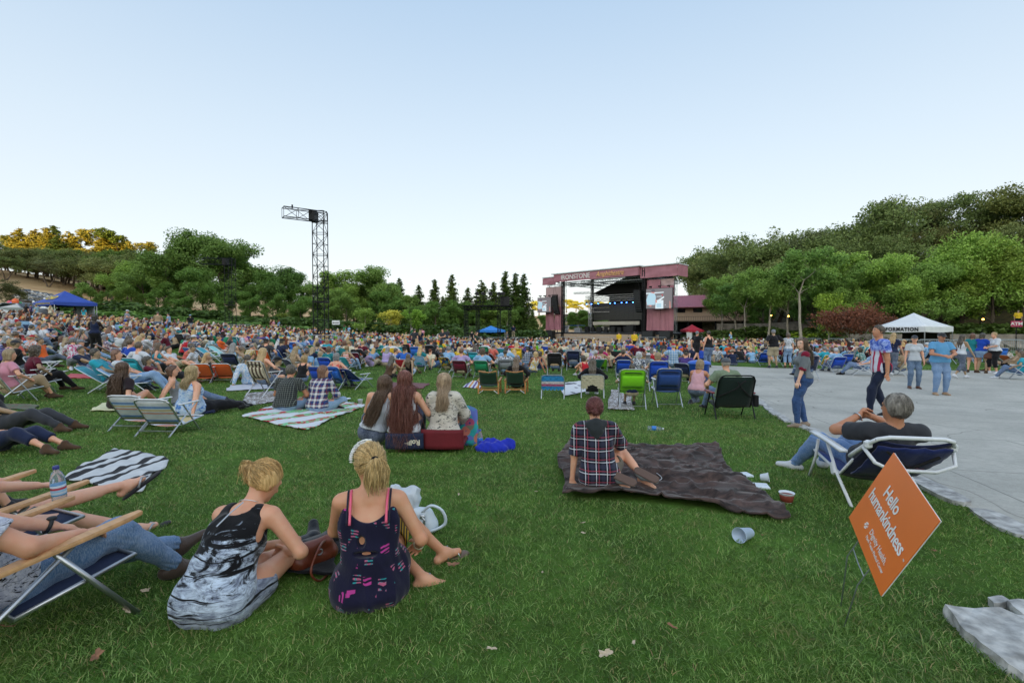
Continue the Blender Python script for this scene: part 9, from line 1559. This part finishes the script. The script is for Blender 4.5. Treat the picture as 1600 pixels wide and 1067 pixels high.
FOAM = mat('foam_white', 'd3dbe2', .5); cup(1229, 784, .044, .062, .085, FOAM, 'brown and white paper cup standing on the grass near the blanket', band=mat('cup_brown', '7a3428', .5)); cup(1172, 840, .035, .052, .15, mat('cup_frost', 'b9cbe0', .35), 'tall pale plastic cup lying on its side on the lawn', (rad(0), rad(-84), rad(35)), .04); cup(1188, 752, .034, .046, .075, FOAM, 'small paper cup tipped over beside the food boxes', (rad(80), 0, rad(60)), .04); cup(563, 632, .04, .055, .12, FOAM, 'white cup standing right of the melon blanket')
for i, (px, py, rz) in enumerate([(1161, 744, .2), (1186, 761, -.2)]): p = P(px, py); mb = MB(); mb.box((0, 0, .014), (.17, .12, .022), bev=.004); o = mb.build('food_box', FOAM); o.location = p; o.rotation_euler = (.05, 0, rz); tag(o, ['white paper food tray at the edge of the brown blanket', 'white cardboard box in front of the tipped cup'][i], 'food box')
p = P(540, 625); mb = MB(); mb.lathe((0, 0, 0), [(.05, .015), (.12, .02), (.13, .03), (.12, .028), (.05, .022)], 18); o = mb.build('food_plate', FOAM); o.location = p+Vector((0, 0, .01)); tag(o, 'foil plate of food on the melon blanket', 'plate')
# white handbag with a carrier bag in it
p = P(640, 832); WB = mat('bag_white', 'c3cfd8', .45, vary=.08, ns=4, bs=.3, bsc=8); BZ = rad(-8); e = empty('handbag', (p.x-.02, p.y+.06, p.z), BZ, 'white leather handbag with a looped handle on the grass', 'bag'); ns = mknoise(4, 18); e.scale = (1.2, 1.1, 1.1)
V, F = sdf_mesh([cap((-.13, 0, .06), (.13, 0, .06), .055, .055), cap((-.12, 0, .12), (.12, 0, .12), .042, .04), cap((-.14, 0, .03), (.14, 0, .03), .045, .045)], .006, .03, (), (), lambda x, y, z: .004*ns(x, y, z)); mk('body', (V, F), WB, e)
mb = MB(); mb.tube([tuple(q) for q in crom([(.10, -.03, .14), (.17, -.06, .20), (.24, -.05, .16), (.25, -.04, .07), (.16, -.06, .02)], 18)], .010, 7); mb.build('handle', WB, e, True); mb = MB(); mb.tube([(.10, -.055, .13), (.125, -.065, .10), (.12, -.065, .06)], .008, 6); mb.box((.11, -.06, .12), (.03, .012, .03)); mb.build('buckle', ALU, e, True)
V, F = sdf_mesh([ell((0, 0, .03), np.eye(3), (.11, .06, .09)), ell((.06, .0, .08), np.eye(3), (.06, .045, .06)), ell((-.05, 0, .09), np.eye(3), (.05, .04, .06))], .006, .03, (), (), lambda x, y, z, q=mknoise(8, 34), q2=mknoise(3, 70): .010*np.abs(q(x, y, z))+.003*q2(x, y, z)-.004); m, nt, b = nodes_of('carrier_film'); b.inputs['Base Color'].default_value = (.70, .77, .84, 1); b.inputs['Roughness'].default_value = .3; b.inputs['Transmission Weight'].default_value = .35; o = mk('carrier_bag', (V, F), m, None); o.location = (p.x-.07, p.y+.08, p.z+.17); o.scale = (1.2, 1.2, 1.15); tag(o, 'crumpled white plastic carrier bag stuffed in the white handbag', 'plastic bag')
p = P(487, 892); LB = mat('bag_leather', '6e3420', .4, vary=.2, ns=6, bs=.5, bsc=14); e = empty('handbag', (p.x, p.y+.05, p.z), rad(50), 'brown leather handbag with a curved strap between the two near women', 'bag'); V, F = sdf_mesh([cap((-.10, 0, .07), (.10, 0, .07), .06, .06), cap((-.08, 0, .14), (.08, 0, .14), .045, .045)], .006, .03, (), (), lambda x, y, z, q=mknoise(5, 26): .004*q(x, y, z)); mk('body', (V, F), LB, e)
mb = MB(); mb.tube([tuple(q) for q in crom([(.05, -.04, .17), (-.05, -.16, .20), (-.14, -.22, .10), (-.08, -.22, .02), (.08, -.10, .02)], 22)], .0075, 6); mb.build('strap', LB, e, True); mb = MB(); mb.tube([(.0+.018*cos(a), -.065, .12+.018*sin(a)) for a in np.linspace(0, 2*pi, 12)[:-1]], .004, 5, closed=True); mb.build('buckle', ALU, e, True)
ground_cloth([(405, 900), (520, 905), (535, 850), (430, 850)], CL, 'black cloth spread between the two near women', '101014', amp=.012, n=30)
# charging cable and phone
p = P(1010, 752); mb = MB(); pts = [P(995, 745), P(1008, 741), P(1024, 746), P(1034, 755), P(1026, 759), P(1012, 752), P(1000, 750)]; mb.tube([tuple(Vector(q)+Vector((0, 0, .055))) for q in crom([tuple(v) for v in pts], 30)], .004, 6); o = mb.build('charging_cable', mat('cable_grey', 'a9adb0', .4), None, True); tag(o, 'pale cable coiled on the brown blanket beside the shoe soles', 'cable')
p = P(92, 785); mb = MB(); mb.box((0, 0, 0), (.075, .15, .009), bev=.003); o = mb.build('smartphone', mat('phone_black', '1c1518', .2)); o.location = (-2.72, 2.68, .505); o.rotation_euler = (rad(12), 0, rad(-5)); tag(o, 'dark smartphone on the wooden armrest behind the big bottle', 'phone')
# ------------------------------------------------------------------ the orange sign
SX = Vector((-.37803, -.892927, -.244487)); SN = Vector((-.89005, .277862, .361392)); SY = SN.cross(SX).normalized(); R4 = Matrix((SX, SY, SN)).transposed().to_4x4(); SC = Vector((1.872, 2.380, .5996)); e = empty('yard_sign', (1.80, 2.60, 0), 0, 'tilted orange yard sign reading Hello humankindness at lower right', 'sign')
base = Matrix.Translation(SC-Vector((1.80, 2.60, 0))) @ R4; ORG = mat('sign_orange', 'e07226', .35, vary=.05, ns=3, spec=.5); W2 = .305; H2 = .23
mb = MB(); nx, ny = 14, 10; mb.sheet([[(-W2+2*W2*i/nx, -H2+2*H2*j/ny, 0) for j in range(ny+1)] for i in range(nx+1)], .004); bd_ = mb.build('face', ORG, e); bd_.matrix_local = base
mb = MB(); mb.sheet([[(-W2+2*W2*i/nx, -H2+2*H2*j/ny, -.0045) for j in range(ny+1)] for i in range(nx+1)], .004); o = mb.build('backing_board', PLW, e); o.matrix_local = base; WL = mat('sign_white', 'e2e2de', .5)
def onsign(t, s, x, y, **kw): return text_obj('lettering', t, s, WL, bd_, Matrix.Translation((x, y, .0048)), .0006, **kw)
onsign('Hello', .094, -.055, .075, bold=.0012, sp=.95); onsign('humankindness', .094, -.005, -.012, bold=.0012, sx=.93, sp=.93); onsign('™', .02, .283, -.03); onsign('Dignity Health.', .044, .075, -.125, sx=.95); onsign('Mark Twain Medical Center', .025, .085, -.165, sx=.98)
mb = MB()
for q in range(6): a = 2*pi*q/6; mb.tube([(-.108+.004*cos(a), -.135+.004*sin(a), .006), (-.108+.016*cos(a), -.135+.016*sin(a), .006), (-.108+.019*cos(a+.5), -.135+.019*sin(a+.5), .006)], [.0015, .0035, .001], 5)
o = mb.build('emblem', WL, bd_); mb = MB(); inv = Vector((1.80, 2.60, 0)); bm_ = lambda x, y: SC+SX*x+SY*y-SN*.012-inv
g1, g2 = P(1313, 945)-inv, P(1316, 977)-inv; g1.z = g2.z = -.04; mb.tube([tuple(g1), tuple(bm_(-.12, -.36)), tuple(bm_(-.12, -.05)), tuple(bm_(-.12, .1))], .0032, 6); mb.tube([tuple(g2), tuple(bm_(.10, -.36)), tuple(bm_(.10, -.05)), tuple(bm_(.10, .1))], .0032, 6); mb.tube([tuple(bm_(-.12, -.30)), tuple(bm_(0, -.305)), tuple(bm_(.10, -.30))], .0028, 6); mb.build('wire_stake', GALV, e, True)
# ------------------------------------------------------------------ fallen leaves
LFM = [mat('leaf_dry_a', '8a6248', .8, vary=.3, ns=20), mat('leaf_dry_b', 'b8a890', .8, vary=.2, ns=20)]
def fallen(px, py, s, mi, lab, rz):
 p = P(px, py); n = 18; V = [(0, 0, .0)]; r_ = random.Random(int(px)); F = []
 for i in range(n): a = 2*pi*i/n; rr = s*(.55+.45*abs(sin(a*2.5+.4)))*(1.35 if abs(cos(a)) > .7 else .8); V.append((rr*cos(a), rr*sin(a)*.75, s*.25*r_.random()+.25*s*cos(a)**2))
 F = [(0, i+1, (i+1) % n+1) for i in range(n)]; o = raw('fallen_leaf', V, F, LFM[mi]); so_ = o.modifiers.new('thickness', 'SOLIDIFY'); so_.thickness = .0012; o.location = (p.x, p.y, p.z+.045); o.rotation_euler = (r_.gauss(0, .3), r_.gauss(0, .3), rz); tag(o, lab, 'leaf', 'dry leaves and petals on the grass')
for i, (px, py, s, mi, lab) in enumerate([(707, 893, .035, 0, 'brown lobed oak leaf on the grass right of the navy dress'), (748, 797, .022, 0, 'small tan leaf right of the handbag'), (228, 934, .020, 1, 'pale petal at lower left'), (198, 966, .018, 1, 'pale petal in the lower left grass'), (150, 1040, .030, 0, 'tan leaf at the bottom left'), (768, 1028, .020, 1, 'pale leaf at the bottom centre'), (946, 1035, .028, 1, 'pale long leaf at the bottom right of centre'), (1050, 992, .022, 0, 'tan curled leaf below the blanket'), (717, 780, .015, 1, 'small pale petal beside the handbag'), (910, 826, .024, 1, 'pale curled leaf below the blanket left corner'), (912, 842, .018, 1, 'pale leaf scrap just below another'), (1088, 762, .014, 0, 'brown leaf scrap right of the blanket'), (1190, 845, .013, 0, 'brown leaf scrap right of the lying cup'), (1459, 870, .016, 0, 'tan leaf right of the sign'), (848, 905, .012, 1, 'tiny pale petal in the middle lawn'), (990, 1018, .013, 1, 'tiny pale petal at the bottom'), (838, 775, .014, 1, 'pale scrap left of the blanket'), (8, 992, .030, 0, 'brown leaf at the left bottom edge'), (617, 870, .016, 0, 'tan leaf beside the sandal')]): fallen(px, py, s, mi, lab, rnd.random()*6)
# ------------------------------------------------------------------ grass blades
def grass():
 r = np.random.default_rng(77); P0, HH, WW = [], [], []; n1 = mknoise(5, 1.6); n2 = mknoise(6, 5)
 for y0, y1, dens, hh, ww in ((1.2, 3.2, 9500, .030, .0038), (3.2, 5.5, 5200, .031, .0044), (5.5, 9, 2100, .034, .0062), (9, 15, 700, .038, .010), (15, 23, 200, .042, .016)):
  n = int(dens*(y1-y0)*2.5*(y0+y1)/2*1.0); y = y0+(y1-y0)*r.random(n)**.85; x = (r.random(n)*2-1)*1.22*y+r.normal(size=n)*.0; P0.append(np.stack([x, y], 1)); HH.append(hh*(.5+.95*r.random(n))); WW.append(ww*(.7+.6*r.random(n)))
 Q = np.concatenate(P0); H = np.concatenate(HH); W = np.concatenate(WW); x, y = Q[:, 0], Q[:, 1]; keep = ~inside(x, y)
 for poly in EXCL:
  c = np.mean(np.array(poly), 0); sh_ = [tuple(c+(np.array(q)-c)*.985) for q in poly]; keep &= ~inside(x, y, sh_)
 dens_ = n1(x, y, 0)*.5+n2(x, y, 0)*.4; keep &= (r.random(len(x)) < .80+.22*dens_); x, y, H, W, dens_ = x[keep], y[keep], H[keep], W[keep], dens_[keep]; H = H*(1+.22*dens_); n = len(x); z = g(x, y)
 a = r.random(n)*2*pi; t = np.stack([np.cos(a), np.sin(a), 0*a], 1); b = r.random(n)*2*pi; L = np.stack([np.cos(b), np.sin(b), 0*b], 1)*(H*(.35+1.5*r.random(n)))[:, None]; base = np.stack([x, y, z-.003], 1); up = np.array([0, 0, 1.])*H[:, None]; w = t*W[:, None]*.5
 V = np.stack([base-w, base+w, base+up*.55+L*.35+w*.8, base+up*.55+L*.35-w*.8, base+up*.85+L], 1).reshape(-1, 3); i = np.arange(n)[:, None]*5; F = np.concatenate([i+[0, 1, 2], i+[0, 2, 3], i+[3, 2, 4]], 0)
 m, nt, bs = nodes_of('grass_blade'); ge = N(nt, 'ShaderNodeNewGeometry'); n1_ = noise(nt, 1.1, 5, .6); n3 = noise(nt, 5, 4, .65)
 c = ramp(nt, ge.outputs['Random Per Island'], [(0, hx('2a471c')), (.35, hx('4f7730')), (.74, hx('80a654')), (.90, hx('adc278')), (.94, hx('c0b080')), (1, hx('96795a'))]); c = mixc(nt, ramp(nt, n1_, [(.36, .0), (.66, .45)]), c, hx('80a040')); c = mixc(nt, ramp(nt, n3, [(.30, .55), (.55, 0)]), c, hx('46562a')); c = mixc(nt, ramp(nt, noise(nt, 2.3, 5, .7), [(.30, .6), (.44, 0)]), c, hx('8a7c50'))
 nt.links.new(c, bs.inputs['Base Color']); bs.inputs['Roughness'].default_value = .45; bs.inputs['Specular IOR Level'].default_value = .35; t_ = N(nt, 'ShaderNodeBsdfTranslucent'); nt.links.new(c, t_.inputs[0]); ms = N(nt, 'ShaderNodeMixShader'); ms.inputs[0].default_value = .3; nt.links.new(bs.outputs[0], ms.inputs[1]); nt.links.new(t_.outputs[0], ms.inputs[2]); nt.links.new(ms.outputs[0], nt.nodes['Material Output'].inputs[0])
 o = fastmesh('grass', V, F, m); tag(o, 'short mown grass blades of the lawn', kind='stuff')
grass()
import re as _re
for _o in C.objects:
 _l = _o.get('label')
 if _l and len(_re.findall('[A-Za-z]+', _l)) > 16: _o['label'] = ' '.join(_l.split()[:13]).rstrip(',')
